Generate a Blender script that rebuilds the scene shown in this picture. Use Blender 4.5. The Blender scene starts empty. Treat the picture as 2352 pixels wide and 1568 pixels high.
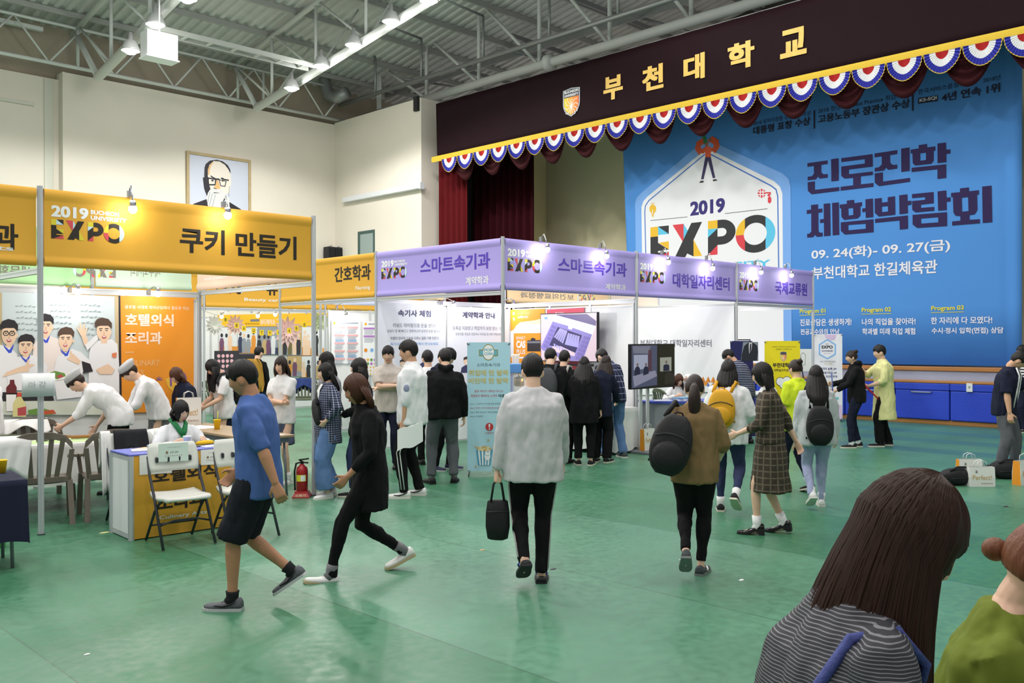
import bpy, bmesh, math, random
from mathutils import Vector, Matrix, Quaternion, noise
from mathutils.geometry import tessellate_polygon
random.seed(7)
SC = bpy.context.scene
COL = SC.collection
PI = math.pi
# ------------------------------------------------------------------ camera
EYE, FPX = 1.83, 2094.8
def _cam_axes(yaw, pitch, roll):
    f = Vector((math.cos(pitch)*math.sin(yaw), math.cos(pitch)*math.cos(yaw), math.sin(pitch)))
    r = Vector((math.cos(yaw), -math.sin(yaw), 0)); d = f.cross(r)
    c, s = math.cos(roll), math.sin(roll)
    return c*r+s*d, -s*r+c*d, f
CR, CD, CF = _cam_axes(math.radians(44.97), math.radians(-.136), math.radians(.143))
CAM0 = Vector((0, 0, EYE))
cam = bpy.data.cameras.new('camera'); cam.sensor_width = 36; cam.lens = FPX/2352*36; cam.clip_start = .05; cam.clip_end = 200
camo = bpy.data.objects.new('camera', cam); COL.objects.link(camo)
camo.matrix_world = Matrix(((CR.x, -CD.x, -CF.x, 0), (CR.y, -CD.y, -CF.y, 0), (CR.z, -CD.z, -CF.z, EYE), (0, 0, 0, 1)))
SC.camera = camo
# ------------------------------------------------------------------ world, exposure
SC.view_settings.view_transform = 'Standard'; SC.view_settings.look = 'None'
SC.view_settings.gamma = 1; SC.view_settings.use_curve_mapping = False
SC.view_settings.exposure = 0.0
SC.cycles.use_denoising = True
SC.cycles.max_bounces = 5; SC.cycles.diffuse_bounces = 3; SC.cycles.glossy_bounces = 2; SC.cycles.transmission_bounces = 3
SC.cycles.transparent_max_bounces = 6; SC.cycles.sample_clamp_indirect = 4; SC.cycles.caustics_reflective = False; SC.cycles.caustics_refractive = False
W = bpy.data.worlds.new('world'); SC.world = W; W.use_nodes = True
W.node_tree.nodes['Background'].inputs[0].default_value = (1, .97, .97, 1)
W.node_tree.nodes['Background'].inputs[1].default_value = .46
def light(name, kind, loc, energy, color=(1, 1, 1), size=.3, aim=None, spot=None, blend=.6):
    l = bpy.data.lights.new(name, kind); l.energy = energy; l.color = color
    if kind == 'AREA': l.shape = 'DISK'; l.size = size
    else: l.shadow_soft_size = size
    if kind == 'SPOT': l.spot_size = spot; l.spot_blend = blend
    o = bpy.data.objects.new(name, l); COL.objects.link(o); o.location = loc
    if aim is not None: o.rotation_euler = (Vector(aim)-Vector(loc)).to_track_quat('-Z', 'Y').to_euler()
    return o
# the hall's high-bay lamps: the ones in the picture (on two roof trusses) get their light with the
# fixture; those of the trusses nearer and beside the picture stand here
HALL = (1, .985, .95)
HB = 370
for X in (5.8, .4, -5):
    for Y in (24, 19, 14, 9, 4, -1):
        light('hall_lamp_light', 'SPOT', (X, Y, 9.5+(29.8-Y)*.11), HB*1.55, HALL, .25, (X, Y, 0), 2.65, .25)
for X in (11.2, 16.6):
    for Y in (14, 10, 5.5, 1):
        light('hall_lamp_light', 'SPOT', (X, Y, 9.5+(29.8-Y)*.11), HB*1.3, HALL, .25, (X, Y, 0), 2.65, .25)
for X, Y in ((5.8, 22), (5.8, 14), (5.8, 6), (11.2, 14), (16.6, 12), (16.6, 5)): light('hall_lamp_spill', 'POINT', (X, Y, 9.3+(29.8-Y)*.11), 80, HALL, .2)
# ------------------------------------------------------------------ colour and materials
def lin(c): c /= 255; return c/12.92 if c <= .04045 else ((c+.055)/1.055)**2.4
def L(rgb): return (lin(rgb[0]), lin(rgb[1]), lin(rgb[2]), 1)
MATS = {}
def mat(name, rgb=(128, 128, 128), rough=.55, metal=0, spec=.4, emit=0, var=0, vs=6, bump=0, bs=40, stretch=None, coat=0, alpha=1, trans=0):
    if name in MATS: return MATS[name]
    m = bpy.data.materials.new(name); m.use_nodes = True; MATS[name] = m
    nt = m.node_tree; b = nt.nodes['Principled BSDF']
    b.inputs['Base Color'].default_value = L(rgb); b.inputs['Roughness'].default_value = rough
    b.inputs['Metallic'].default_value = metal; b.inputs['Specular IOR Level'].default_value = spec
    if coat: b.inputs['Coat Weight'].default_value = coat
    if alpha < 1: b.inputs['Alpha'].default_value = alpha
    if trans: b.inputs['Transmission Weight'].default_value = trans
    if emit:
        b.inputs['Emission Color'].default_value = L(rgb); b.inputs['Emission Strength'].default_value = emit
    tc = None
    if var or bump:
        tc = nt.nodes.new('ShaderNodeTexCoord'); mp = nt.nodes.new('ShaderNodeMapping')
        nt.links.new(tc.outputs['Object'], mp.inputs[0])
        if stretch: mp.inputs['Scale'].default_value = stretch
    if var:
        n = nt.nodes.new('ShaderNodeTexNoise'); n.inputs['Scale'].default_value = vs; n.inputs['Detail'].default_value = 4
        nt.links.new(mp.outputs[0], n.inputs[0])
        r = nt.nodes.new('ShaderNodeMapRange'); r.inputs[1].default_value = .25; r.inputs[2].default_value = .75
        r.inputs[3].default_value = 1-var; r.inputs[4].default_value = 1+var
        nt.links.new(n.outputs[0], r.inputs[0])
        x = nt.nodes.new('ShaderNodeMix'); x.data_type = 'RGBA'; x.blend_type = 'MULTIPLY'; x.inputs[0].default_value = 1
        x.inputs[6].default_value = L(rgb); nt.links.new(r.outputs[0], x.inputs[7]); nt.links.new(x.outputs[2], b.inputs['Base Color'])
    if bump:
        n2 = nt.nodes.new('ShaderNodeTexNoise'); n2.inputs['Scale'].default_value = bs; n2.inputs['Detail'].default_value = 3
        nt.links.new(mp.outputs[0], n2.inputs[0])
        bp = nt.nodes.new('ShaderNodeBump'); bp.inputs['Strength'].default_value = bump; bp.inputs['Distance'].default_value = .02
        nt.links.new(n2.outputs[0], bp.inputs['Height']); nt.links.new(bp.outputs[0], b.inputs['Normal'])
    return m
def band_mat(name, base, stripe, axis, period, width, rough=.7, both=None, second=None):
    """woven stripes: stripe colour where frac(axis/period) < width; both=another axis makes a check"""
    if name in MATS: return MATS[name]
    m = mat(name, base, rough, spec=.2); nt = m.node_tree; b = nt.nodes['Principled BSDF']
    tc = nt.nodes.new('ShaderNodeTexCoord'); sp = nt.nodes.new('ShaderNodeSeparateXYZ'); nt.links.new(tc.outputs['Object'], sp.inputs[0])
    def st(ax):
        if ax == 'turn':  # round the wearer
            g = nt.nodes.new('ShaderNodeMath'); g.operation = 'ARCTAN2'; nt.links.new(sp.outputs[0], g.inputs[0]); nt.links.new(sp.outputs[1], g.inputs[1]); src = g.outputs[0]; k = period/.17
        else: src = sp.outputs[ax]; k = period
        a = nt.nodes.new('ShaderNodeMath'); a.operation = 'DIVIDE'; a.inputs[1].default_value = k; nt.links.new(src, a.inputs[0])
        f = nt.nodes.new('ShaderNodeMath'); f.operation = 'FRACT'; nt.links.new(a.outputs[0], f.inputs[0])
        c = nt.nodes.new('ShaderNodeMath'); c.operation = 'LESS_THAN'; c.inputs[1].default_value = width; nt.links.new(f.outputs[0], c.inputs[0])
        return c
    c = st(axis)
    if both is not None:
        d = st(both); e = nt.nodes.new('ShaderNodeMath'); e.operation = 'MAXIMUM'
        nt.links.new(c.outputs[0], e.inputs[0]); nt.links.new(d.outputs[0], e.inputs[1]); c = e
    x = nt.nodes.new('ShaderNodeMix'); x.data_type = 'RGBA'; x.inputs[6].default_value = L(base); x.inputs[7].default_value = L(stripe)
    nt.links.new(c.outputs[0], x.inputs[0]); nt.links.new(x.outputs[2], b.inputs['Base Color'])
    return m
# ------------------------------------------------------------------ picture <-> place
def ray(x, y): return CR*((x-1176)/FPX)+CD*((y-784)/FPX)+CF
def atz(x, y, z=0): d = ray(x, y); return CAM0+d*((z-EYE)/d.z)
def atX(x, y, X): d = ray(x, y); return CAM0+d*(X/d.x)
def atY(x, y, Y): d = ray(x, y); return CAM0+d*(Y/d.y)
def atD(x, y, D): return CAM0+ray(x, y)*D
FWD = Vector((CF.x, CF.y, 0)).normalized(); RGT = Vector((CR.x, CR.y, 0)).normalized()
# ------------------------------------------------------------------ objects
def tag(o, label=None, cat=None, group=None, kind=None):
    if label: o['label'] = label
    if cat: o['category'] = cat
    if group: o['group'] = group
    if kind: o['kind'] = kind
    return o
def thing(name, label, cat, loc=(0, 0, 0), group=None):
    o = bpy.data.objects.new(name, None); COL.objects.link(o); o.location = loc; o.empty_display_size = .1
    return tag(o, label, cat, group)
class MB:
    """collects shapes; build() links them as ONE mesh object"""
    def __init__(s): s.v = []; s.f = []; s.mi = []; s.sm = []; s.xf = None
    def add(s, vs, fs, mi=0, smooth=False):
        o = len(s.v)
        for p in vs:
            p = Vector(p)
            s.v.append(s.xf @ p if s.xf else p)
        for f in fs: s.f.append([i+o for i in f]); s.mi.append(mi); s.sm.append(smooth)
    def box(s, a, b, mi=0, bev=0):
        x0, y0, z0 = [min(a[i], b[i]) for i in range(3)]; x1, y1, z1 = [max(a[i], b[i]) for i in range(3)]
        if bev <= 0:
            s.add([(x0, y0, z0), (x1, y0, z0), (x1, y1, z0), (x0, y1, z0), (x0, y0, z1), (x1, y0, z1), (x1, y1, z1), (x0, y1, z1)],
                  [(0, 3, 2, 1), (4, 5, 6, 7), (0, 1, 5, 4), (1, 2, 6, 5), (2, 3, 7, 6), (3, 0, 4, 7)], mi)
        else:
            bm = bmesh.new(); bmesh.ops.create_cube(bm, size=1)
            for v in bm.verts: v.co = Vector(((x0+x1)/2+v.co.x*(x1-x0), (y0+y1)/2+v.co.y*(y1-y0), (z0+z1)/2+v.co.z*(z1-z0)))
            bmesh.ops.bevel(bm, geom=bm.edges[:], offset=min(bev, (x1-x0)*.45, (y1-y0)*.45, (z1-z0)*.45), segments=2, profile=.5, affect='EDGES')
            s.addbm(bm, mi)
        return s
    def addbm(s, bm, mi=0, smooth=False):
        bm.verts.index_update()
        s.add([v.co.copy() for v in bm.verts], [[v.index for v in f.verts] for f in bm.faces], mi, smooth); bm.free()
    def loft(s, rings, mi=0, cap=True, smooth=True, closed=True):
        n = len(rings[0]); vs = [p for r in rings for p in r]; fs = []
        for i in range(len(rings)-1):
            for j in range(n if closed else n-1):
                k = (j+1) % n
                fs.append((i*n+j, i*n+k, (i+1)*n+k, (i+1)*n+j))
        if cap and closed: fs.append(tuple(range(n-1, -1, -1))); fs.append(tuple((len(rings)-1)*n+j for j in range(n)))
        s.add(vs, fs, mi, smooth); return s
    def tube(s, pts, r, n=10, mi=0, cap=True, smooth=True):
        pts = [Vector(p) for p in pts]; rs = r if isinstance(r, (list, tuple)) else [r]*len(pts)
        rings = []; up = None
        for i, p in enumerate(pts):
            t = (pts[min(i+1, len(pts)-1)]-pts[max(i-1, 0)]).normalized()
            if up is None: up = Vector((0, 0, 1)) if abs(t.z) < .9 else Vector((0, 1, 0))
            a = t.cross(up)
            if a.length < 1e-4: a = t.orthogonal()
            a.normalize(); b = a.cross(t).normalized(); up = b
            rings.append([p+(a*math.cos(q)+b*math.sin(q))*rs[i] for q in [2*PI*(k+.5)/n for k in range(n)]])
        return s.loft(rings, mi, cap, smooth)
    def lathe(s, prof, c=(0, 0, 0), n=20, mi=0, smooth=True):
        return s.loft([[Vector((c[0]+r*math.cos(2*PI*k/n), c[1]+r*math.sin(2*PI*k/n), c[2]+z)) for k in range(n)] for r, z in prof], mi, True, smooth)
    def ell(s, c, r, n=16, m=10, mi=0, rot=None):
        c = Vector(c); vs = []; fs = []
        for i in range(1, m):
            t = PI*i/m
            for k in range(n):
                q = 2*PI*k/n; p = Vector((r[0]*math.sin(t)*math.cos(q), r[1]*math.sin(t)*math.sin(q), r[2]*math.cos(t)))
                vs.append(c+(rot @ p if rot else p))
        for i in range(m-2):
            for k in range(n): fs.append((i*n+k, (i+1)*n+k, (i+1)*n+(k+1) % n, i*n+(k+1) % n))
        a = len(vs); z = Vector((0, 0, r[2])); z = rot @ z if rot else z; vs += [c+z, c-z]
        for k in range(n): fs.append((a, k, (k+1) % n)); fs.append((a+1, (m-2)*n+(k+1) % n, (m-2)*n+k))
        s.add(vs, fs, mi, True); return s
    def quad(s, a, b, c, d, mi=0): s.add([a, b, c, d], [(0, 1, 2, 3)], mi); return s
    def prism(s, loop, vec, mi=0):
        """closed planar loop of 3-D points pushed along vec"""
        n = len(loop); loop = [Vector(p) for p in loop]; vec = Vector(vec)
        tri = tessellate_polygon([loop]); vs = loop+[p+vec for p in loop]
        fs = [tuple(t) for t in tri]+[tuple(i+n for i in reversed(t)) for t in tri]+[(i, (i+1) % n, n+(i+1) % n, n+i) for i in range(n)]
        s.add(vs, fs, mi); return s
    def build(s, name, mats, parent=None, loc=None, fix=True):
        me = bpy.data.meshes.new(name); o0 = Vector(loc) if loc is not None else (Vector(parent.matrix_basis.translation) if parent is not None and parent.type == 'EMPTY' else Vector())
        if parent is not None and loc is None:
            p = parent; o0 = Vector()
            while p is not None: o0 += p.location; p = p.parent
        me.from_pydata([v-o0 for v in s.v], [], s.f)
        for m in (mats if isinstance(mats, (list, tuple)) else [mats]): me.materials.append(m)
        me.polygons.foreach_set('material_index', s.mi); me.polygons.foreach_set('use_smooth', s.sm)
        if fix:
            bm = bmesh.new(); bm.from_mesh(me); bmesh.ops.recalc_face_normals(bm, faces=bm.faces); bm.to_mesh(me); bm.free()
        me.update()
        o = bpy.data.objects.new(name, me); COL.objects.link(o)
        if parent is not None: o.parent = parent
        elif loc is not None: o.location = loc
        return o
def centre(mb, z=None):
    lo = Vector([min(v[i] for v in mb.v) for i in range(3)]); hi = Vector([max(v[i] for v in mb.v) for i in range(3)])
    return Vector(((lo.x+hi.x)/2, (lo.y+hi.y)/2, lo.z if z is None else z))
def solo(mb, name, mats, label, cat, group=None, kind=None):
    return tag(mb.build(name, mats, loc=centre(mb)), label, cat, group, kind)
def struct(mb, name, mats): return tag(mb.build(name, mats), kind='structure')
# ------------------------------------------------------------------ lettering and print on flat things
_TXT = {}
def text_geo(s, bold):
    if (s, bold) in _TXT: return _TXT[s, bold]
    c = bpy.data.curves.new('lettering', 'FONT'); c.body = s; c.resolution_u = 3; c.offset = min(bold, .017)
    o = bpy.data.objects.new('lettering', c); m = o.to_mesh()
    vs = [(v.co.x, v.co.y) for v in m.vertices]; fs = [tuple(p.vertices) for p in m.polygons]
    o.to_mesh_clear(); bpy.data.objects.remove(o); bpy.data.curves.remove(c)
    ex = bold-.017
    if ex > 0:
        n = len(vs); V = []; Fs = []
        for k, (a, b) in enumerate(((-ex, -ex*.6), (ex, -ex*.6), (-ex, ex*.6), (ex, ex*.6))):
            V += [(x+a, y+b, k) for x, y in vs]; Fs += [tuple(i+n*k for i in f) for f in fs]
        vs, fs = V, Fs
    else: vs = [(x, y, 0) for x, y in vs]
    x0 = min(v[0] for v in vs); x1 = max(v[0] for v in vs); y0 = min(v[1] for v in vs); y1 = max(v[1] for v in vs)
    _TXT[s, bold] = ([((x-x0)/(x1-x0), (y-y0)/(y1-y0), k*.00005) for x, y, k in vs], fs)
    return _TXT[s, bold]
def clip(poly, ax, val, keep_less):
    out = []
    for i in range(len(poly)):
        a, b = poly[i], poly[(i+1) % len(poly)]
        ia = (a[ax] <= val) == keep_less; ib = (b[ax] <= val) == keep_less
        if ia: out.append(a)
        if ia != ib and a[ax] != b[ax]:
            t = (val-a[ax])/(b[ax]-a[ax]); out.append((a[0]+(b[0]-a[0])*t, a[1]+(b[1]-a[1])*t))
    return out
class Print:
    """flat print on a plane. axis 'X'/'Y' upright plane facing the hall, u runs to the viewer's right, v is height"""
    def __init__(s, axis, c, lift=.004, back=False): s.ax, s.c, s.lift, s.mb, s.ms, s.n, s.dir = axis, c, lift, MB(), [], 0, (1 if back else -1)
    def m(s, px, py):
        if s.ax == 'X': p = atX(px, py, s.c); return (-p.y, p.z)
        if s.ax == 'F':
            o, r, n = s.c; d = ray(px, py); p = CAM0+d*((o-CAM0).dot(n)/d.dot(n)); return ((p-o).dot(r), p.z)
        p = atY(px, py, s.c); return (p.x, p.z)
    def w(s, u, v, l):
        if s.ax == 'F': o, r, n = s.c; q = o+r*u+n*l*-s.dir; return Vector((q.x, q.y, v))
        return Vector((s.c+s.dir*l, -u, v)) if s.ax == 'X' else Vector((u, s.c+s.dir*l, v))
    def mi(s, m):
        if m not in s.ms: s.ms.append(m)
        return s.ms.index(m)
    def step(s): s.n += 1; return s.lift+s.n*.00011
    def uv(s, loops, m, l=None):
        """polygon (first loop) with holes, in plane coordinates"""
        if not isinstance(loops[0][0], (tuple, list)): loops = [loops]
        l = s.step() if l is None else l
        pts = [p for lo in loops for p in lo]
        tri = tessellate_polygon([[Vector((p[0], p[1], 0)) for p in lo] for lo in loops])
        s.mb.add([s.w(u, v, l) for u, v in pts], [tuple(t) for t in tri], s.mi(m)); return s
    def px(s, loops, m):
        if not isinstance(loops[0][0], (tuple, list)): loops = [loops]
        return s.uv([[s.m(*p) for p in lo] for lo in loops], m)
    def text(s, t, box, m, bold=.01, mirror=False):
        """box = (u0, v0, u1, v1)"""
        vs, fs = text_geo(t, bold); l = s.step(); u0, v0, u1, v1 = box
        s.mb.add([s.w(u0+(u1-u0)*((1-x) if mirror else x), v0+(v1-v0)*y, l+k) for x, y, k in vs], fs, s.mi(m)); return s
    def tpx(s, t, lb, lt, rb, m, bold=.01, mirror=False):
        """left-bottom and left-top pixel, and a pixel on the right end"""
        a, b, c = s.m(*lb), s.m(*lt), s.m(*rb)
        return s.text(t, (a[0], a[1], c[0], b[1]), m, bold, mirror)
    def line(s, pts, wd, m, closed=False):
        l = s.step(); n = len(pts)
        for i in range(n if closed else n-1):
            a, b = pts[i], pts[(i+1) % n]; dx, dy = b[0]-a[0], b[1]-a[1]; q = math.hypot(dx, dy) or 1
            nx, ny = -dy/q*wd/2, dx/q*wd/2; ex, ey = dx/q*wd*.3, dy/q*wd*.3
            l += .00001; s.mb.add([s.w(a[0]-ex+nx, a[1]-ey+ny, l), s.w(b[0]+ex+nx, b[1]+ey+ny, l), s.w(b[0]+ex-nx, b[1]+ey-ny, l), s.w(a[0]-ex-nx, a[1]-ey-ny, l)], [(0, 1, 2, 3)], s.mi(m))
        return s
    def lpx(s, pts, wd, m, closed=False): return s.line([s.m(*p) for p in pts], wd, m, closed)
    def build(s, parent, name='lettering'): return s.mb.build(name, s.ms, parent, fix=False)
def oval(cx, cy, rx, ry, n=20, a0=0, a1=2*PI):
    full = abs(a1-a0-2*PI) < 1e-6
    return [(cx+rx*math.cos(a0+(a1-a0)*k/(n if full else n-1)), cy+ry*math.sin(a0+(a1-a0)*k/(n if full else n-1))) for k in range(n)]
def expo(P, u0, v0, w, h, M, mirror=False):
    """the EXPO word of coloured facets: M = black, yellow, red, cyan"""
    K, Yw, R_, Cy = M
    sx, sy = w/3.32, h; l_ = [P.step()]
    def q(loop, m):
        l_[0] += .000012
        P.uv([(u0+((3.32-x) if mirror else x)*sx, v0+y*sy) for x, y in loop], m, l_[0])
    q([(0, 0), (.23, 0), (.23, .7), (0, .7)], K); q([(0, .7), (.23, .7), (.23, 1), (0, 1)], Yw)
    q([(.23, .74), (.55, .74), (.23, 1)], Cy); q([(.55, .74), (.55, 1), (.23, 1)], K)
    q([(.23, .25), (.55, .27), (.23, .5)], K); q([(.55, .27), (.55, .52), (.25, .5)], Yw)
    q([(.23, 0), (.55, .2), (.23, .2)], K); q([(.1, 0), (.55, 0), (.55, .2)], R_)
    q([(.66, 1), (.98, 1), (.98, .42)], R_); q([(.98, 1), (1.14, .7), (.98, .42)], Cy)
    q([(.72, 0), (1.03, 0), (1.5, 1), (1.2, 1)], K); q([(1.26, .5), (1.5, 0), (1.26, 0)], Yw); q([(1.26, .48), (1.26, 0), (1.05, .12)], K)
    q([(1.66, .76), (1.92, .76), (1.92, 1), (1.66, 1)], Yw); q([(1.66, .76), (1.92, .76), (1.66, .52)], Cy)
    q([(1.66, .52), (1.92, .76), (1.92, .28), (1.66, 0)], K); q([(1.66, 0), (1.92, 0), (1.92, .28)], R_)
    for k in range(14):
        a, b = -PI/2+PI*k/14, -PI/2+PI*(k+1)/14
        q([(1.92+.12+.36*math.cos(a), .64+.36*math.sin(a)), (1.92+.12+.36*math.cos(b), .64+.36*math.sin(b)), (2.04+.12*math.cos(b), .64+.12*math.sin(b)), (2.04+.12*math.cos(a), .64+.12*math.sin(a))], K)
    q([(1.92, .76), (2.04, .76), (2.04, 1), (1.92, 1)], K); q([(1.92, .28), (2.04, .28), (2.04, .52), (1.92, .52)], K)
    for k in range(40):
        a, b = 2*PI*k/40, 2*PI*(k+1)/40
        qd = [(2.9+.5*math.cos(a), .5+.53*math.sin(a)), (2.9+.5*math.cos(b), .5+.53*math.sin(b)), (2.9+.29*math.cos(b), .5+.31*math.sin(b)), (2.9+.29*math.cos(a), .5+.31*math.sin(a))]
        for lo, hi, m in ((-9, 2.64, 0), (2.64, 3.16, K), (3.16, 9, Cy)):
            c = clip(clip(qd, 0, lo, False), 0, hi, True)
            if len(c) < 3: continue
            if m == 0:
                for up, mm in ((True, Yw), (False, R_)):
                    e = clip(c, 1, .5, not up)
                    if len(e) > 2: q(e, mm)
            else: q(c, m)
# ================================================================== setting
YW, XS, WT = 29.8, 20.1, 10.14
WHITE = mat('warm_wall_paint', (232, 224, 211), .75, var=.03, vs=.6, bump=.05, bs=60)
STEEL = mat('grey_painted_steel', (212, 216, 212), .5, 0)
STEEL_D = mat('dark_steel_pipe', (150, 152, 152), .4, .4)
def floor_mat():
    m = mat('green_vinyl_floor', (94, 152, 120), .38, spec=.45); nt = m.node_tree; b = nt.nodes['Principled BSDF']; N = nt.nodes.new; K = nt.links.new
    tc = N('ShaderNodeTexCoord'); sp = N('ShaderNodeSeparateXYZ'); K(tc.outputs['Object'], sp.inputs[0])
    d = N('ShaderNodeMath'); d.operation = 'DIVIDE'; d.inputs[1].default_value = 1.8; K(sp.outputs[0], d.inputs[0])
    fl = N('ShaderNodeMath'); fl.operation = 'FLOOR'; K(d.outputs[0], fl.inputs[0])
    wn = N('ShaderNodeTexWhiteNoise'); wn.noise_dimensions = '1D'; K(fl.outputs[0], wn.inputs['W'])
    fr = N('ShaderNodeMath'); fr.operation = 'FRACT'; K(d.outputs[0], fr.inputs[0])
    ab = N('ShaderNodeMath'); ab.operation = 'SUBTRACT'; ab.inputs[1].default_value = .5; K(fr.outputs[0], ab.inputs[0])
    a2 = N('ShaderNodeMath'); a2.operation = 'ABSOLUTE'; K(ab.outputs[0], a2.inputs[0])
    seam = N('ShaderNodeMapRange'); seam.inputs[1].default_value = .4955; seam.inputs[2].default_value = .4985; K(a2.outputs[0], seam.inputs[0])
    tone = N('ShaderNodeMapRange'); tone.inputs[3].default_value = .9; tone.inputs[4].default_value = 1.1; K(wn.outputs[0], tone.inputs[0])
    n1 = N('ShaderNodeTexNoise'); n1.inputs['Scale'].default_value = .9; n1.inputs['Detail'].default_value = 5; K(tc.outputs['Object'], n1.inputs[0])
    n2 = N('ShaderNodeTexNoise'); n2.inputs['Scale'].default_value = 14; n2.inputs['Detail'].default_value = 6; K(tc.outputs['Object'], n2.inputs[0])
    r1 = N('ShaderNodeMapRange'); r1.inputs[1].default_value = .3; r1.inputs[2].default_value = .7; r1.inputs[3].default_value = .86; r1.inputs[4].default_value = 1.14; K(n1.outputs[0], r1.inputs[0])
    r2 = N('ShaderNodeMapRange'); r2.inputs[1].default_value = .3; r2.inputs[2].default_value = .7; r2.inputs[3].default_value = .93; r2.inputs[4].default_value = 1.07; K(n2.outputs[0], r2.inputs[0])
    m1 = N('ShaderNodeMath'); m1.operation = 'MULTIPLY'; K(r1.outputs[0], m1.inputs[0]); K(r2.outputs[0], m1.inputs[1])
    m2 = N('ShaderNodeMath'); m2.operation = 'MULTIPLY'; K(m1.outputs[0], m2.inputs[0]); K(tone.outputs[0], m2.inputs[1])
    x = N('ShaderNodeMix'); x.data_type = 'RGBA'; x.blend_type = 'MULTIPLY'; x.inputs[0].default_value = 1
    hue = N('ShaderNodeMix'); hue.data_type = 'RGBA'; hue.inputs[6].default_value = L((62, 124, 90)); hue.inputs[7].default_value = L((80, 129, 104)); K(wn.outputs[0], hue.inputs[0])
    K(hue.outputs[2], x.inputs[6]); K(m2.outputs[0], x.inputs[7])
    # worn painted bands beyond the purple booths
    y = N('ShaderNodeMix'); y.data_type = 'RGBA'; y.inputs[7].default_value = L((52, 96, 74)); K(seam.outputs[0], y.inputs[0]); K(x.outputs[2], y.inputs[6])
    bd = N('ShaderNodeMath'); bd.operation = 'MODULO'; bd.inputs[1].default_value = 1.5; K(sp.outputs[0], bd.inputs[0])
    lt = N('ShaderNodeMath'); lt.operation = 'LESS_THAN'; lt.inputs[1].default_value = .62; K(bd.outputs[0], lt.inputs[0])
    gt = N('ShaderNodeMath'); gt.operation = 'GREATER_THAN'; gt.inputs[1].default_value = 15.0; K(sp.outputs[0], gt.inputs[0])
    bm_ = N('ShaderNodeMath'); bm_.operation = 'MULTIPLY'; K(lt.outputs[0], bm_.inputs[0]); K(gt.outputs[0], bm_.inputs[1])
    b2 = N('ShaderNodeMath'); b2.operation = 'MULTIPLY'; b2.inputs[1].default_value = .55; K(bm_.outputs[0], b2.inputs[0])
    z = N('ShaderNodeMix'); z.data_type = 'RGBA'; z.inputs[7].default_value = L((52, 104, 112)); K(b2.outputs[0], z.inputs[0]); K(y.outputs[2], z.inputs[6])
    K(z.outputs[2], b.inputs['Base Color'])
    rr = N('ShaderNodeMapRange'); rr.inputs[1].default_value = .3; rr.inputs[2].default_value = .7; rr.inputs[3].default_value = .3; rr.inputs[4].default_value = .5; K(n2.outputs[0], rr.inputs[0]); K(rr.outputs[0], b.inputs['Roughness'])
    return m
b = MB(); b.box((-8, -8, -.2), (XS, YW+.6, 0)); struct(b, 'floor', floor_mat())
b = MB(); b.box((10.2, YW, 0), (XS+.85, YW+.5, WT)); b.box((10.13, YW-.02, 0), (10.2, YW+.5, WT)); struct(b, 'wall_left', WHITE)
b = MB(); b.box((-8, YW+.32, 0), (10.13, YW+.6, 9.95)); struct(b, 'wall_left_recess', WHITE)
b = MB(); b.box((9.7, YW+.28, 0), (9.95, YW+.33, 9.9)); b.box((-8, YW+.26, 9.0), (9.4, YW+.3, 9.1)); struct(b, 'trim_1', mat('pale_trim', (214, 213, 200), .6))
b = MB(); b.box((-8, YW+.62, 9.5), (30, YW+.8, 13)); struct(b, 'wall_left_upper', mat('drab_upper_wall', (168, 158, 140), .85, var=.08, vs=1.2))
b = MB(); b.box((XS, 24.54, 0), (XS+.85, YW, WT+.06)); struct(b, 'wall_stage', WHITE)
# ---- roof
def chord(X, p, q):
    a, c = atX(*p, X), atX(*q, X); k = (c.z-a.z)/(a.y-c.y); return a, k
RX = (10.5, 15.9, 21.3)
LO = [chord(RX[0], (225, 178), (400, 0)), chord(RX[1], (590, 248), (985, 3))]
UP = [chord(RX[0], (173, 71), (237, 0)), chord(RX[1], (548, 142), (736, 0)), chord(RX[2], (780, 212), (1100, 2))]
def ch(c, y): return c[0].z+c[1]*(c[0].y-y)
ROOF0, RK = 11.75, .175
def roofz(y): return ROOF0+RK*(YW-y) if y > 4 else ROOF0+RK*(YW-4)-RK*(4-y)
b = MB(); ys = [YW+.8, 24, 18, 12, 4, -8]; prof = []
x = -8.0; k = 0
while x < 31: prof += [(x, 0), (x+.13, 0), (x+.17, .07), (x+.3, .07)]; x += .34
vs = [(px_, y, roofz(y)+dz) for y in ys for px_, dz in prof]; n = len(prof)
b.add(vs, [(i*n+j, i*n+j+1, (i+1)*n+j+1, (i+1)*n+j) for i in range(len(ys)-1) for j in range(n-1)])
struct(b, 'ceiling', mat('galvanised_roof_deck', (196, 198, 194), .55, .15, var=.08, vs=2))
b = MB()
for y in [29.2-1.75*i for i in range(15)]: b.box((-8, y-.05, roofz(y)-.17), (21.3, y+.05, roofz(y)-.01))
for y in [29.2-1.75*i for i in range(15)]: b.box((21.3, y-.05, roofz(y)-.17), (30, y+.05, roofz(y)-.01))
struct(b, 'trim_2', mat('purlin_steel', (170, 172, 168), .5, .2))
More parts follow.
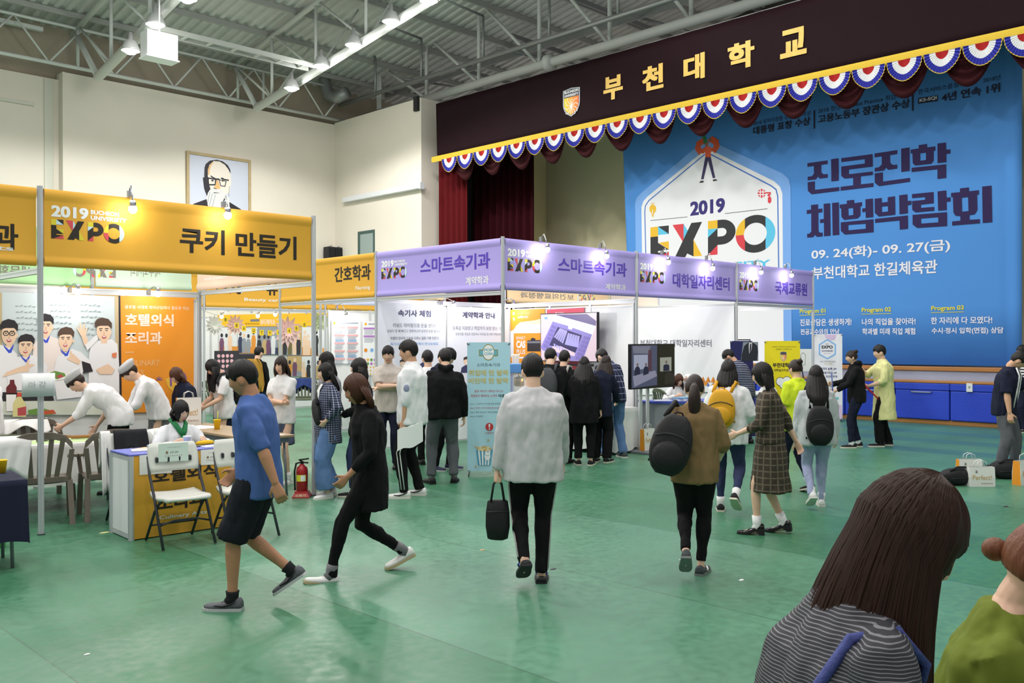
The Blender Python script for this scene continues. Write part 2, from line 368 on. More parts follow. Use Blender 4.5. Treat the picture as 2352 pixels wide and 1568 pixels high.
def truss(i, name):
    b = MB(); X = RX[i]; lo, up = LO[i], UP[i]; y0 = lo[0].y; y1 = -4
    b.tube([(X, y0+.02, ch(lo, y0)), (X, y1, ch(lo, y1))], .135, 12); b.tube([(X, YW+.3, ch(up, YW+.3)), (X, y1, ch(up, y1))], .085, 10)
    b.tube([(X, YW, ch(up, YW)), (X, y0, ch(lo, y0))], .09, 8)
    st = 2.65; y = y0-1.0; prev = y0
    while y > y1:
        b.tube([(X, y, ch(lo, y)), (X, y, ch(up, y))], .05, 8)
        b.tube([(X, y, ch(lo, y)), (X, min(y+st*.95, YW), ch(up, min(y+st*.95, YW)))], .04, 8)
        b.tube([(X+.1, y, ch(lo, y)+.1), (X+1.4, y-.3, roofz(y)-.2)], .03, 6)
        y -= st
    o = b.build(name, STEEL); tag(o, kind='structure')
truss(0, 'beam_near'); truss(1, 'beam_middle')
# stage arch truss: level bottom chord, sloping top chord
b = MB(); X = RX[2]; zb = atX(1400, 104, X).z; up = UP[2]
b.tube([(X, YW, zb), (X, -4, zb)], .15, 14); b.tube([(X, YW, ch(up, YW)), (X, 8, ch(up, 8))], .12, 12)
vy = [YW-1.2]+[atX(px_, 100, X).y for px_ in (873, 979.6, 1100, 1239, 1400.7, 1588, 1790)]
for i, y in enumerate(vy):
    b.tube([(X, y, zb), (X, y, ch(up, y))], .07, 8)
    if i+1 < len(vy): b.tube([(X, y, ch(up, y)), (X, vy[i+1], zb)], .055, 8)
b.lathe([(.15, -.16), (.27, -.1), (.27, .1), (.15, .16)], n=14); c = Vector((X, atX(1262, 145, X).y, zb)); R_ = Matrix.Rotation(PI/2, 4, 'X')
for i in range(len(b.v)-56, len(b.v)): b.v[i] = c+R_.to_3x3() @ b.v[i]
tag(b.build('beam_stage', STEEL), kind='structure')
b = MB(); z0 = atX(1160, 120, XS+.1).z
b.tube([(XS+.1, YW-.2, z0), (XS+.1, -4, z0)], .075, 10)
for px_, t in ((862, 205), (968, 70), (1110, -30), (1262, -60), (1420, -60)):
    y = atX(px_, 150, XS+.1).y; b.tube([(XS+.1, y, z0), (XS+.1, y, z0+1.4)], .045, 8); b.tube([(XS+.1, y, z0+1.4), (XS-1.6, y+.1, z0+1.55)], .04, 8)
tag(b.build('beam_service_pipe', STEEL_D), kind='structure')
b = MB()
for dx, dz in ((1.2, 1.05), (2.6, 1.75)):
    b.box((X+dx, -4, zb+dz), (X+dx+.08, YW, zb+dz+.16))
for y in (27, 22, 17, 12, 7): b.tube([(X, y, zb+1.0), (29.5, y, zb+1.6)], .05, 6)
for y in range(2, 29, 3): b.box((29.0-6, y, roofz(y)-.35), (29.9, y+.1, roofz(y)-.2))
tag(b.build('beam_stage_rails', STEEL_D), kind='structure')
b = MB()
for i in range(12): 
    y = 28-2.3*i; b.box((23+.6*(i % 3), y, 10.4), (23.3+.6*(i % 3), y+.3, 10.75)); b.tube([(23.1+.6*(i % 3), y+.15, 10.7), (23.1+.6*(i % 3), y+.15, 13)], .02, 6)
# lattice along the wall head
b2 = MB(); yl = YW-.25; zt, zl = 11.5, 10.28
b2.tube([(-8, yl, zt), (XS+1, yl, zt)], .05, 8); b2.tube([(-8, yl, zl), (XS+1, yl, zl)], .06, 8)
x = -7.0; up_ = True
while x < XS:
    b2.tube([(x, yl, zt if up_ else zl), (x+.98, yl, zl if up_ else zt)], .033, 6); x += .98; up_ = not up_
for x in (10.5, 11.5, 15.9, 16.9): b2.tube([(x, yl, zt), (x, yl, zl)], .05, 6)
b2.box((-8, yl+.3, 11.28), (9.6, yl+.45, 11.4))
tag(b2.build('beam_wall_lattice', STEEL), kind='structure')
b = MB(); p, q = atX(385, 58, RX[0]), atX(723, 143, RX[1]); yy = (p.y+q.y)/2; zz = (p.z+q.z)/2
for dy in (0, .42): b.box((RX[0]+.2, yy+dy+.35, zz-.05), (RX[1]-.2, yy+dy+.42, zz+.08))
x = RX[0]+.3
while x < RX[1]-.3: b.box((x, yy+.43, zz-.04), (x+.07, yy+.76, zz-.005)); x += .75
tag(b.build('cable_tray', mat('light_tray', (186, 190, 184), .5)), 'pale grey ladder cable tray slung between the two roof trusses', 'cable tray')
b = MB(); p = atY(338, 65, 22.5); q = atY(409, 140, 22.5)
b.box((p.x, 22.5, q.z), (q.x, 22.92, p.z), bev=.015); b.box((p.x-.03, 22.47, q.z-.03), (q.x+.03, 22.95, q.z)); b.tube([((p.x+q.x)/2, 22.7, p.z), ((p.x+q.x)/2, 22.7, p.z+1.0)], .02)
solo(b, 'ceiling_unit_box', mat('white_box_enamel', (244, 244, 246), .35), 'white box unit hanging under the roof beside a bright lamp', 'hanging box')
# curved duct by the wall corner
b = MB(); c = atX(745, 205, 19.6); b.tube([c+Vector((0, 0, 1.6)), c+Vector((0, 0, .3)), c+Vector((.05, -.25, -.3)), c+Vector((.1, -.75, -.45)), c+Vector((.2, -1.2, -.3))], .22, 12)
solo(b, 'ventilation_duct', STEEL_D, 'curved grey ventilation duct under the roof above the wall corner', 'duct')
# ---- hall lamps in the picture
LAMP = mat('lamp_glow', (255, 252, 244), emit=45); HOOD = mat('lamp_hood', (196, 198, 198), .4, .2)
def hall_lamp(p):
    t = thing('hall_lamp', 'round high-bay lamp glowing under a roof truss', 'lamp', p, 'high-bay lamps along the roof trusses')
    b = MB(); b.lathe([(.05, .5), (.07, .3), (.16, .26), (.24, .05), (.25, 0), (.22, 0), (.1, .2)], p); b.build('lamp_shade', HOOD, t)
    b = MB(); b.ell((p.x, p.y, p.z+.02), (.18, .18, .12)); b.build('bulb', LAMP, t)
    light('hall_lamp_spill', 'POINT', (p.x, p.y, p.z-.2), 45, HALL, .15)
    light('hall_lamp_light', 'SPOT', (p.x, p.y, p.z-.18), HB, HALL, .15, (p.x, p.y, 0), 2.65, .25)
for q in ((300, 117), (357, 57), (430, -2)): hall_lamp(atX(*q, RX[0]-.25))
for q in ((670, 203), (738, 152), (812, 104), (898, 50), (985, 3)): hall_lamp(atX(*q, RX[1]-.25))
# ---- stage
WOOD = mat('stage_oak', (170, 118, 66), .45, var=.12, vs=3, stretch=(1, .15, 6))
b = MB(); b.box((20.4, -6, 0), (24, 24.54, 1.16)); struct(b, 'floor_stage', mat('stage_riser_grey', (150, 158, 184), .5, var=.05, vs=2))
b = MB(); b.box((20.36, -6, 1.13), (20.6, 24.5, 1.215), bev=.01); b.box((20.04, -6, .875), (20.42, 24.5, .925), bev=.01); b.box((20.08, -6, 0), (20.42, 24.5, .1), bev=.01)
struct(b, 'trim_3', WOOD)
BEIGE = mat('stage_back_paint', (205, 194, 160), .8, var=.04, vs=.8)
b = MB(); b.box((23.5, -6, 1.16), (23.8, 30, 10.4)); struct(b, 'wall_back', BEIGE)
b = MB(); b.box((22.3, 21.8, 1.16), (23.49, 22.2, 10.3)); struct(b, 'wall_stage_side', mat('stage_side_paint', (214, 200, 150), .8))
b = MB(); b.box((20.95, 24.4, 0), (23.5, 24.54, 9.9)); b.box((29.9, -8, 9), (30, 30, 16)); struct(b, 'wall_stage_end', mat('dark_stage_wall', (70, 68, 66), .9))
PAD = mat('blue_pad_vinyl', (38, 66, 186), .5, bump=.1, bs=25)
y = 24.3; edges = [atX(px_, 900, XS-.03).y for px_ in (1942, 2057, 2183, 2400)]
cuts = [24.4, 22.6, 20.8, 19, 17.2, 15.4, 13.6, 11.6]+edges+[4, 2, 0, -2]
for a, c in zip(cuts[:-1], cuts[1:]):
    t = thing('wall_pad', 'blue vinyl pad fixed along the stage front', 'wall pad', (XS, (a+c)/2, .1), 'blue pads along the stage front')
    b = MB(); b.box((20.03, c+.01, .1), (20.4, a-.01, .72), bev=.02); b.build('pad_front', PAD, t)
    b = MB(); b.box((20.02, c+.004, .725), (20.4, a-.004, .87), bev=.015); b.build('pad_top_roll', PAD, t)
    if c < 8.5 and a > 8:
        b = MB(); ym = (a+c)/2; b.tube([(20.02, ym+.2, .70), (19.98, ym+.2, .68), (19.98, ym-.2, .68), (20.02, ym-.2, .70)], .012); b.build('handle', STEEL_D, t)
b = MB(); p = atX(2226, 890, 19.99); b.box((20.0, p.y-.06, p.z-.09), (20.03, p.y+.06, p.z+.09), bev=.005); b.box((19.995, p.y-.015, p.z-.01), (20.001, p.y+.015, p.z+.03), 1)
solo(b, 'power_socket', [mat('socket_white', (220, 222, 222), .4), STEEL_D], 'white wall socket set in the blue stage pads', 'socket')
# ---- curtains
VEL = mat('dark_red_velvet', (88, 16, 21), .9, spec=.15, bump=.15, bs=30); VEL_SHADE = mat('shaded_velvet', (52, 10, 18), .9, spec=.1)  # second velvet: the shadow behind the red curtain is put into its colour
def drape(name, X, ya, yb, z0, z1, m, label, amp=.09, per=.28):
    b = MB(); n = int(abs(ya-yb)/.03); th = .02; rows = []
    for z in (z0, z1):
        f = [Vector((X+amp*math.sin(2*PI*(ya-(ya-yb)*i/n)/per+1.3*math.sin(i*.05))*(1-.3*(z == z1)), ya-(ya-yb)*i/n, z)) for i in range(n+1)]
        rows.append(f+[v+Vector((th, 0, 0)) for v in reversed(f)])
    b.loft(rows); return solo(b, name, m, label, 'curtain')
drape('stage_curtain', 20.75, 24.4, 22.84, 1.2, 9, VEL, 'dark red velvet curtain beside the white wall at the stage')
drape('stage_curtain', 21.85, 23.9, 20.8, 1.2, 9.6, VEL_SHADE, 'velvet curtain behind the red one, shadow painted into its near-black maroon', .11, .36)
# ---- valance with its letters, crest, fringe
VAL = mat('valance_maroon', (30, 11, 17), .7, spec=.12, bump=.25, bs=1.4, stretch=(1, 1, 3))
GOLD = mat('gold_cloth', (228, 186, 96), .5, spec=.4, var=.1, vs=9); FRG = mat('gold_fringe', (214, 180, 52), .7, bump=.6, bs=90, stretch=(1, 1, .1))
T = thing('stage_valance', 'long maroon stage valance with gold Korean letters and gold fringe', 'valance', (XS, 12, 8))
b = MB(); n = 240; rows = []
for k in range(9):
    z = 7.97+(9.83-7.97)*k/8
    rows.append([Vector((XS+.012*math.sin(i*.9+k*.8)*math.sin(i*.13), 23.72+.06*(k-4)/8-(23.72+3)*i/n, z+.0*k)) for i in range(n+1)])
f = [r+[v+Vector((.03, 0, 0)) for v in reversed(r)] for r in rows]; b.loft(f); b.build('valance_cloth', VAL, T)
b = MB(); b.loft([[Vector((XS-.03+.012*math.sin(i*2.1), 23.95-27*i/400, 7.86+.006*math.sin(i*1.7))) for i in range(401)], [Vector((XS-.035, 23.95-27*i/400, 8.0)) for i in range(401)], [Vector((XS-.02, 23.95-27*i/400, 8.05)) for i in range(401)]], closed=False); b.build('fringe', FRG, T)
b = MB(); b.tube([(XS+.03, 23.7, 9.84), (XS+.03, -3, 9.84)], .02); b.build('hanging_rod', STEEL_D, T)
P = Print('X', XS-.02); u = lambda px_: -atX(px_, 150, XS-.02).y
for s_, a, c in (('부', 1386, 1430.6), ('천', 1475, 1524), ('대', 1570, 1619), ('학', 1671.7, 1733), ('교', 1792, 1853)):
    P = Print('X', XS-.02); P.text(s_, (u(a), 8.54, u(c), 9.2), GOLD, .045); P.build(T, 'gold_letter')
P = Print('X', XS-.02); P.text('(주)', (u(2336), 9.1, u(2336)+1.0, 9.62), mat('white_cloth_letter', (236, 236, 236)), .03); P.build(T, 'white_letters')
def crest(P, u0, v0, w, h, txt=True):
    """the shield: silver rim, slate head with the two words, yellow to orange field with white petals"""
    S_ = mat('crest_silver', (176, 180, 190), .4); D_ = mat('crest_slate', (70, 72, 84), .5); Wt = mat('print_white', (246, 246, 246), .6)
    def sh(k): 
        c = (.5, .55); o = [(0, .87), (.25, .955), (.5, .985), (.75, 1.0), (1, 1.0)] if False else [(0, .95), (.5, 1), (1, .95)]
        o += [(1, .45), (.97, .33), (.88, .2), (.72, .09), (.5, 0), (.28, .09), (.12, .2), (.03, .33), (0, .45)]
        return [(u0+w*(c[0]+(x-c[0])*k), v0+h*(c[1]+(y-c[1])*(1-(1-k)*w/h*.9))) for x, y in o]
    P.uv(sh(1), S_); P.uv(sh(.9), D_); fld = clip(sh(.86), 1, v0+h*.68, True); n = 7
    for i in range(n):
        t = i/(n-1); c = clip(clip(fld, 0, u0+w*i/n, False), 0, u0+w*(i+1)/n, True)
        if len(c) > 2: P.uv(c, mat('crest_field_%s' % 'abcdefg'[i], (238, 214-100*t, 60-10*t)))
    l = P.step()
    for k in range(12):
        a = 2*PI*k/12; pts = []
        for t in range(9):
            s = t/8; pts.append((u0+w*(.5+.4*s*math.cos(a+.35*math.sin(PI*s))), v0+h*.36+w*.44*s*math.sin(a+.35*math.sin(PI*s))*1.25))
        P.line([q for q in pts if v0+h*.06 < q[1] < v0+h*.66], w*.022, Wt)
    if txt: P.text('BUCHEON', (u0+w*.09, v0+h*.83, u0+w*.91, v0+h*.92), Wt, .03); P.text('UNIVERSITY', (u0+w*.09, v0+h*.71, u0+w*.91, v0+h*.79), Wt, .03)
P = Print('X', XS-.02); crest(P, u(1293), 8.33, u(1332)-u(1293), 9.17-8.33); P.build(T, 'crest')
# ---- bunting fans and swags
RB = mat('bunting_red', (176, 32, 34), .8); WB = mat('bunting_white', (226, 226, 228), .8); BB = mat('bunting_blue', (46, 50, 160), .8); GB = mat('bunting_gold_edge', (214, 186, 70), .7)
def bunting():
    b = MB(); nA = 36; R0 = [.0, .135, .265, .374, .39]; mi = [0, 1, 2, 3]
    for j in range(4):
        for i in range(nA):
            q = []
            for (r, k) in ((R0[j], i), (R0[j], i+1), (R0[j+1], i+1), (R0[j+1], i)):
                a = PI*k/nA; fold = (.018 if k % 2 else -.018)*r/.4; zz = -r*math.sin(a)*1.17*(1+.03*math.cos(4*(a-PI/2)))
                q.append((-.03+fold, r*math.cos(a)*.985, zz))
            b.add(q, [(0, 1, 2, 3)], mi[j], False)
    return b.build('bunting_fan', [RB, WB, BB, GB], None, fix=False)
B0 = bunting(); y = 23.0
for i in range(24):
    o = B0 if i == 0 else B0.copy()
    if i: COL.objects.link(o)
    o.location = (XS-.04, y, 7.88); y -= .79
    tag(o, 'half-round fan bunting in red, white and blue hanging below the gold fringe', 'bunting', 'fan buntings along the stage valance')
def swag():
    b = MB(); n = 18; rows = []
    for k in range(15):
        s = k/14; row = []
        for i in range(n+1):
            t = i/n*2-1; drop = (1-t*t)*.86*s+.10
            row.append(Vector((.05*math.sin(s*26)*(1-t*t)+.12*(1-t*t)*s, t*.65, -drop)))
        rows.append(row)
    b.loft(rows, closed=False); return b.build('curtain_swag', mat('swag_maroon', (52, 10, 16), .85, spec=.2), None, fix=False)
S0 = swag(); y = 22.45
for i in range(15):
    o = S0 if i == 0 else S0.copy()
    if i: COL.objects.link(o)
    o.location = (XS+.05, y, 8.06); y -= 1.308
    tag(o, 'dark maroon swag drooping behind the fan buntings', 'curtain swag', 'maroon swags along the stage opening')
# ---- backdrop banner
XB = 21.5
TB = thing('stage_backdrop', 'huge blue expo backdrop banner hung across the stage', 'banner', (XB, 11.5, 1.2))
BLUE = mat('backdrop_blue', (78, 138, 208), .75, spec=.2)
b = MB(); n = 160; rows = []
yl0, yl1, yr = atX(1440, 590, XB).y, atX(1430, 300, XB).y, atX(2346, 500, XB).y
for k in range(7):
    z = 1.22+(9.4-1.22)*k/6; ya = yl0+(yl1-yl0)*(z-4.26)/3.6
    rows.append([Vector((XB+.0+.05*max(0, (i/n-.955)/.045)*math.sin(i*1.1+k*.25), ya+(yr-ya)*i/n, z)) for i in range(n+1)])
f = [r+[v+Vector((.02, 0, 0)) for v in reversed(r)] for r in rows]; b.loft(f); b.build('banner_cloth', BLUE, TB)
P = Print('X', XB-.004); Z = lambda x, y: (1430+x/4.481, 290+y/4.481)
INK = mat('print_black', (38, 38, 42)); YEL = mat('print_amber', (226, 178, 40)); RED_ = mat('print_red', (208, 58, 70)); CYN = mat('print_cyan', (88, 186, 222)); NAVY = mat('print_navy', (44, 34, 110)); PW = mat('backdrop_white', (226, 226, 230), .75); PB = mat('print_blue_line', (60, 110, 190))
def hexa(pts, m): P.px([Z(*p) for p in pts], m)
hexa([(860, 130), (1640, 480), (1710, 540), (1730, 620), (1745, 2600), (150, 2600), (130, 790), (150, 730), (200, 680)], mat('backdrop_pale_blue', (118, 164, 226), .75))
hexa([(870, 225), (1560, 565), (1620, 620), (1645, 690), (1660, 2500), (215, 2500), (195, 830), (215, 770), (260, 720)], PW)
P.lpx([Z(*p) for p in ((845, 290), (270, 765), (235, 820), (230, 880), (245, 1600))], .035, PB); P.lpx([Z(*p) for p in ((910, 290), (1530, 612), (1580, 650), (1598, 720), (1610, 1600))], .035, PB)
P.lpx([Z(288, 970), Z(668, 932)], .015, INK); P.lpx([Z(1055, 898), Z(1490, 848)], .015, INK)
P.tpx('2019', Z(697, 925), Z(697, 778), Z(1055, 900), NAVY, .045)
a, c = P.m(*Z(288, 1352)), P.m(*Z(1540, 1200)); t_ = P.m(*Z(288, 1040))
expo(P, a[0], a[1]-.06, c[0]-a[0], t_[1]-a[1]+.06, (INK, YEL, RED_, CYN))
P.tpx('UNIVERSITY', Z(560, 1500), Z(560, 1438), Z(1525, 1450), CYN, .03)
# little figure with a telescope on the roof of the hexagon
SKN = mat('print_skin', (150, 90, 70)); ORG = mat('print_orange_red', (214, 84, 46)); TRS = mat('print_trouser', (42, 34, 80))
hexa([(852, 215), (905, 205), (912, 318), (852, 318)], ORG)
hexa([(905, 215), (860, 205), (820, 235), (770, 270), (835, 280), (855, 262), (905, 262), (965, 250), (930, 232)], ORG)
P.lpx([Z(*p) for p in ((800, 262), (775, 225), (785, 180), (828, 152))], .17, ORG); P.lpx([Z(*p) for p in ((945, 245), (970, 205), (960, 160), (918, 135))], .17, ORG)
P.lpx([Z(838, 150), Z(850, 165)], .1, SKN); P.lpx([Z(905, 135), Z(885, 150)], .1, SKN); P.lpx([Z(870, 178), Z(868, 196)], .1, SKN)
P.lpx([Z(828, 75), Z(858, 165)], .1, mat('print_green', (30, 120, 70))); P.lpx([Z(826, 60), Z(830, 78)], .13, PW)
hexa([(852, 318), (882, 318), (880, 355), (835, 545), (808, 545), (840, 380)], TRS); hexa([(880, 318), (910, 318), (955, 530), (930, 535), (880, 355)], TRS)
hexa([(805, 560), (838, 560), (832, 580), (788, 582)], INK); hexa([(930, 548), (960, 542), (980, 558), (932, 567)], INK)
# bulb, globe and mouse
P.px([Z(*p) for p in oval(312, 850, 35, 45)], YEL); P.px([Z(*p) for p in ((296, 885), (328, 885), (324, 912), (300, 912))], YEL); P.px([Z(*p) for p in oval(312, 922, 11, 9, 10)], YEL)
for q in ((295, 790, 302, 800), (312, 786, 312, 798), (328, 790, 321, 800)): P.lpx([Z(q[0], q[1]), Z(q[2], q[3])], .02, YEL)
P.lpx([Z(310, 860), Z(310, 905)], .025, PW)
P.px([Z(*p) for p in oval(1433, 689, 42, 46)], RED_)
for k in (-14, 14): P.lpx([Z(1391, 689+k), Z(1475, 689+k)], .025, PW); P.lpx([Z(1433+k, 645), Z(1433+k, 735)], .025, PW)
P.lpx([Z(*p) for p in ((1478, 684), (1520, 682), (1522, 698), (1500, 702), (1498, 712), (1514, 716), (1513, 735))], .035, RED_)
P.px([Z(*p) for p in oval(1514, 745, 19, 21)], RED_); P.px([Z(*p) for p in ((1495, 757), (1533, 757), (1531, 780), (1514, 794), (1497, 782))], RED_)
P.build(TB, 'expo_emblem')
# ---- traced display letters
P = Print('X', XB-.004); G = lambda x, y: (1840+x/5.113, 310+y/5.113); DK = mat('display_navy', (34, 18, 72), .75)
HM = {
 'jin1': [[(75, 330), (312, 297), (312, 340), (238, 350), (238, 440), (265, 462), (312, 457), (312, 500), (220, 512), (197, 487), (175, 520), (78, 532), (78, 490), (128, 484), (152, 452), (150, 362), (75, 374)]],
 'jin1b': [[(353, 285), (441, 272), (443, 535), (356, 545)]], 'jin1c': [[(78, 555), (162, 543), (163, 643), (448, 610), (449, 655), (124, 695), (80, 655)]],
 'ro': [[(473, 272), (840, 223), (843, 370), (563, 405), (563, 460), (843, 428), (843, 468), (702, 485), (702, 578), (850, 563), (850, 607), (465, 653), (465, 608), (612, 590), (612, 502), (512, 512), (473, 480), (473, 370), (748, 335), (748, 283), (473, 318)]],
 'jin2': [[(863, 217), (1130, 176), (1130, 222), (1045, 237), (1047, 325), (1078, 352), (1130, 347), (1130, 393), (1025, 409), (998, 383), (972, 417), (866, 430), (866, 386), (915, 378), (948, 345), (948, 250), (863, 263)]],
 'jin2b': [[(1176, 160), (1275, 146), (1276, 420), (1177, 434)]], 'jin2c': [[(866, 450), (960, 438), (962, 546), (1280, 502), (1281, 548), (915, 600), (866, 560)]],
 'hak': [[(1382, 118), (1480, 104), (1482, 145), (1578, 133), (1578, 183), (1558, 187), (1558, 300), (1530, 338), (1340, 358), (1312, 330), (1308, 215), (1288, 218), (1288, 172), (1382, 158)], [(1400, 215), (1467, 207), (1467, 293), (1400, 302)]],
 'hakb': [[(1602, 100), (1703, 88), (1705, 172), (1754, 168), (1754, 217), (1707, 222), (1707, 318), (1603, 330)]], 'hakc': [[(1298, 385), (1705, 343), (1706, 503), (1602, 515), (1602, 402), (1298, 434)]],
 'che': [[(117, 822), (200, 812), (200, 868), (250, 862), (250, 905), (203, 912), (205, 1125), (222, 1147), (254, 1145), (254, 1188), (185, 1195), (163, 1170), (143, 1198), (72, 1203), (72, 1160), (98, 1158), (121, 1132), (120, 918), (68, 925), (68, 882), (117, 875)]],
 'cheb': [[(266, 808), (342, 800), (347, 1180), (270, 1187), (269, 1027), (223, 1032), (223, 990), (268, 985)]], 'chec': [[(365, 798), (444, 790), (449, 1170), (372, 1177)]],
 'heom': [[(538, 770), (624, 760), (625, 800), (716, 787), (716, 832), (698, 835), (698, 945), (665, 978), (505, 996), (475, 960), (472, 858), (455, 860), (455, 817), (538, 808)], [(556, 860), (612, 855), (614, 938), (558, 945)]],
 'heomb': [[(756, 755), (845, 745), (849, 963), (760, 972), (759, 900), (720, 905), (719, 862), (758, 857)]], 'heomc': [[(467, 1025), (850, 988), (853, 1140), (515, 1168), (468, 1125)], [(555, 1055), (760, 1040), (761, 1100), (556, 1118)]],
 'bak': [[(865, 748), (948, 738), (950, 793), (1018, 785), (1018, 730), (1104, 718), (1108, 935), (915, 956), (867, 915)], [(950, 840), (1020, 832), (1022, 897), (952, 906)]],
 'bakb': [[(1152, 708), (1249, 695), (1252, 775), (1296, 770), (1296, 817), (1253, 823), (1256, 917), (1157, 930)]], 'bakc': [[(870, 985), (1255, 943), (1257, 1100), (1160, 1110), (1157, 1002), (870, 1030)]],
 'ram': [[(1303, 693), (1557, 668), (1559, 800), (1408, 817), (1408, 855), (1565, 843), (1566, 888), (1345, 908), (1306, 878), (1305, 775), (1457, 760), (1457, 727), (1304, 740)]],
 'ramb': [[(1603, 662), (1706, 650), (1709, 735), (1757, 730), (1757, 778), (1710, 783), (1712, 880), (1611, 888)]], 'ramc': [[(1310, 937), (1715, 905), (1716, 1068), (1362, 1090), (1311, 1048)], [(1410, 980), (1611, 963), (1612, 1025), (1411, 1040)]],
 'hoe': [[(1867, 627), (1972, 614), (1973, 660), (2090, 647), (2090, 697), (2068, 700), (2072, 880), (2040, 930), (1980, 940), (1980, 995), (2100, 987), (2101, 1035), (1775, 1062), (1775, 1015), (1872, 1005), (1870, 950), (1815, 948), (1790, 910), (1783, 725), (1762, 728), (1762, 680), (1867, 670)], [(1888, 735), (1962, 727), (1967, 892), (1892, 900)]],
 'hoeb': [[(2127, 605), (2238, 593), (2246, 1022), (2134, 1032)]]}
for k in HM: P.px([[G(*p) for p in lo] for lo in HM[k]], DK)
P.build(TB, 'title_lettering')
P = Print('X', XB-.004); C8 = lambda x, y: (1750+x/3.907, 400+y/3.907); C4 = lambda x, y: (1750+x/3.907, y/3.907)
PG = mat('backdrop_print_white', (222, 220, 228), .75); PY = mat('backdrop_print_yellow', (214, 204, 60), .75); DB = mat('backdrop_print_dark', (34, 40, 62), .75)
for t_, a, c, e in (('09. 24(화)- 09. 27(금)', (445, 782), (445, 672), (1690, 700)), ('부천대학교 한길체육관', (456, 945), (456, 832), (1575, 880)),
                    ('진로상담은 생생하게!', (343, 1362), (343, 1300), (805, 1350)), ('전공교수와의 만남', (347, 1440), (347, 1388), (697, 1430)),
                    ('나의 직업을 찾아라!', (898, 1356), (898, 1295), (1380, 1340)), ('학과별 미래 직업 체험', (902, 1440), (902, 1382), (1376, 1420)),
                    ('한 자리에 다 모였다!', (1518, 1346), (1518, 1283), (2068, 1330)), ('수시·정시 입학(면접) 상담', (1524, 1438), (1524, 1377), (2168, 1420))):
    P.tpx(t_, C8(*a), C8(*c), C8(*e), PG, .02)
for i, (a, e, yb, yt) in enumerate(((340, 572, 1262, 1210), (896, 1160, 1252, 1198), (1520, 1812, 1238, 1182))):
    P.tpx('Program 0%d' % (i+1), C8(a, yb-4), C8(a, yt), C8(e, yt+20), PY, .025); P.lpx([C8(a, yb+4), C8(e, yb-3)], .012, PY)
for t_, a, c, e, bo in (('2018 일자리창출 유공 정부포상', (-78, 1130), (-78, 1088), (440, 1030), .0), ('대통령 표창 수상', (-78, 1212), (-78, 1140), (436, 1110), .035),
                    ('2018 청년드림 Best Practice 취업지원', (505, 1020), (505, 975), (1300, 880), .0), ('고용노동부 장관상 수상', (505, 1110), (505, 1035), (1330, 960), .035),
                    ('한국서비스품질지수', (1400, 850), (1400, 805), (1880, 760), .0), ('2018년', (1985, 745), (1985, 700), (2140, 720), .0), ('4년 연속 1위', (1612, 918), (1612, 838), (2138, 820), .035)):
    P.tpx(t_, C4(*a), C4(*c), C4(*e), DB, bo)
for a in ((471, 993, 1150), (1354, 848, 990)): P.lpx([C4(a[0], a[1]), C4(a[0], a[2])], .04, DB)
P.px([C4(1403, 880), C4(1580, 855), C4(1578, 908), C4(1401, 932)], DB); P.tpx('KS-SQI', C4(1415, 922), C4(1415, 888), C4(1570, 890), PG, .03)
P.build(TB, 'lettering')
# ---- things on the walls
FRM = mat('pale_oak_frame', (186, 164, 124), .5, var=.08, vs=5)
yf = YW-.05; x0, x1, z1, z0 = 14.1, 16.5, 8.27, 5.5
T = thing('portrait_frame', 'large framed portrait of a bearded man in round-edged glasses on the white wall', 'picture', ((x0+x1)/2, yf, z0))
b = MB(); w_ = .1
for a, c in (((x0, z0), (x0+w_, z1)), ((x1-w_, z0), (x1, z1)), ((x0+w_, z1-w_), (x1-w_, z1)), ((x0+w_, z0), (x1-w_, z0+w_))): b.box((a[0], yf-.03, a[1]), (c[0], yf+.045, c[1]), bev=.008)
b.build('frame', FRM, T)
b = MB(); b.box((x0+.05, yf+.005, z0+.05), (x1-.05, yf+.03, z1-.05)); b.build('portrait_print', mat('portrait_ground', (206, 210, 226), .6), T)
P = Print('Y', yf+.004); A = lambda x, y: (415+x/10.453, 340+y/10.453)
SK = mat('portrait_skin', (236, 226, 214)); SH = mat('portrait_warm', (226, 180, 120)); HR = mat('portrait_black', (40, 36, 44)); BD = mat('portrait_beard', (224, 222, 222)); BG = mat('portrait_beard_grey', (128, 142, 140))
pp = lambda pts, m: P.px([A(*p) for p in pts], m)
pp([(300, 1340), (600, 1230), (1180, 1300), (1450, 1470), (1500, 2300), (200, 2200)], HR)
pp([(570, 470), (600, 380), (700, 300), (870, 278), (1010, 320), (1130, 410), (1190, 520), (1195, 600), (1150, 580), (900, 340), (740, 360), (680, 480), (660, 680), (620, 1000), (590, 1060), (560, 960), (530, 710), (565, 700)], HR)
pp([(650, 520), (690, 400), (790, 310), (930, 320), (1060, 400), (1150, 520), (1200, 640), (1210, 820), (1170, 1080), (1000, 1120), (760, 1120), (640, 1060), (650, 700)], SK)
pp([(650, 640), (660, 480), (720, 370), (800, 320), (730, 420), (690, 560), (690, 640)], SH); pp([(565, 700), (660, 690), (690, 900), (720, 1000), (640, 1180), (590, 1050)], HR)
pp([(715, 650), (760, 680), (850, 730), (830, 760), (720, 690)], HR); pp([(950, 720), (1000, 705), (1040, 735), (1160, 760), (1150, 790), (1000, 765)], HR)
P.lpx([A(*p) for p in ((660, 720), (840, 750), (830, 880), (660, 880))], .05, HR, True); P.lpx([A(*p) for p in ((920, 760), (1090, 800), (1060, 920), (960, 905))], .03, HR, True); P.lpx([A(840, 745), A(920, 750)], .06, HR)
pp([(735, 760), (790, 765), (790, 800), (735, 800)], HR); pp([(985, 775), (1030, 780), (1025, 805), (985, 800)], HR)
pp([(860, 770), (900, 780), (955, 975), (870, 985), (785, 965), (830, 900)], SH); pp([(790, 945), (870, 980), (860, 992), (785, 965)], HR)
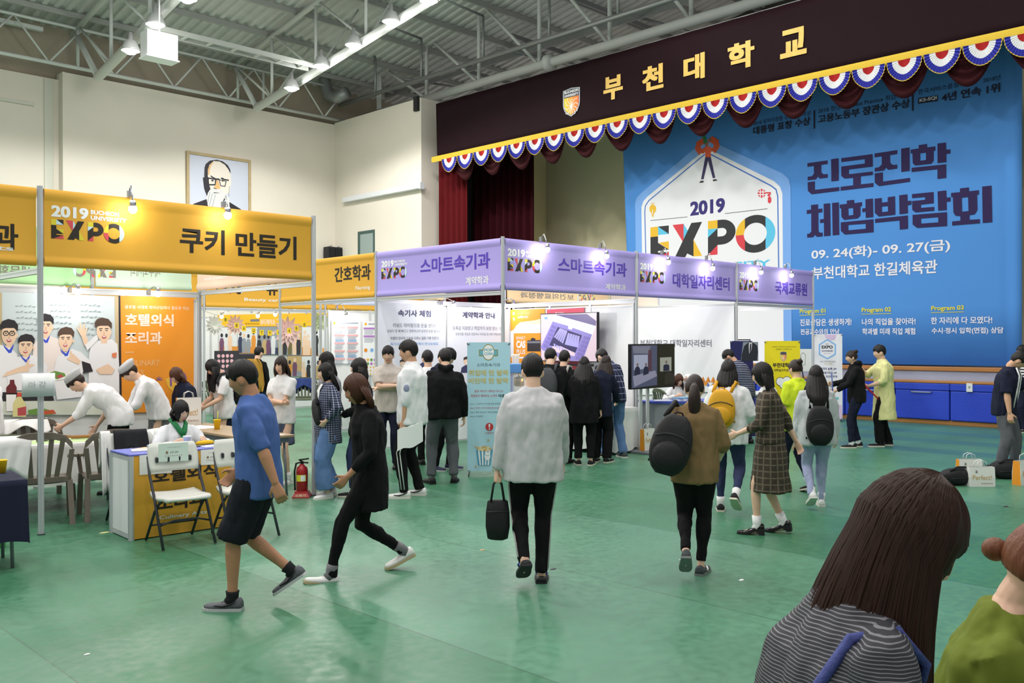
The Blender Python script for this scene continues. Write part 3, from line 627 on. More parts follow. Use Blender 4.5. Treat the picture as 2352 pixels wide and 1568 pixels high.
pp([(700, 1000), (820, 985), (960, 985), (1080, 1080), (1160, 1200), (1170, 1400), (1120, 1700), (900, 2000), (720, 1700), (640, 1330), (620, 1200), (650, 1080)], BD)
for q in (((700, 1050), (640, 1330)), ((760, 1090), (690, 1380)), ((830, 1120), (760, 1400)), ((1080, 1130), (1130, 1400)), ((1170, 920), (1150, 1160))): P.lpx([A(*q[0]), A(*q[1])], .018, BG)
pp([(780, 1062), (900, 1070), (950, 1080), (800, 1085)], HR)
P.build(T, 'portrait_figure')
b = MB(); a, c = atX(791, 458, XS-.1), atX(966, 425, XS-.1); b.box((XS-.2, c.y-.1, 7.03), (XS-.004, a.y, 7.22), bev=.015); b.box((XS-.21, c.y-.11, 7.0), (XS-.004, c.y-.02, 7.24), bev=.01)
solo(b, 'projector_screen_case', mat('screen_case', (224, 226, 230), .4), 'long white roller-screen case high on the white wall beside the stage', 'screen case')
b = MB(); a, c = atX(823, 533, XS), atX(861, 527, XS); zt = 5.87
GRN = mat('door_frame_green', (66, 92, 88), .5)
b.box((XS-.03, a.y-.12, 3.2), (XS-.002, a.y, zt)); b.box((XS-.03, c.y, 3.2), (XS-.002, c.y+.08, zt)); b.box((XS-.03, c.y+.08, zt-.1), (XS-.002, a.y-.12, zt)); dr = struct(b, 'door_1', GRN)
b = MB(); b.box((XS-.012, c.y+.081, 3.2), (XS-.003, a.y-.121, zt-.101)); b.build('door_panel', mat('door_glass_grey', (150, 166, 164), .3), dr, loc=(0, 0, 0))
p = atY(750, 567, 29.35); q = atY(787, 592, 29.35)
for i in range(2):
    x = p.x+.05+i*.36; t = thing('wall_speaker', 'black loudspeaker mounted in the wall corner, one of a pair', 'speaker', (x, 29.35, 4.7), 'corner loudspeakers')
    b = MB(); b.box((x, 29.3, 4.65), (x+.33, 29.65, 5.36), bev=.02); b.build('cabinet', mat('speaker_black', (34, 34, 38), .6), t)
    b = MB(); b.box((x+.03, 29.285, 4.7), (x+.3, 29.3, 5.3)); b.build('grille', mat('speaker_grille', (24, 24, 27), .8, bump=.4, bs=200), t)
    b = MB(); b.box((x+.1, 29.6, 5.05), (x+.2, 29.8, 5.12)); b.build('wall_mount', STEEL_D, t); b = MB(); b.tube([(x+.1, 29.5, 5.36), (x+.3, 29.5, 5.42), (x+.34, 29.75, 5.42)], .015); b.build('bracket', STEEL_D, t)
p = atX(957, 235, XS-.05); b = MB(); b.box((XS-.12, p.y-.1, 9.75), (XS, p.y+.1, 10.25)); solo(b, 'cable_box', mat('box_black', (40, 40, 42)), 'small black cable box at the wall top beside the valance', 'cable box')
# ================================================================== booths
ALU = mat('booth_aluminium', (206, 208, 212), .4, .3); ALUD = mat('booth_slot', (110, 112, 118), .5, .4)
ORN = mat('sign_orange_cloth', (236, 176, 64), .6, spec=.3); PUR = mat('sign_purple_cloth', (184, 168, 240), .6, spec=.3)
BACKO = mat('sign_back_orange', (240, 206, 158), .7); BACKG = mat('sign_back_green', (176, 222, 164), .7); BACKG2 = mat('sign_back_pale_green', (206, 230, 206), .7); BACKP = mat('sign_back_pink', (236, 206, 184), .7); BACKB = mat('sign_back_blue', (206, 214, 240), .7)
INKB = mat('sign_brown_black', (48, 40, 32)); PURT = mat('sign_violet_letter', (92, 66, 190)); WHT = mat('sign_white_letter', (250, 250, 250)); CYP = mat('sign_pale_cyan', (206, 230, 240))
FADE = mat('sign_faded_letter', (140, 132, 124))
FR, ZB, ZT = 9.22, 2.53, 3.265
def post(X, Y, z=ZT+.02, label=None, group=None):
    t = thing('booth_post', label or 'grey aluminium booth post', 'post', (X, Y, 0), group)
    b = MB(); r = [.03, .03, .021, .021]; ring = []
    for k in range(32):
        a = 2*PI*(k+.5)/32; q = .027 if k % 4 in (0, 3) else .021; ring.append((q*math.cos(a), q*math.sin(a)))
    b.loft([[Vector((X+x, Y+y, zz)) for x, y in ring] for zz in (.012, z)], smooth=False); b.build('shaft', ALU, t)
    b = MB(); b.lathe([(.035, 0), (.035, .012), (.03, .02)], (X, Y, 0), 12); b.build('foot', ALUD, t); return t
def rail(p, q, label, z0=2.46, z1=2.52):
    b = MB(); p, q = Vector((*p, 0)), Vector((*q, 0)); d = (q-p).normalized(); p += d*.032; q -= d*.032; n = Vector((-d.y, d.x, 0))*.016
    for a, c in ((z0, z0+.02), (z1-.02, z1)):
        b.loft([[e+n+Vector((0, 0, a)), e-n+Vector((0, 0, a)), e-n+Vector((0, 0, c)), e+n+Vector((0, 0, c))] for e in (p, q)], smooth=False)
    n2 = n*.6; b.loft([[e+n2+Vector((0, 0, z0)), e-n2+Vector((0, 0, z0)), e-n2+Vector((0, 0, z1)), e+n2+Vector((0, 0, z1))] for e in (p, q)], smooth=False)
    return solo(b, 'booth_rail', ALU, label, 'rail')
def fascia(ax, c, a, e, front, back, label, z0=ZB, z1=ZT):
    """cloth sign between two posts; a..e along the plane"""
    o = (lambda u_, w_, z: Vector((u_, c-w_, z))) if ax == 'Y' else (lambda u_, w_, z: Vector((c-w_, u_, z)))
    a, e = min(a, e)+.034, max(a, e)-.034
    m = o((a+e)/2, 0, z0); t = thing('fascia_sign', label, 'sign', m)
    h = z1-z0; pr = [(0, 0), (.016, .02), (.018, .055), (.004, .085), (.0, .11), (0, h-.125), (.004, h-.10), (.017, h-.075), (.017, h-.02), (0, h)]
    b = MB(); b.loft([[o(a, w_, z0+z) for w_, z in pr], [o(e, w_, z0+z) for w_, z in pr]], 0, closed=False)
    b.loft([[o(a, -.022, z0+z) for z in (0, h)], [o(e, -.022, z0+z) for z in (0, h)]], 1, closed=False)
    for zz in (0, h): b.quad(o(a, 0, z0+zz), o(e, 0, z0+zz), o(e, -.022, z0+zz), o(a, -.022, z0+zz), 1)
    b.build('sign_cloth', [front, back], t, fix=False); return t
FAC = (INKB, mat('logo_yellow', (232, 214, 60)), mat('logo_red', (224, 84, 94)), CYP)
def logo(t, ax, c, box=None, px=None, top=True, mirror=False, K=FAC, back=False, lift=.002):
    P = Print(ax, c, lift, back)
    if px: a, e, tp = P.m(*px[0]), P.m(*px[2]), P.m(*px[1]); u0, v0, w_, h = a[0], a[1], e[0]-a[0], tp[1]-a[1]
    else: u0, v0, w_, h = box
    expo(P, u0, v0, w_, h, K, mirror)
    if top:
        P.text('2019', (u0, v0+h*1.12, u0+w_*.51, v0+h*1.72), WHT, .045); P.text('BUCHEON', (u0+w_*.54, v0+h*1.43, u0+w_*.95, v0+h*1.66), WHT, .035); P.text('UNIVERSITY', (u0+w_*.54, v0+h*1.13, u0+w_*1.06, v0+h*1.36), WHT, .035)
    return P.build(t, 'logo')
def letters(t, ax, c, items, name='lettering', lift=.002, back=False):
    P = Print(ax, c, lift, back)
    for it in items: P.tpx(*it)
    return P.build(t, name)
# posts and signs of the orange cookie booth
post(2.93, FR, label='aluminium booth post carrying a handwritten paper sheet'); post(5.92, FR, label='aluminium booth post beside the red fire extinguisher')
post(5.97, 12.2, 2.53, 'aluminium post at the end of the chef poster wall'); post(0, FR, label='aluminium booth post outside the cut-off orange sign')
T = fascia('Y', FR, 0, 2.93, ORN, BACKO, 'orange fascia sign cut by the frame edge, ending in ts')
letters(T, 'Y', FR, [('호텔외식조리과', (-420, 545), (-420, 478), (42, 540), INKB, .03), ('Culinary Arts', (-290, 560), (-290, 545), (31, 577), WHT, .02)])
logo(T, 'Y', FR, (.25, 2.72, .75, .22))
T = fascia('Y', FR, 2.93, 5.92, ORN, BACKO, 'large orange fascia sign for cookie making with two clip lamps')
letters(T, 'Y', FR, [('쿠키 만들기', (413, 579), (413, 520), (681, 596), INKB, .03)]); logo(T, 'Y', FR, px=((117.4, 547), (117.4, 502.5), (281.5, 553)))
# side sign of that booth (seen from inside), its back is pale
def side_sign(c, a, e, back, txt, label, m=WHT):
    t = fascia('X', c, a, e, ORN, back, label); return t
T = fascia('X', 5.92, FR+.03, 12.2, BACKP, BACKP, 'pale side sign of the cookie booth seen from inside')
letters(T, 'X', 5.92, [('Culinary Arts', (470, 645), (470, 638), (520, 640), WHT, .02, True)])
# sign row behind, seen from the back through the cookie booth
for i, (a, e, m, tx, lb) in enumerate(((1.6, 3.1, BACKG, '세무', 'green sign seen from behind with mirrored letters beside the first post'), (3.1, 4.55, BACKG, None, 'green sign seen from behind with mirrored EXPO word'), (4.55, 5.93, BACKG2, 'x', 'pale green sign seen from behind with faint mirrored words'))):
    T = fascia('Y', 12.3, a, e, m, m, lb)
    if i == 0: letters(T, 'Y', 12.3, [('세무회계과', (-60, 627), (-60, 605), (74, 620), FADE, .02, True)])
    if i == 1: logo(T, 'Y', 12.3, px=((170, 634), (170, 606), (266, 640)), top=False, mirror=True, K=(FADE, FAC[1], FAC[2], CYP))
    if i == 2: letters(T, 'Y', 12.3, [('세무회계과', (298, 634), (298, 606), (368, 634), FADE, 0, True), ('Tax and Accounting', (296, 654), (296, 644), (366, 655), WHT, .01, True)])
rail((5.92, FR), (5.97, 12.2), 'aluminium side rail with loose cables from post to chef wall'); rail((2.93, FR), (2.93, 12.2), 'aluminium side rail running back from the post with the paper')
rail((0.5, 12.15), (5.97, 12.15), 'aluminium top rail of the chef poster wall', 2.42, 2.50)
# purple row and nursing
PP = [(9.03, FR), (12.12, FR), (15.22, FR), (18.28, FR)]
for (X, Y), l in zip(PP, ('aluminium corner post between the two violet shorthand signs', 'aluminium post beside the job-centre sign', 'aluminium post between the job-centre and exchange signs', 'last aluminium post of the violet row, before the blue banner')): post(X, Y, label=l)
post(9.03, 12.2, label='aluminium post between the nursing sign and the violet sign'); post(9.03, 15.2, label='aluminium post at the far end of the nursing sign'); post(12.12, 12.2, 2.5, 'inner aluminium post at the back corner of the shorthand booth'); post(18.28, 12.2, 2.5, 'aluminium post at the open back of the exchange booth'); post(15.22, 12.2, 2.5, 'aluminium post at the back of the white job-centre cloth')
for x_, y_, l_ in ((12.12, 12.33, 'aluminium post at the start of the mirrored EXPO sign'), (1.6, 12.33, 'aluminium post holding the green back sign outside the frame'), (3.1, 12.33, 'aluminium post between the two green back signs'), (4.55, 12.33, 'aluminium post between the green and pale green back signs'), (10.62, 12.33, 'aluminium post at the end of the pale sign above the posters'), (10.0, 15.33, 'aluminium post at the near end of the pale blue back sign'), (12.03, 15.33, 'aluminium post at the far end of the pale blue back sign'), (17.03, 12.33, 'aluminium post at the end of the cream back sign')): post(x_, y_, label=l_)
T = fascia('X', 9.03, FR, 12.2, PUR, mat('sign_back_violet', (226, 220, 246)), 'violet shorthand fascia sign without lamps, beside the nursing sign')
logo(T, 'X', 9.03, px=((876.3, 641), (876.3, 617), (933, 634)))
letters(T, 'X', 9.03, [('스마트속기과', (965.6, 629), (965.6, 594.5), (1125.8, 610), PURT, .03), ('계약학과', (1069.7, 655.5), (1069.7, 636), (1122.5, 650), WHT, .02)])
for i, (a, e, pxs, txt, lb) in enumerate((
    (9.03, 12.12, ((1165.8, 621.2), (1165.8, 591.3), (1243, 625)), [('스마트속기과', (1281.9, 624.5), (1281.9, 590), (1439.5, 640), PURT, .03), ('계약학과', (1390.3, 665.3), (1390.3, 650.5), (1437, 668), WHT, .02)], 'violet shorthand fascia sign with two clip lamps'),
    (12.12, 15.22, ((1470.2, 647), (1470.2, 621.4), (1526.8, 650)), [('대학일자리센터', (1544.9, 659), (1544.9, 626), (1675.5, 668), PURT, .03)], 'violet job-centre fascia sign with two clip lamps'),
    (15.22, 18.28, ((1698.5, 665.3), (1698.5, 641), (1741.3, 668)), [('국제교류원', (1780.2, 675.2), (1780.2, 645), (1853.7, 680), PURT, .03)], 'violet exchange-office fascia sign, last of the row'))):
    T = fascia('Y', FR, a, e, PUR, PUR, lb); logo(T, 'Y', FR, px=pxs); letters(T, 'Y', FR, txt)
    if i == 2: rail((a, FR), (e, FR), 'white rail under the exchange-office sign')
T = fascia('X', 9.03, 12.2, 15.2, ORN, BACKO, 'orange nursing fascia sign beside the violet corner')
letters(T, 'X', 9.03, [('간호학과', (768.7, 648.7), (768.7, 614), (851.6, 640), INKB, .03), ('Nursing', (817, 668), (817, 657), (850.3, 665), WHT, .01)])
rail((9.03, FR), (9.03, 12.2), 'aluminium rail under the unlit violet sign'); rail((9.03, 12.2), (9.03, 15.2), 'aluminium rail under the nursing sign'); rail((12.12, FR), (12.12, 12.2), 'aluminium top rail of the wall behind the big screen', 2.42, 2.5); rail((15.22, FR), (15.22, 12.2), 'aluminium top rail over the white job-centre cloth', 2.42, 2.5); rail((18.28, FR), (18.28, 12.2), 'thin aluminium rail at the open end of the violet row'); rail((9.03, 12.2), (12.12, 12.2), 'aluminium top rail over the shorthand posters', 2.42, 2.5); rail((15.22, 12.2), (18.28, 12.2), 'thin aluminium rail at the back of the exchange booth')
for i, (a, e, m, tx, lb) in enumerate(((9.06, 10.6, BACKO, 'E', 'pale orange sign seen from behind above the shorthand posters'), (12.14, 15.2, BACKO, '보건의료행정과', 'pale orange sign seen from behind with mirrored EXPO word'), (15.24, 17.0, mat('sign_back_cream', (240, 222, 200)), 'Healthcare', 'cream sign seen from behind with mirrored white word'))):
    T = fascia('Y', 12.3, a, e, m, m, lb)
    if i == 1: letters(T, 'Y', 12.3, [(tx, (1195, 684), (1195, 670), (1318, 694), FADE, .02, True)]); logo(T, 'Y', 12.3, px=((1327, 692), (1327, 676), (1366, 694)), top=False, mirror=True, K=(FADE, FAC[1], FAC[2], CYP))
    if i == 2: letters(T, 'Y', 12.3, [(tx, (1440, 702), (1440, 695), (1492, 702), WHT, .01, True)])
# beauty booth across the aisle
BY = 18.2
for x in (9.0, 12.0, 15.0): post(x, BY, label={9.0: 'aluminium post at the near end of the beauty booth', 12.0: 'aluminium post hidden behind the nursing sign', 15.0: 'aluminium post at the far end of the beauty row'}[x])
T = fascia('Y', BY, 6.2, 9.0, ORN, BACKO, 'orange fascia sign beyond the chef wall'); T = fascia('Y', BY, 9.0, 12.0, ORN, BACKO, 'orange beauty care fascia sign across the aisle')
letters(T, 'Y', BY, [('뷰티케어과', (612, 678), (612, 648), (742, 690), INKB, .03), ('Beauty care(Hair Design)', (561, 692.5), (561, 683.5), (741, 698), WHT, .015)]); logo(T, 'Y', BY, px=((496, 673), (496, 655), (556, 676)))
fascia('Y', BY, 12.0, 15.0, ORN, BACKO, 'orange fascia sign showing below the nursing sign'); rail((6.2, BY), (9.0, BY), 'aluminium rail beyond the chef wall'); rail((9.0, BY), (12.0, BY), 'aluminium rail under the beauty care sign')
T = fascia('Y', 15.3, 10.02, 12.0, BACKB, BACKB, 'pale blue sign seen from behind in the nursing booth')
letters(T, 'Y', 15.3, [('과학식품영양과', (762, 716), (762, 708), (832, 716), FADE, .01, True)])
# ---- partition walls
PW_ = mat('partition_white', (238, 238, 240), .45, spec=.4, var=.02, vs=1)
def panels(ax, c, a, e, label, group, z1=2.42, th=.02, n=3):
    st = (e-a)/n
    for i in range(n):
        p, q = a+st*i, a+st*(i+1)
        t = thing('partition_panel', label, 'wall panel', ((p+q)/2, c, 0) if ax == 'Y' else (c, (p+q)/2, 0), group)
        b = MB()
        if ax == 'Y': b.box((p+.025, c-th/2, .06), (q-.025, c+th/2, z1-.05))
        else: b.box((c-th/2, p+.025, .06), (c+th/2, q-.025, z1-.05))
        b.build('board', PW_, t); b = MB()
        for k in (p+.012, q-.012):
            if ax == 'Y': b.box((k-.012, c-.02, 0), (k+.012, c+.02, z1))
            else: b.box((c-.02, k-.012, 0), (c+.02, k+.012, z1))
        for zz in (.03, z1-.05):
            if ax == 'Y': b.box((p+.024, c-.016, zz), (q-.024, c+.016, zz+.03))
            else: b.box((c-.016, p+.024, zz), (c+.016, q-.024, zz+.03))
        b.build('frame', ALU, t)
panels('Y', 12.15, .6, 5.93, 'white partition panel behind the chef poster', 'panels of the chef wall', n=5)
panels('Y', 12.15, 9.08, 12.08, 'white partition panel behind the shorthand posters', 'panels behind the shorthand posters'); panels('X', 12.12, FR+.04, 12.1, 'white partition panel behind the big screen', 'panels behind the big screen')
panels('X', 15.22, FR+.04, 12.1, 'white partition panel behind the job-centre cloth', 'panels behind the job-centre cloth'); panels('Y', 15.15, 10.05, 12.05, 'white partition panel in the nursing booth', 'panels in the nursing booth', n=2)
panels('Y', 21.2, 6.3, 15.0, 'white partition panel behind the hairdressing photos', 'panels of the beauty booth', n=8)
# ---- posters
def sheet(name, ax, c, px4, m, label, cat='poster', th=.006, wave=0):
    """flat hung sheet whose outline is given in picture corners"""
    P = Print(ax, c); q = [P.m(*p) for p in px4]; t = thing(name, label, cat, P.w(sum(u for u, v in q)/4, min(v for u, v in q), 0))
    b = MB(); b.prism([P.w(u, v, 0) for u, v in q], P.w(0, 0, -th)-P.w(0, 0, 0)); b.build('sheet', m, t); return t
YC = 12.11
T = sheet('chef_poster', 'Y', YC, [(-200, 662), (266, 680), (272, 953), (-200, 946)], mat('poster_board_grey', (204, 214, 218), .6), 'large photo poster of laughing chefs in black caps and blue scarves')
P = Print('Y', YC-.001, .001); A = lambda x, y: (x/4.6125, 640+y/4.6125); pp = lambda pts, m: P.px([A(*p) for p in pts], m)
CW = mat('photo_chef_white', (238, 236, 240)); CW2 = mat('photo_chef_cream', (240, 226, 222)); CS = mat('photo_skin', (238, 204, 176)); CK = mat('photo_cap_black', (44, 40, 46)); CKB = mat('photo_cap_brown', (86, 66, 56)); CB = mat('photo_scarf_blue', (64, 84, 206)); CM = mat('photo_mouth', (190, 80, 84)); CH = mat('photo_hair', (52, 44, 46)); CL = mat('photo_counter', (214, 218, 204)); CG = mat('photo_salad', (110, 150, 70)); CP = mat('photo_plate', (246, 242, 240)); WD = mat('photo_wood_edge', (196, 176, 140))
pp([(1215, 185), (1255, 185), (1262, 1290), (1225, 1290)], WD); pp([(-900, 140), (20, 145), (26, 1300), (-900, 1300)], WD)
for (x0, y0, n) in ((165, 290, 5), (530, 280, 5), (850, 280, 6)):
    for k in range(n):
        for j in range(5): P.lpx([A(x0+j*45+k*6, y0+k*62+j*2), A(x0+j*45+26+k*6, y0+k*62+j*2-(j % 2)*12)], .012, mat('photo_marker', (150, 164, 168)))
pp([(-60, 1290), (1262, 1300), (1262, 1440), (-60, 1440)], CL); pp([(-60, 1180), (560, 1240), (570, 1290), (-60, 1300)], CK)
def chef(fx, fy, fw, fh, body, coat, cap, tilt=0, scarf=True, glasses=False, bl=CS):
    pp(body, coat)
    pp([(fx-fw*.3, fy+fh*.6), (fx+fw*.35, fy+fh*.6), (fx+fw*.45, fy+fh*1.25), (fx-fw*.35, fy+fh*1.25)], CS)
    if scarf: pp([(fx-fw*.75, fy+fh*.95), (fx-fw*.2, fy+fh*1.35), (fx+fw*.05, fy+fh*1.5), (fx+fw*.45, fy+fh*1.05), (fx+fw*.62, fy+fh*.95), (fx+fw*.3, fy+fh*1.75), (fx-fw*.05, fy+fh*1.8), (fx-fw*.55, fy+fh*1.3)], CB)
    pp(oval(fx+fw*.95+tilt, fy+fh*.1, fw*.14, fh*.2, 10), CS)
    pp([(fx+x*fw+tilt*(-y), fy+y*fh) for x, y in oval(0, 0, .92, 1.05, 22)], CS)
    pp([(fx+x*fw+tilt*(-y), fy+y*fh) for x, y in ((-1.1, -.45), (-1.12, -.9), (-.8, -1.3), (-.1, -1.5), (.7, -1.35), (1.12, -.9), (1.08, -.3), (.6, -.62), (-.4, -.62))], cap)
    for sx in (-.38, .38):
        P.px([A(fx+(sx+x)*fw+tilt*.1, fy+(y-.12)*fh) for x, y in oval(0, 0, .17, .05, 10)], CH); P.lpx([A(fx+(sx-.2)*fw, fy-.3*fh), A(fx+(sx+.2)*fw, fy-.32*fh)], .012, CH)
        if glasses: P.lpx([A(fx+(sx+x)*fw, fy+(y-.1)*fh) for x, y in oval(0, 0, .33, .2, 12)], .01, CK, True)
    P.lpx([A(fx+.02*fw, fy), A(fx+.08*fw, fy+.25*fh), A(fx-.08*fw, fy+.28*fh)], .008, mat('photo_nose', (206, 160, 130)))
    pp([(fx+x*fw-tilt*.5, fy+(y+.58)*fh) for x, y in oval(0, 0, .3, .17, 12)], CM); pp([(fx+x*fw-tilt*.5, fy+(y+.53)*fh) for x, y in oval(0, 0, .22, .06, 10)], CP)
chef(480, 510, 78, 95, [(420, 610), (520, 600), (640, 650), (690, 760), (690, 1100), (330, 1100), (350, 700)], CW2, CK)
chef(1095, 560, 82, 100, [(1000, 660), (1180, 640), (1240, 690), (1258, 900), (1262, 1290), (930, 1290), (940, 800), (960, 700)], CW, CKB, -6, scarf=False)
chef(92, 590, 86, 110, [(0, 700), (100, 720), (180, 800), (150, 1200), (-120, 1200), (-120, 720)], CW, CK, 0, glasses=True)
chef(690, 650, 78, 95, [(600, 830), (760, 740), (860, 780), (960, 880), (980, 960), (870, 990), (860, 1250), (600, 1280), (560, 1000)], CW, CKB, 8)
chef(268, 720, 80, 92, [(160, 830), (330, 810), (430, 830), (500, 930), (470, 1180), (90, 1180), (60, 1000)], CW, CK, 8)
pp([(855, 600), (905, 590), (940, 690), (890, 710)], CS); pp([(850, 600), (805, 520), (815, 505), (845, 545), (832, 470), (850, 470), (868, 540), (878, 475), (895, 480), (892, 545), (912, 515), (920, 525), (905, 590)], CS)
pp([(895, 700), (1020, 590), (1035, 640), (920, 760)], CW); pp([(860, 870), (950, 900), (980, 980), (880, 1000)], CK)
pp([(700, 850), (770, 790), (850, 870), (830, 910), (740, 870)], CS); pp([(735, 760), (755, 770), (765, 830), (735, 830)], CS); pp([(1010, 960), (1140, 900), (1210, 960), (1180, 1010), (1050, 1010)], CS)
pp([(20, 1040), (60, 990), (210, 930), (330, 900), (365, 912), (300, 950), (300, 985), (210, 990)], CS); pp([(265, 920), (288, 850), (305, 860), (296, 930)], CS); pp([(1180, 790), (1230, 780), (1228, 830), (1200, 838), (1182, 825)], mat('photo_patch', (226, 130, 90)))
pp([(480, 1000), (520, 980), (740, 990), (750, 1010), (680, 1060), (570, 1080), (490, 1040)], CP); pp([(520, 995), (580, 975), (680, 1000), (690, 1030), (600, 1065), (540, 1035)], CG); pp([(590, 1030), (640, 1010), (670, 1035), (620, 1055)], CM)
pp([(100, 1070), (145, 1068), (150, 1110), (172, 1150), (170, 1210), (60, 1210), (62, 1150), (98, 1110)], mat('photo_bottle_red', (110, 40, 44))); pp([(60, 1225), (168, 1225), (150, 1400), (62, 1400)], CP)
pp([(178, 1200), (222, 1200), (222, 1250), (270, 1340), (272, 1460), (180, 1460), (130, 1460), (130, 1320), (175, 1250)], mat('photo_oil', (226, 214, 150))); pp([(180, 1370), (270, 1350), (272, 1445), (182, 1450)], CM); pp([(176, 1205), (222, 1205), (222, 1250), (176, 1250)], mat('photo_cap_red', (214, 80, 70)))
pp([(290, 1390), (430, 1365), (560, 1400), (540, 1440), (300, 1440)], CG); pp([(440, 1400), (560, 1385), (590, 1425), (420, 1440)], mat('photo_tomato', (206, 90, 60)))
P.build(T, 'chef_photo')
T = sheet('culinary_banner', 'Y', YC, [(271, 679), (445, 684), (445, 944), (276, 948)], mat('banner_orange', (240, 152, 44), .6), 'orange hanging banner for culinary arts with whisk drawing')
P = Print('Y', YC-.001, .001); P.px([A(*p) for p in ((1253, 180), (1275, 180), (1292, 1420), (1270, 1420))], CK)
OT = mat('banner_pale_letter', (250, 224, 206)); OF = mat('banner_faint_letter', (244, 182, 116)); MV = mat('banner_mauve', (140, 96, 150)); YB = mat('banner_yellow', (240, 188, 66))
for it in (('글로벌 시대의 외식산업에서 필요로 하는', (1322, 316), (1322, 278), (2005, 325), OT, .01), ('호텔외식', (1325, 500), (1325, 368), (1840, 515), OT, .03), ('조리과', (1325, 695), (1325, 560), (1715, 700), OT, .03), ('CULINARY', (1330, 925), (1330, 862), (1695, 920), OF, .02), ('ARTS', (1335, 1033), (1335, 970), (1525, 1030), OF, .02)):
    P.tpx(it[0], A(*it[1]), A(*it[2]), A(*it[3]), it[4], it[5])
P.lpx([A(1330, 780), A(1412, 778)], .02, OF); pp([(1750, 1060), (1850, 1030), (1990, 1120), (2000, 1280), (1900, 1260), (1780, 1150)], YB)
for q in (-40, -20, 0, 20, 40): P.lpx([A(1915+q, 1000), A(1915+q*1.4, 1060), A(1915+q*.5, 1130)], .012, MV)
P.lpx([A(*p) for p in oval(1915, 1060, 58, 72)], .012, MV, True); P.lpx([A(1915, 1150), A(1917, 1290)], .04, MV); P.lpx([A(1808, 1000), A(1810, 1130)], .03, MV)
for k in range(5): P.lpx([A(1685, 1070), A(1685+35*math.cos(PI*k/4), 1070-35*math.sin(PI*k/4))], .01, MV)
P.build(T, 'print')
GRY = mat('print_grey', (120, 122, 134)); DKN = mat('print_slate_navy', (58, 60, 100)); LBL = mat('print_light_blue', (130, 180, 232)); PST = mat('poster_white', (232, 233, 242), .5); CYAN_ = mat('print_teal', (90, 190, 200))
T = sheet('shorthand_poster', 'Y', YC, [(868, 694), (1020, 702), (1020, 925), (868, 930)], PST, 'white shorthand-trial poster with typed Korean lines, first of the two')
Q6 = lambda x, y: (560+x/3.92, 400+y/3.92); P = Print('Y', YC-.001, .001)
for it in (('속기사 체험', (1388, 1280), (1388, 1218), (1685, 1280), DKN, .035), ('키보드 타이핑으로 돈을 번다?', (1342, 1378), (1342, 1340), (1725, 1378), GRY, .01), ('남보다 몇 배 빠르고 정확하니까 당연히 돈을 법니다', (1292, 1424), (1292, 1396), (1768, 1424), GRY, 0), ('차별된 장비와 기술을 다루는 일류 기록 전문가.', (1320, 1490), (1320, 1462), (1757, 1490), GRY, .005), ('속기사의 세계를 이곳에서 만나보세요.', (1320, 1542), (1320, 1514), (1755, 1542), LBL, .01)):
    P.tpx(it[0], Q6(*it[1]), Q6(*it[2]), Q6(*it[3]), it[4], it[5])
def toon(cx, cy, s, shirt, hair=CH):
    P.px(oval(cx, cy, 7*s, 9*s, 14), CS); P.px([(cx-7.5*s, cy-2*s), (cx-7*s, cy-9*s), (cx, cy-12*s), (cx+7*s, cy-10*s), (cx+7.5*s, cy-2*s), (cx+4*s, cy-5*s), (cx-4*s, cy-5*s)], hair)
    P.px([(cx-3*s, cy+8*s), (cx+3*s, cy+8*s), (cx+12*s, cy+14*s), (cx+14*s, cy+26*s), (cx-14*s, cy+26*s), (cx-12*s, cy+14*s)], shirt); P.px(oval(cx, cy+4*s, 3*s, 1.5*s, 8), CP)
toon(976, 822, 1, DKN); toon(925, 835, .9, CYAN_); P.build(T, 'print')
T = sheet('contract_poster', 'Y', YC, [(1027, 703), (1157, 708), (1157, 930), (1027, 925)], PST, 'white contract-course poster with typed Korean lines, second of the two')
P = Print('Y', YC-.001, .001)
for it in (('계약학과 안내', (1968, 1295), (1968, 1238), (2262, 1295), DKN, .035), ('등록금 지원받고 취업까지 보장 받는 기회!', (1880, 1402), (1880, 1366), (2345, 1402), GRY, .005), ('유망직종 취업과 전문학사 취득을 동시에 이뤄보세요', (1905, 1452), (1905, 1426), (2330, 1452), GRY, 0)):
    P.tpx(it[0], Q6(*it[1]), Q6(*it[2]), Q6(*it[3]), it[4], it[5])
toon(1072, 830, 1, DKN); toon(1110, 840, .9, GRY); P.build(T, 'print')
XC = 12.085
T = sheet('shorthand_machine_poster', 'X', XC, [(1172, 711), (1251, 709), (1251, 855), (1172, 858)], mat('poster_amber', (236, 152, 40), .5), 'amber poster of a shorthand machine on the wall beside the big screen')
P = Print('X', XC-.001, .001); Q7 = lambda x, y: (1180+x/9.8, 700+y/9.8)
P.px([Q7(*p) for p in ((-80, 600), (0, 560), (60, 460), (140, 420), (350, 440), (560, 420), (690, 400), (690, 632), (-80, 640))], PST); P.px([Q7(*p) for p in ((30, 500), (140, 390), (330, 365), (480, 345), (690, 290), (690, 400), (350, 440), (140, 425))], mat('poster_pale_green', (224, 224, 184)))
P.px([Q7(*p) for p in ((-80, 632), (0, 632), (0, 1170), (-80, 1172))], PST); P.px([Q7(*p) for p in ((0, 1172), (690, 1164), (690, 1200), (0, 1208))], PST)
for it in (('SMART CAS', (90, 222), (90, 176), (350, 218), OF, .0), ('스마트 카스', (90, 305), (90, 250), (325, 302), WHT, .02), ('SMART', (58, 780), (58, 712), (262, 778), PST, .0), ('CAS', (60, 970), (60, 805), (265, 966), PST, .05), ('PLUS', (65, 1105), (65, 1000), (260, 1100), PST, .01)):
    P.tpx(it[0], Q7(*it[1]), Q7(*it[2]), Q7(*it[3]), it[4], it[5])
P.px([Q7(*p) for p in oval(0, 195, 26, 34, 14)], PST); P.px([Q7(*p) for p in ((-14, 290), (10, 285), (28, 320), (20, 352), (-10, 352))], PST)
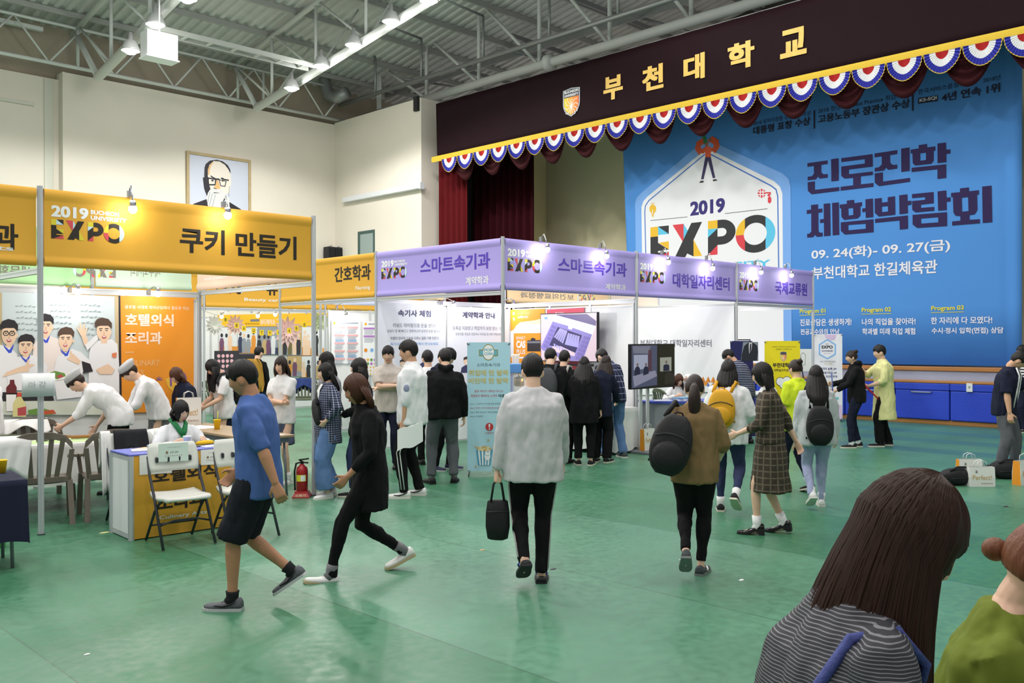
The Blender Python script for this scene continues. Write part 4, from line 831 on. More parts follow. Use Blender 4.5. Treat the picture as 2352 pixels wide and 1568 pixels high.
P.px([Q7(*p) for p in ((305, 800), (600, 790), (600, 1045), (305, 1045))], CK); P.px([Q7(*p) for p in ((305, 820), (600, 812), (600, 860), (305, 862))], GRY); P.px([Q7(*p) for p in ((385, 760), (430, 738), (490, 760), (490, 800), (385, 802))], CK)
P.build(T, 'print')
T = sheet('work_poster', 'X', XC, [(1256, 711), (1342, 706), (1338, 850), (1256, 856)], mat('poster_rose', (206, 84, 106), .5), 'rose red poster half hidden behind the big screen')
letters(T, 'X', XC-.001, [('W O R K', Q7(930, 205), Q7(930, 165), Q7(1130, 195), PST, .01)], 'print', .001)
XJ = 15.18
T = sheet('job_centre_cloth', 'X', XJ, [(1462, 708), (1686, 702), (1688, 897), (1450, 908)], mat('white_hung_cloth', (240, 240, 244), .8, bump=.35, bs=1.6), 'white hung cloth with grey job-centre lettering and triangle border')
P = Print('X', XJ-.001, .001); Q8 = lambda x, y: (1400+x/3.734, 690+y/3.734)
P.tpx('부천대학교 대학일자리센터', Q8(262, 395), Q8(262, 335), Q8(875, 398), GRY, .02)
TRI = [mat('tri_orange', (232, 146, 40)), mat('tri_white', (240, 240, 240)), mat('tri_blue', (64, 96, 206)), mat('tri_brown', (206, 120, 40))]
for k in range(12):
    x = 560+k*44
    P.px([Q8(x, 700), Q8(x+44, 700), Q8(x+22, 650)], TRI[0]); P.px([Q8(x+22, 650), Q8(x+44, 700), Q8(x+22, 700)], TRI[3])
    P.px([Q8(x, 702), Q8(x+22, 702), Q8(x, 735)], TRI[k % 3]); P.px([Q8(x+22, 702), Q8(x+44, 702), Q8(x+44, 735)], TRI[(k+1) % 3]); P.px([Q8(x+11, 733), Q8(x+22, 704), Q8(x+33, 733)], TRI[(k+2) % 3])
P.build(T, 'print')
# nursing boards
YN = 15.115; TXT = mat('print_text_grey', (170, 174, 188)); PKH = mat('print_pink_head', (232, 176, 180)); VIO = mat('print_violet', (180, 120, 200))
for i, (xa, xb, y0, y1, lb) in enumerate(((761, 828, 735, 835, 'white survey board with pink headings in the nursing booth'), (833, 866, 737, 862, 'white board with coloured dots and stars in the nursing booth'))):
    T = sheet('survey_board', 'Y', YN, [(xa, y0), (xb, y0+1), (xb, y1), (xa, y1)], mat('board_white', (244, 244, 248), .5), lb)
    P = Print('Y', YN-.001, .001)
    cols = ((xa+8, xa+30), (xa+37, xa+60)) if i == 0 else ((xa+3, xb-4),)
    P.px(oval(xa+7, y0+7, 3, 3.5, 8), YB); P.lpx([(xa+14, y0+7), (xb-6, y0+7)], .03, TXT)
    for c0, c1 in cols:
        for k in range(5 if i == 0 else 2):
            y = y0+17+k*18
            P.lpx([(c0, y), (c1, y)], .035, PKH if i == 0 else VIO)
            for j in range(4): P.lpx([(c0+1, y+4+j*3), (c1-2-(j*3) % 5, y+4+j*3)], .012, TXT)
            if i == 0 and k % 2: [P.px([(c0+2+m_*4, y+15), (c0+4+m_*4, y+15), (c0+4+m_*4, y+9), (c0+2+m_*4, y+9)], LBL) for m_ in range(5)]
    if i == 1:
        for k, m_ in enumerate((TRI[0], LBL)): P.px(oval(xa+7+k*14, 804, 4, 4.5, 12), m_)
        for r in range(2):
            for k in range(4): P.px(oval(xa+4+k*8, 826+r*9, 3, 3.4, 10), (PKH, YB, CG, VIO)[(k+r) % 4])
        for r in range(3):
            for k in range(4): P.px([(xa+4+k*7+2.6*math.cos(-PI/2+PI*q/5)*(1 if q % 2 == 0 else .5), 843+r*8+3*math.sin(-PI/2+PI*q/5)*(1 if q % 2 == 0 else .5)) for q in range(10)], YB)
    P.build(T, 'print')
# hairdressing photo wall
YP = 21.15
T = sheet('beauty_header_banner', 'Y', YP, [(500, 723), (752, 718), (752, 748), (500, 750)], mat('banner_chrome_yellow', (248, 190, 40), .6), 'yellow header banner above the hairdressing photos')
Q3 = lambda x, y: (450+x/4.48, 650+y/4.48)
P = Print('Y', YP-.001, .001); P.tpx('뷰티케어과', Q3(662, 432), Q3(662, 368), Q3(815, 428), OT, .03); P.px([Q3(560, 372), Q3(652, 370), Q3(652, 394), Q3(560, 396)], GRY)
for it in (('트렌드를 선도하는 뷰티 전문가', (505, 428), (505, 408), (650, 428), INKB, 0), ('헤어디자인전공', (828, 385), (828, 365), (915, 384), OT, .01), ('메이크업전공', (828, 424), (828, 404), (915, 422), OT, .01)): P.tpx(it[0], Q3(*it[1]), Q3(*it[2]), Q3(*it[3]), it[4], it[5])
P.build(T, 'print')
rp = random.Random(5)
SHC = [mat('photo_'+n, c) for n, c in (('dark', (54, 52, 58)), ('navy', (58, 66, 96)), ('tan', (200, 170, 120)), ('white', (226, 228, 232)), ('olive', (120, 110, 70)), ('skin', (226, 190, 164)), ('grey', (150, 156, 166)), ('orange', (228, 150, 60)), ('plum', (120, 80, 110)))]
for i, (xa, xb, ya, yb, bg, lb) in enumerate(((240, 425, 455, 718, 3, 'hairdressing photo of standing people, first of the upper row'), (428, 630, 455, 722, 3, 'hairdressing photo of a long-haired model in the upper row'), (632, 845, 452, 735, 6, 'hairdressing photo of a grey studio room in the upper row'), (848, 1090, 452, 742, 2, 'hairdressing photo of a salon hall in the upper row'), (1092, 1210, 452, 745, 3, 'hairdressing photo of white gowns in the upper row'), (1214, 1345, 450, 748, 3, 'hairdressing photo beside the nursing boards'), (240, 425, 728, 960, 6, 'hairdressing photo below the standing people'), (430, 640, 732, 960, 0, 'dark hairdressing photo in the lower row'), (945, 1088, 750, 960, 2, 'salon photo in the lower row'), (1090, 1345, 752, 985, 3, 'white shop photo in the lower row'))):
    T = sheet('hair_photo', 'Y', YP, [Q3(xa, ya), Q3(xb, ya), Q3(xb, yb), Q3(xa, yb)], SHC[bg], lb, 'photo')
    P = Print('Y', YP-.001, .001); w_ = xb-xa; h = yb-ya
    P.px([Q3(xa, yb), Q3(xb, yb), Q3(xb, ya+h*.75), Q3(xa, ya+h*.7)], SHC[(bg+4) % 9])
    for k in range(max(2, int(w_/48))):
        x = xa+24+k*46+rp.uniform(-6, 6); y = ya+h*rp.uniform(.12, .3); m_ = rp.choice(SHC)
        P.px([Q3(*p) for p in ((x-20, yb-4), (x-24, y+h*.34), (x-14, y+h*.17), (x+14, y+h*.17), (x+24, y+h*.32), (x+18, yb-4))], m_); P.px([Q3(*p) for p in oval(x, y+h*.06, 14, 22, 12)], rp.choice((SHC[0], SHC[5], SHC[0])))
    P.build(T, 'print')
CARD = mat('card_yellow', (246, 206, 40), .6)
b = MB(); cs = ((305, 365), (420, 425), (493, 455), (594, 478), (676, 500), (760, 503), (852, 497), (960, 478), (1035, 455), (1117, 418)); YS = 18.12
b.tube([Vector((9.0, BY-.03, 2.44))]+[atY(*Q3(x, y-4), YS) for x, y in cs]+[Vector((12.0, BY-.03, 2.44))], .004, 5); solo(b, 'pennant_string', mat('string_grey', (150, 150, 140)), 'thin string sagging across the beauty booth, carrying yellow letter cards', 'string')
for (x, y), ch_ in zip(cs, 'BEAUTYCARE'):
    c = atY(*Q3(x, y+10), YS-.012); t = thing('letter_card', 'small yellow card with the letter %s on the beauty booth string' % ch_, 'letter card', c, 'letter cards on the string')
    b = MB(); w_, h = .05, .06; b.box((c.x-w_, c.y-.004, c.z-h), (c.x+w_, c.y+.003, c.z+h)); b.build('card', CARD, t)
    P = Print('Y', c.y-.004, .001); P.text(ch_, (c.x-.022, c.z-.033, c.x+.022, c.z+.033), INKB, .02); P.build(t, 'letter')
for i, (x, y, r, col, lb) in enumerate(((180, 440, .24, (246, 244, 240), 'white paper flower hanging in the beauty booth'), (395, 430, .24, (244, 208, 200), 'pink paper flower on the yellow header banner'), (935, 500, .38, (246, 206, 204), 'large pink paper flower hanging before the salon photo'), (1275, 400, .28, (226, 236, 196), 'pale green paper flower at the end of the header banner'))):
    c = atY(*Q3(x, y), 18.5); b = MB()
    for ly, rr in ((0, r), (.03, r*.72), (.06, r*.45)):
        for k in range(12):
            a = 2*PI*(k+.5*(ly > 0))/12; d = Vector((math.cos(a), 0, math.sin(a))); n_ = Vector((-d.z, 0, d.x)); o = c-Vector((0, ly, 0))
            b.add([o, o+d*rr*.6+n_*rr*.16-Vector((0, .03, 0)), o+d*rr-Vector((0, .05, 0)), o+d*rr*.6-n_*rr*.16-Vector((0, .03, 0))], [(0, 1, 2, 3)])
    b.tube([c, Vector((c.x, BY+.03, 2.54))], .002, 4)
    solo(b, 'paper_flower', mat('paper_%d' % i, col, .7), lb, 'paper flower')
# ---- clip lamps
CHROME = mat('lamp_chrome', (206, 208, 212), .18, 1); BULB = mat('spot_bulb', (255, 254, 250), emit=38)
def clip_lamp(p, foot, label, power, group=None, kind='POINT'):
    """foot: the point it is clamped to; p: the bulb"""
    t = thing('clip_lamp', label, 'lamp', p, group); f = Vector(foot); p = Vector(p)
    b = MB(); b.box(f-Vector((.02, .025, .035)), f+Vector((.02, .025, .035)), bev=.006); b.build('clamp', CHROME, t)
    up = max(f.z, p.z)+.05; b = MB(); b.tube([f+Vector((0, 0, .03)), Vector(((f.x+p.x)/2, (f.y+p.y)/2, up+.02)), p+Vector((0, 0, .07))], .009, 8); b.build('arm', CHROME, t)
    b = MB(); b.lathe([(.018, .09), (.03, .08), (.034, .03), (.03, .02)], p, 14); b.build('lamp_holder', CHROME, t)
    b = MB(); b.ell(p, (.04, .04, .045), 14, 10); b.build('bulb', BULB, t)
    l = light('clip_lamp_light', 'POINT', p-Vector((0, 0, .02)), power, (1, .985, .96), .045); return t
fl = FR-.17
for i, (x, y) in enumerate(((305, 480), (523, 494), (1257, 573), (1393, 588), (1535, 602), (1637, 616), (1748, 625), (1818, 632))):
    p = atY(x, y, fl); s = ('cookie', 'shorthand', 'job-centre', 'exchange-office')[i//2]
    clip_lamp(p, (p.x+.03, FR-.02, ZT+.036), '%s clip lamp shining on the %s sign' % (('first', 'second')[i % 2], s), 8)
for (x, y, Y, lb) in ((179, 668, 11.75, 'bright bulb lamp over the chef poster'), (363, 674, 11.75, 'bright bulb lamp over the culinary banner'), (1042, 702, 11.75, 'bright bulb lamp over the contract-course poster'), (795, 727, 14.75, 'bright bulb lamp over the nursing boards'), (509, 727, 19.6, 'bulb lamp at the near end of the beauty booth'), (592, 725, 19.6, 'bulb lamp in the middle of the beauty booth'), (632, 722, 19.6, 'bulb lamp over the yellow beauty banner')):
    p = atY(x, y, Y); f = (p.x+.03, Y+.36, 2.47) if Y < 15 else (p.x, BY+.03, 2.46)
    if Y > 15: p.y = BY+.3
    if Y > 15: p = atY(x, y, BY+.32)
    clip_lamp(p, f, lb, 22)
p = atX(1155, 706, 11.8); clip_lamp(p, (12.07, p.y, 2.53), 'bulb lamp at the back corner of the shorthand booth', 22)
# unseen point lights inside the booths, without fixtures, in the clip lamps' colour
for (x, y) in ((1.6, 11.6), (10.8, 10.8), (13.7, 11.2), (16.8, 11.4), (14.5, 19.5)): light('booth_light', 'POINT', (x, y, 2.35), 26, (1, .985, .96), .06)
# ================================================================== furniture and props
def M4(x, y, z=0, rz=0): return Matrix.Translation((x, y, z)) @ Matrix.Rotation(rz, 4, 'Z')
def part(t, name, m, xf, f):
    b = MB(); b.xf = xf; f(b); return b.build(name, m, t)
PLW = mat('white_plastic', (228, 228, 222), .45); CHF = mat('charcoal_tube', (62, 64, 70), .45, .3); PLB = mat('taupe_plastic', (120, 110, 100), .5); PLG = mat('green_grey_plastic', (92, 100, 80), .5)
CLW = mat('white_cloth', (238, 237, 236), .85, bump=.3, bs=5); CLN = mat('navy_cloth', (26, 30, 58), .85, bump=.25, bs=5); CLK = mat('black_cloth', (26, 27, 34), .85, bump=.3, bs=8)
PAPER = mat('white_paper', (246, 246, 246), .7)
def folding_chair(x, y, rz, label, group=None):
    t = thing('folding_chair', label, 'chair', (x, y, 0), group); X = M4(x, y, 0, rz)
    def back(b):
        rows = []
        for i in range(7):
            s = i/6; z = .64+.25*s; yy = -.135-.075*s; w_ = .215+.012*math.sin(PI*s)-.03*max(0, s-.8)*5*.5
            rows.append([Vector((u*w_, yy-.03*(1-u*u)+d, z)) for u, d in [(-1+k/6, -.011) for k in range(13)]+[(1-k/6, .011) for k in range(13)]])
        b.loft(rows)
    part(t, 'backrest', PLW, X, back)
    part(t, 'slots', CHF, X, lambda b: [b.box((u-.012, -.192+.02*u*u*20, .72), (u+.012, -.14, .77), bev=.01) for u in (-.15, -.05, .05, .15)])
    def seat(b):
        rows = []
        for i in range(9):
            s = i/8; yy = -.2+.43*s; w_ = .2+.02*math.sin(PI*s); z = .45-.02*math.sin(PI*s)-.015*(s > .95)
            rows.append([Vector((u*w_, yy, z+.012-.012*(1-u*u))) for u in [-1+k/5 for k in range(11)]]+[Vector((u*w_, yy, z-.022)) for u in [1-k/5 for k in range(11)]])
        b.loft(rows)
    part(t, 'seat', PLW, X, seat)
    for s in (-1, 1):
        part(t, 'front_leg', CHF, X, lambda b: b.tube([(s*.222, -.185, .78), (s*.224, -.13, .62), (s*.226, 0, .44), (s*.23, .25, .012)], .0125, 10))
        part(t, 'rear_leg', CHF, X, lambda b: b.tube([(s*.2, .12, .43), (s*.205, -.05, .3), (s*.21, -.28, .012)], .0125, 10))
    part(t, 'stretcher', CHF, X, lambda b: b.tube([(-.227, .13, .2), (-.1, .135, .235), (.1, .135, .235), (.227, .13, .2)], .009, 8)); part(t, 'stretcher', CHF, X, lambda b: b.tube([(-.208, -.17, .16), (.208, -.17, .16)], .009, 8))
    return t, X
def armchair(x, y, rz, label, m=PLB, group=None):
    t = thing('plastic_armchair', label, 'chair', (x, y, 0), group); X = M4(x, y, 0, rz) @ Matrix.Diagonal((1.14, 1.04, 1.03, 1))
    part(t, 'seat', m, X, lambda b: b.loft([[Vector((u*(.23+.03*s), -.2+.44*s, .42-.015*math.sin(PI*s)+.01*u*u+d)) for u, d in [(-1+k/5, 0) for k in range(11)]+[(1-k/5, -.03) for k in range(11)]] for s in [i/8 for i in range(9)]]))
    def back(b):
        P_ = [(-.27, -.18, .64), (-.255, -.24, .76), (-.2, -.28, .83), (-.1, -.3, .865), (0, -.305, .87), (.1, -.3, .865), (.2, -.28, .83), (.255, -.24, .76), (.27, -.18, .64)]
        b.loft([[Vector(p)+Vector((0, dy, dz)) for dy, dz in ((-.012, -.035), (.012, -.035), (.016, .03), (-.016, .03))] for p in P_], smooth=False)
        for u in (-.15, -.075, 0, .075, .15): b.loft([[Vector((u*(.85+.35*s)+e, -.2-.1*s+d, .42+.42*s)) for e, d in ((-.02, -.007), (.02, -.007), (.02, .007), (-.02, .007))] for s in (0, .33, .66, 1)], smooth=False)
        for u in (-.24, .24): b.loft([[Vector((u*(.93+.12*s)+e, -.2-.05*s+d, .42+.3*s)) for e, d in ((-.02, -.01), (.02, -.01), (.02, .01), (-.02, .01))] for s in (0, .5, 1)], smooth=False)
        b.box((-.23, -.225, .40), (.23, -.19, .46), bev=.008)
    part(t, 'backrest', m, X, back)
    for s in (-1, 1):
        part(t, 'armrest', m, X, lambda b: (b.loft([[Vector(p)+Vector((e, 0, d)) for e, d in ((-.028, -.012), (.028, -.012), (.028, .012), (-.028, .012))] for p in ((s*.275, -.2, .65), (s*.285, -.05, .645), (s*.285, .12, .63), (s*.275, .21, .6))], smooth=False), b.loft([[Vector(p)+Vector((e*.8, d, 0)) for e, d in ((-.02, -.025), (.02, -.025), (.02, .025), (-.02, .025))] for p in ((s*.278, .19, .615), (s*.265, .2, .5), (s*.255, .2, .41))], smooth=False)))
        for fy, ty, xx in ((.24, .2, .27), (-.3, -.2, .25)):
            part(t, 'leg', m, X, lambda b: b.loft([[Vector((s*(xx*(1-.05*q)), fy+(ty-fy)*q, .42*q))+Vector((e, d, 0)) for e, d in ((-.022, -.022), (.022, -.022), (.022, .022), (-.022, .022))] for q in (0, .5, 1)], smooth=False))
    return t, X
def draped(name, X, w, zt, yb, front, back, m, label, cat='cloth', skew=0, x0=0, slope=.1):
    """cloth hung over a chair back: falls `front` on one side and `back` on the other"""
    b = MB(); b.xf = X; n = 14; path = []
    for i in range(8): s = i/7; path.append((yb+.03+slope*(1-s)*.8, zt-front*(1-s)))
    path += [(yb, zt+.02)]
    for i in range(8): s = (i+1)/8; path.append((yb-.035-.02*s, zt-back*s))
    rows = []
    for j, (y, z) in enumerate(path):
        f = abs(j-8)/8
        r = [Vector((x0+(-1+2*k/n)*w*(1+.08*f)+skew*f, y+.018*f*math.sin(k*1.5+j*.3)*(1 if j < 8 else -1), z-.05*f*math.sin(k*.55+.4))) for k in range(n+1)]
        d = .012 if j < 8 else -.012
        rows.append(r+[v+Vector((0, -d, -.006 if j == 8 else 0)) for v in reversed(r)])
    b.loft(rows); return solo(b, name, m, label, cat)
def cloth_table(X, hx, hy, z, drop, m, label, cat='tablecloth', group=None, wob=.03):
    t = thing('tablecloth', label, cat, X.translation+Vector((0, 0, z-drop))); n = 18; ring = []
    for k in range(n): ring.append((-hx+2*hx*k/n, -hy))
    for k in range(n): ring.append((hx, -hy+2*hy*k/n))
    for k in range(n): ring.append((hx-2*hx*k/n, hy))
    for k in range(n): ring.append((-hx, hy-2*hy*k/n))
    b = MB(); b.xf = X; rows = [[Vector((x*.97, y*.97, z+.004)) for x, y in ring], [Vector((x, y, z)) for x, y in ring]]
    for s in (.1, .35, .65, 1): rows.append([Vector((x*(1+wob*s*(1+math.sin(i*1.05))), y*(1+wob*s*(1+math.sin(i*1.05+1))), z-drop*s*(1+.04*math.sin(i*.7)))) for i, (x, y) in enumerate(ring)])
    nn = len(ring); b.loft(rows, cap=False); b.add([p for p in rows[0]], [tuple(range(nn))]); b.build('cloth', m, t); return t
def folding_table(X, hx, hy, z, label, top=mat('table_wood_print', (176, 150, 118), .4, var=.06, vs=4, stretch=(1, 6, 1))):
    t = thing('folding_table', label, 'table', X.translation)
    part(t, 'tabletop', top, X, lambda b: b.box((-hx, -hy, z-.03), (hx, hy, z), bev=.006)); part(t, 'apron_rail', mat('table_grey_metal', (128, 134, 142), .4, .4), X, lambda b: b.box((-hx+.05, -hy+.04, z-.09), (hx-.05, hy-.04, z-.032)))
    for sx in (-1, 1):
        for sy in (-1, 1): part(t, 'leg', mat('table_grey_metal'), X, lambda b: b.tube([(sx*(hx-.07), sy*(hy-.12), z-.06), (sx*(hx-.06), sy*(hy-.08), 0)], .014, 8))
    return t
def cup(p, label, m=PAPER, h=.095, r=.038, straw=None):
    t = thing('paper_cup', label, 'cup', p); b = MB(); b.lathe([(r*.72, 0), (r, h), (r*1.06, h+.004), (r*1.02, h+.008), (r*.9, h-.004), (r*.66, .01)], p, 18); b.build('cup_body', m, t)
    if straw: b = MB(); b.tube([Vector(p)+Vector((0, 0, .02)), Vector(p)+Vector((.012, 0, h+.11))], .004, 6); b.build('straw', straw, t)
    return t
def bag(p, w, d, h, rz, label, side=None, mark=True, name='paper_bag'):
    t = thing(name, label, 'shopping bag', p); X = M4(p[0], p[1], p[2], rz)
    b = MB(); b.xf = X; b.loft([[Vector((sx*w/2, sy*d/2*(1-.25*(k == 2)), z)) for sx, sy in ((-1, -1), (1, -1), (1, 1), (-1, 1))] for k, z in enumerate((0, h*.5, h))], smooth=False, cap=False); b.add([Vector((sx*w/2, sy*d/2, .002)) for sx, sy in ((-1, -1), (1, -1), (1, 1), (-1, 1))], [(0, 1, 2, 3)])
    if side: b.quad(Vector((-w/2-.001, -d/2, 0)), Vector((-w/2-.001, d/2, 0)), Vector((-w/2-.001, d/2*.75, h)), Vector((-w/2-.001, -d/2*.75, h)), 1)
    b.build('bag_body', [mat('bag_white_paper', (236, 234, 230), .6), side or PAPER], t)
    b = MB(); b.xf = X
    for s in (-1, 1): b.tube([(-w*.2, s*d*.36, h), (-w*.17, s*d*.36, h+.06), (0, s*d*.3, h+.085), (w*.17, s*d*.36, h+.06), (w*.2, s*d*.36, h)], .004, 6)
    b.build('handle', PAPER, t)
    if mark:
        o = X @ Vector((0, -d/2*.94, 0)); r = (X.to_3x3() @ Vector((1, 0, 0))); n = X.to_3x3() @ Vector((0, -1, 0)); P = Print('F', (Vector((o.x, o.y, 0)), r, n), .006)
        z = p[2]; P.text('Perfect!', (-w*.4, z+h*.36, w*.35, z+h*.6), mat('script_gold', (214, 168, 96)), .0); P.text('2', (-w*.3, z+h*.72, -w*.2, z+h*.84), INK, .02); P.text('부천대학교', (-.02, z+h*.14, w*.4, z+h*.2), mat('print_brown', (150, 110, 60)), .01)
        P.build(t, 'print')
    return t
# ---- culinary counter
KX = M4(3.92, 8.57, 0, -.045); T = thing('info_counter', 'aluminium-framed info counter with orange printed front and blue top', 'counter', (3.92, 8.57, 0))
hx, hy, hz = .5, .255, .78
part(T, 'side_panel', PW_, KX, lambda b: (b.box((-hx+.005, -hy+.03, .05), (-hx+.02, hy-.03, hz-.05))))
part(T, 'side_panel', PW_, KX, lambda b: (b.box((hx-.02, -hy+.03, .05), (hx-.005, hy-.03, hz-.05))))
part(T, 'back_panel', PW_, KX, lambda b: b.box((-hx+.03, hy-.02, .05), (hx-.03, hy-.005, hz-.05)))
part(T, 'front_panel', mat('counter_orange', (234, 172, 60), .5), KX, lambda b: b.box((-hx+.03, -hy, .01), (hx-.03, -hy+.015, hz-.005)))
for sx in (-1, 1):
    for sy in (-1, 1): part(T, 'corner_post', ALU, KX, lambda b: [b.lathe([(.024, 0), (.024, hz-.01)], (sx*(hx-.012), sy*(hy-.012), 0), 8, smooth=False)]+[b.box((sx*(hx-.012)-.03, sy*(hy-.012)-.004, 0), (sx*(hx-.012)+.03, sy*(hy-.012)+.004, hz-.01))])
part(T, 'frame', ALU, KX, lambda b: [b.box((s*(hx-.01)-.008, -hy+.03, z), (s*(hx-.01)+.008, hy-.03, z+.035)) for s in (-1, 1) for z in (.01, hz-.05)])
part(T, 'worktop', mat('counter_blue_top', (104, 116, 206), .4), KX, lambda b: b.box((-hx-.005, -hy-.005, hz-.008), (hx+.005, hy+.005, hz+.006)))
fo = KX @ Vector((0, -hy-.001, 0)); fr_ = KX.to_3x3() @ Vector((1, 0, 0)); fn = KX.to_3x3() @ Vector((0, -1, 0))
P = Print('F', (Vector((fo.x, fo.y, 0)), fr_, fn), .002); Q2 = lambda x, y: (250+x/3.135, 800+y/3.135)
P.text('호텔외식', (-.3, .5, .33, .64), INKB, .035); P.text('조리과', (-.26, .24, .2, .39), INKB, .035); P.text('Culinary Arts', (-.24, .15, .22, .195), WHT, .02); P.build(T, 'lettering')
def notice(P0, u0, v0, w, h, label, m=PAPER, slant=.01):
    t = thing('paper_notice', label, 'paper', P0.w(u0+w/2, v0, .004)); b = MB()
    nn = P0.w(0, 0, .003)-P0.w(0, 0, .006); b.prism([P0.w(u0, v0+slant, .006), P0.w(u0+w, v0, .009), P0.w(u0+w, v0+h, .006), P0.w(u0, v0+h, .006)], nn); b.build('sheet', m, t)
    P1 = Print('F', P0.c, .0085); P1.text('부천대학교 호텔외식조리과', (u0+w*.3, v0+h*.76, u0+w*.75, v0+h*.8), GRY, 0); P1.text('입학 상담', (u0+w*.38, v0+h*.48, u0+w*.66, v0+h*.56), GRY, .01)
    for k in range(8): P1.uv(oval(u0+w*(.24+.075*k), v0+h*.33, .004, .004, 6), mat('print_maroon', (150, 90, 90)))
    P1.uv([(u0+w*.24, v0+h*.46), (u0+w*.31, v0+h*.46), (u0+w*.31, v0+h*.58), (u0+w*.24, v0+h*.58)], mat('print_brown_mark', (150, 120, 90))); P1.build(t, 'print'); return t
PF = Print('F', (Vector((fo.x, fo.y, 0)), fr_, fn), .002)
notice(PF, -.42, .585, .3, .19, 'white notice taped to the counter front near its aluminium corner'); notice(PF, .16, .62, .25, .155, 'white notice taped to the counter front behind the second folding chair')
kp = lambda x, y, z=hz+.0065: KX @ Vector((x, y, z))
def stack_book(p, w, d, h, rz, m, label, name='booklet'):
    b = MB(); b.xf = M4(*p, rz); b.box((-w/2, -d/2, 0), (w/2, d/2, h), bev=.002); return solo(b, name, m, label, 'booklet')
for k in range(3): stack_book(kp(-.08, .02, hz+.0065+.0135*k), .25, .19, .013, .1+.05*k, mat('booklet_pale_blue', (158, 196, 226), .4), 'pale blue booklet in the pile on the culinary counter, %s' % ('lowest', 'middle', 'topmost')[k])
stack_book(kp(-.3, -.02), .2, .15, .012, -.3, mat('leaflet_white', (240, 236, 228), .5), 'white leaflets lying on the counter end near the coat', 'leaflet'); stack_book(kp(-.24, .1), .16, .12, .01, .5, mat('leaflet_tan', (214, 180, 140), .5), 'tan card under the white leaflets on the counter', 'leaflet')
stack_book(kp(.2, -.05), .16, .08, .008, .2, CHF, 'dark phone lying on the blue counter top', 'phone'); stack_book(kp(.33, -.12), .18, .13, .006, .1, PAPER, 'white sheet at the far end of the counter top', 'leaflet')
cup(kp(.15, .03), 'white paper cup standing on the blue counter top')
b = MB(); b.xf = KX; b.loft([[Vector((.36+.09*math.cos(a)*r*(1+.2*math.sin(3*a)), .08+.05*math.sin(a)*r*(1+.2*math.cos(2*a)), hz+.0065+z)) for a in [2*PI*k/14 for k in range(14)]] for r, z in ((1, 0), (1.05, .015), (.75, .035), (.3, .04))]); solo(b, 'yellow_cloth', mat('yellow_rag', (226, 178, 20), .85, bump=.4, bs=30), 'crumpled yellow cloth on the counter beside a hand', 'cloth')
# ---- chairs at the counter
t1, X1 = folding_chair(3.69, 7.94, PI-.1, 'white folding chair with a paper notice on its backrest')
t2, X2 = folding_chair(4.26, 7.81, PI-.12, 'white folding chair without notice, behind the walker in blue')
o = X1 @ Vector((0, -.15, 0)); r = X1.to_3x3() @ Vector((-1, 0, 0)); n = X1.to_3x3() @ Vector((0, 1, 0)); n = Vector((n.x, n.y, 0)).normalized()
Pn = Print('F', (Vector((o.x, o.y, 0)), r, n), .0); nt_ = notice(Pn, -.14, .72, .27, .17, 'pale green paper notice taped over the folding chair backrest', mat('paper_pale_green', (224, 240, 232), .6))
t3, X3 = folding_chair(3.79, 9.13, PI-.12, 'white folding chair under a dark coat and a white garment'); 
draped('coat', X3, .16, .9, -.215, .2, .3, CLK, 'dark navy coat hung over a white folding chair', 'coat'); draped('white_garment', M4(3.79, 9.13, 0, PI-.12), .045, .9, -.215, .6, .3, CLW, 'white garment hanging beside the dark coat on the chair', 'garment', x0=.24)
# brown armchairs with aprons
a1, Y1 = armchair(3.12, 9.9, -.25, 'taupe plastic armchair with a white apron over its near corner'); a2, Y2 = armchair(3.8, 9.72, -.25, 'taupe plastic armchair beside the coat chair')
draped('apron', Y1, .14, .86, -.29, .12, .34, CLW, 'white apron draped on the first taupe armchair', 'apron', x0=-.2, skew=-.05); draped('apron', Y2, .11, .85, -.27, .1, .2, CLW, 'white apron over the second taupe armchair', 'apron', x0=.2)
a3, Y3 = armchair(3.55, 11.25, PI-.1, 'taupe plastic armchair on the far side of the white table'); draped('apron', Y3, .2, .87, -.3, .1, .22, CLW, 'white apron over the armchair beyond the table', 'apron', x0=.06)

# cooking table
TX = M4(3.2, 10.66, 0, -.2); folding_table(TX, .95, .3, .715, 'long cooking table under a white cloth'); cloth_table(TX, .98, .33, .724, .42, CLW, 'white cloth over the long cooking table', wob=.012)
cloth_table(M4(3.15, 10.64, 0, -.2), .8, .2, .7295, .004, mat('green_mat', (206, 232, 170), .6), 'pale green mat along the cooking table', 'table mat', wob=0)
def bowl(x, y, r, m, label):
    p = TX @ Vector((x, y, .736)); b = MB(); b.lathe([(r*.45, 0), (r*.8, .035), (r, .085), (r*1.03, .088), (r*.94, .083), (r*.74, .037), (r*.4, .01)], p, 22); solo(b, 'mixing_bowl', m, label, 'bowl')
bowl(-.35, .02, .13, mat('bowl_steel', (190, 192, 190), .15, 1), 'steel mixing bowl on the cooking table'); bowl(-.62, -.05, .12, mat('bowl_green', (120, 156, 70), .4), 'green bowl at the edge of the cooking table'); bowl(-.12, -.08, .11, mat('bowl_olive', (70, 84, 40), .35), 'dark green bowl beside the steel bowl')
for k, (x, y, a) in enumerate(((.35, .1, .3), (.6, .02, -.2))):
    c = TX @ Vector((x, y, .76)); d = Vector((math.cos(a), math.sin(a), 0)); b = MB(); b.tube([c-d*.17, c-d*.12, c-d*.118, c+d*.118, c+d*.12, c+d*.17], [.009, .009, .02, .02, .009, .009], 10); solo(b, 'rolling_pin', WOOD, ('first wooden rolling pin on the cooking table', 'second wooden rolling pin, nearer the chef')[k], 'rolling pin')
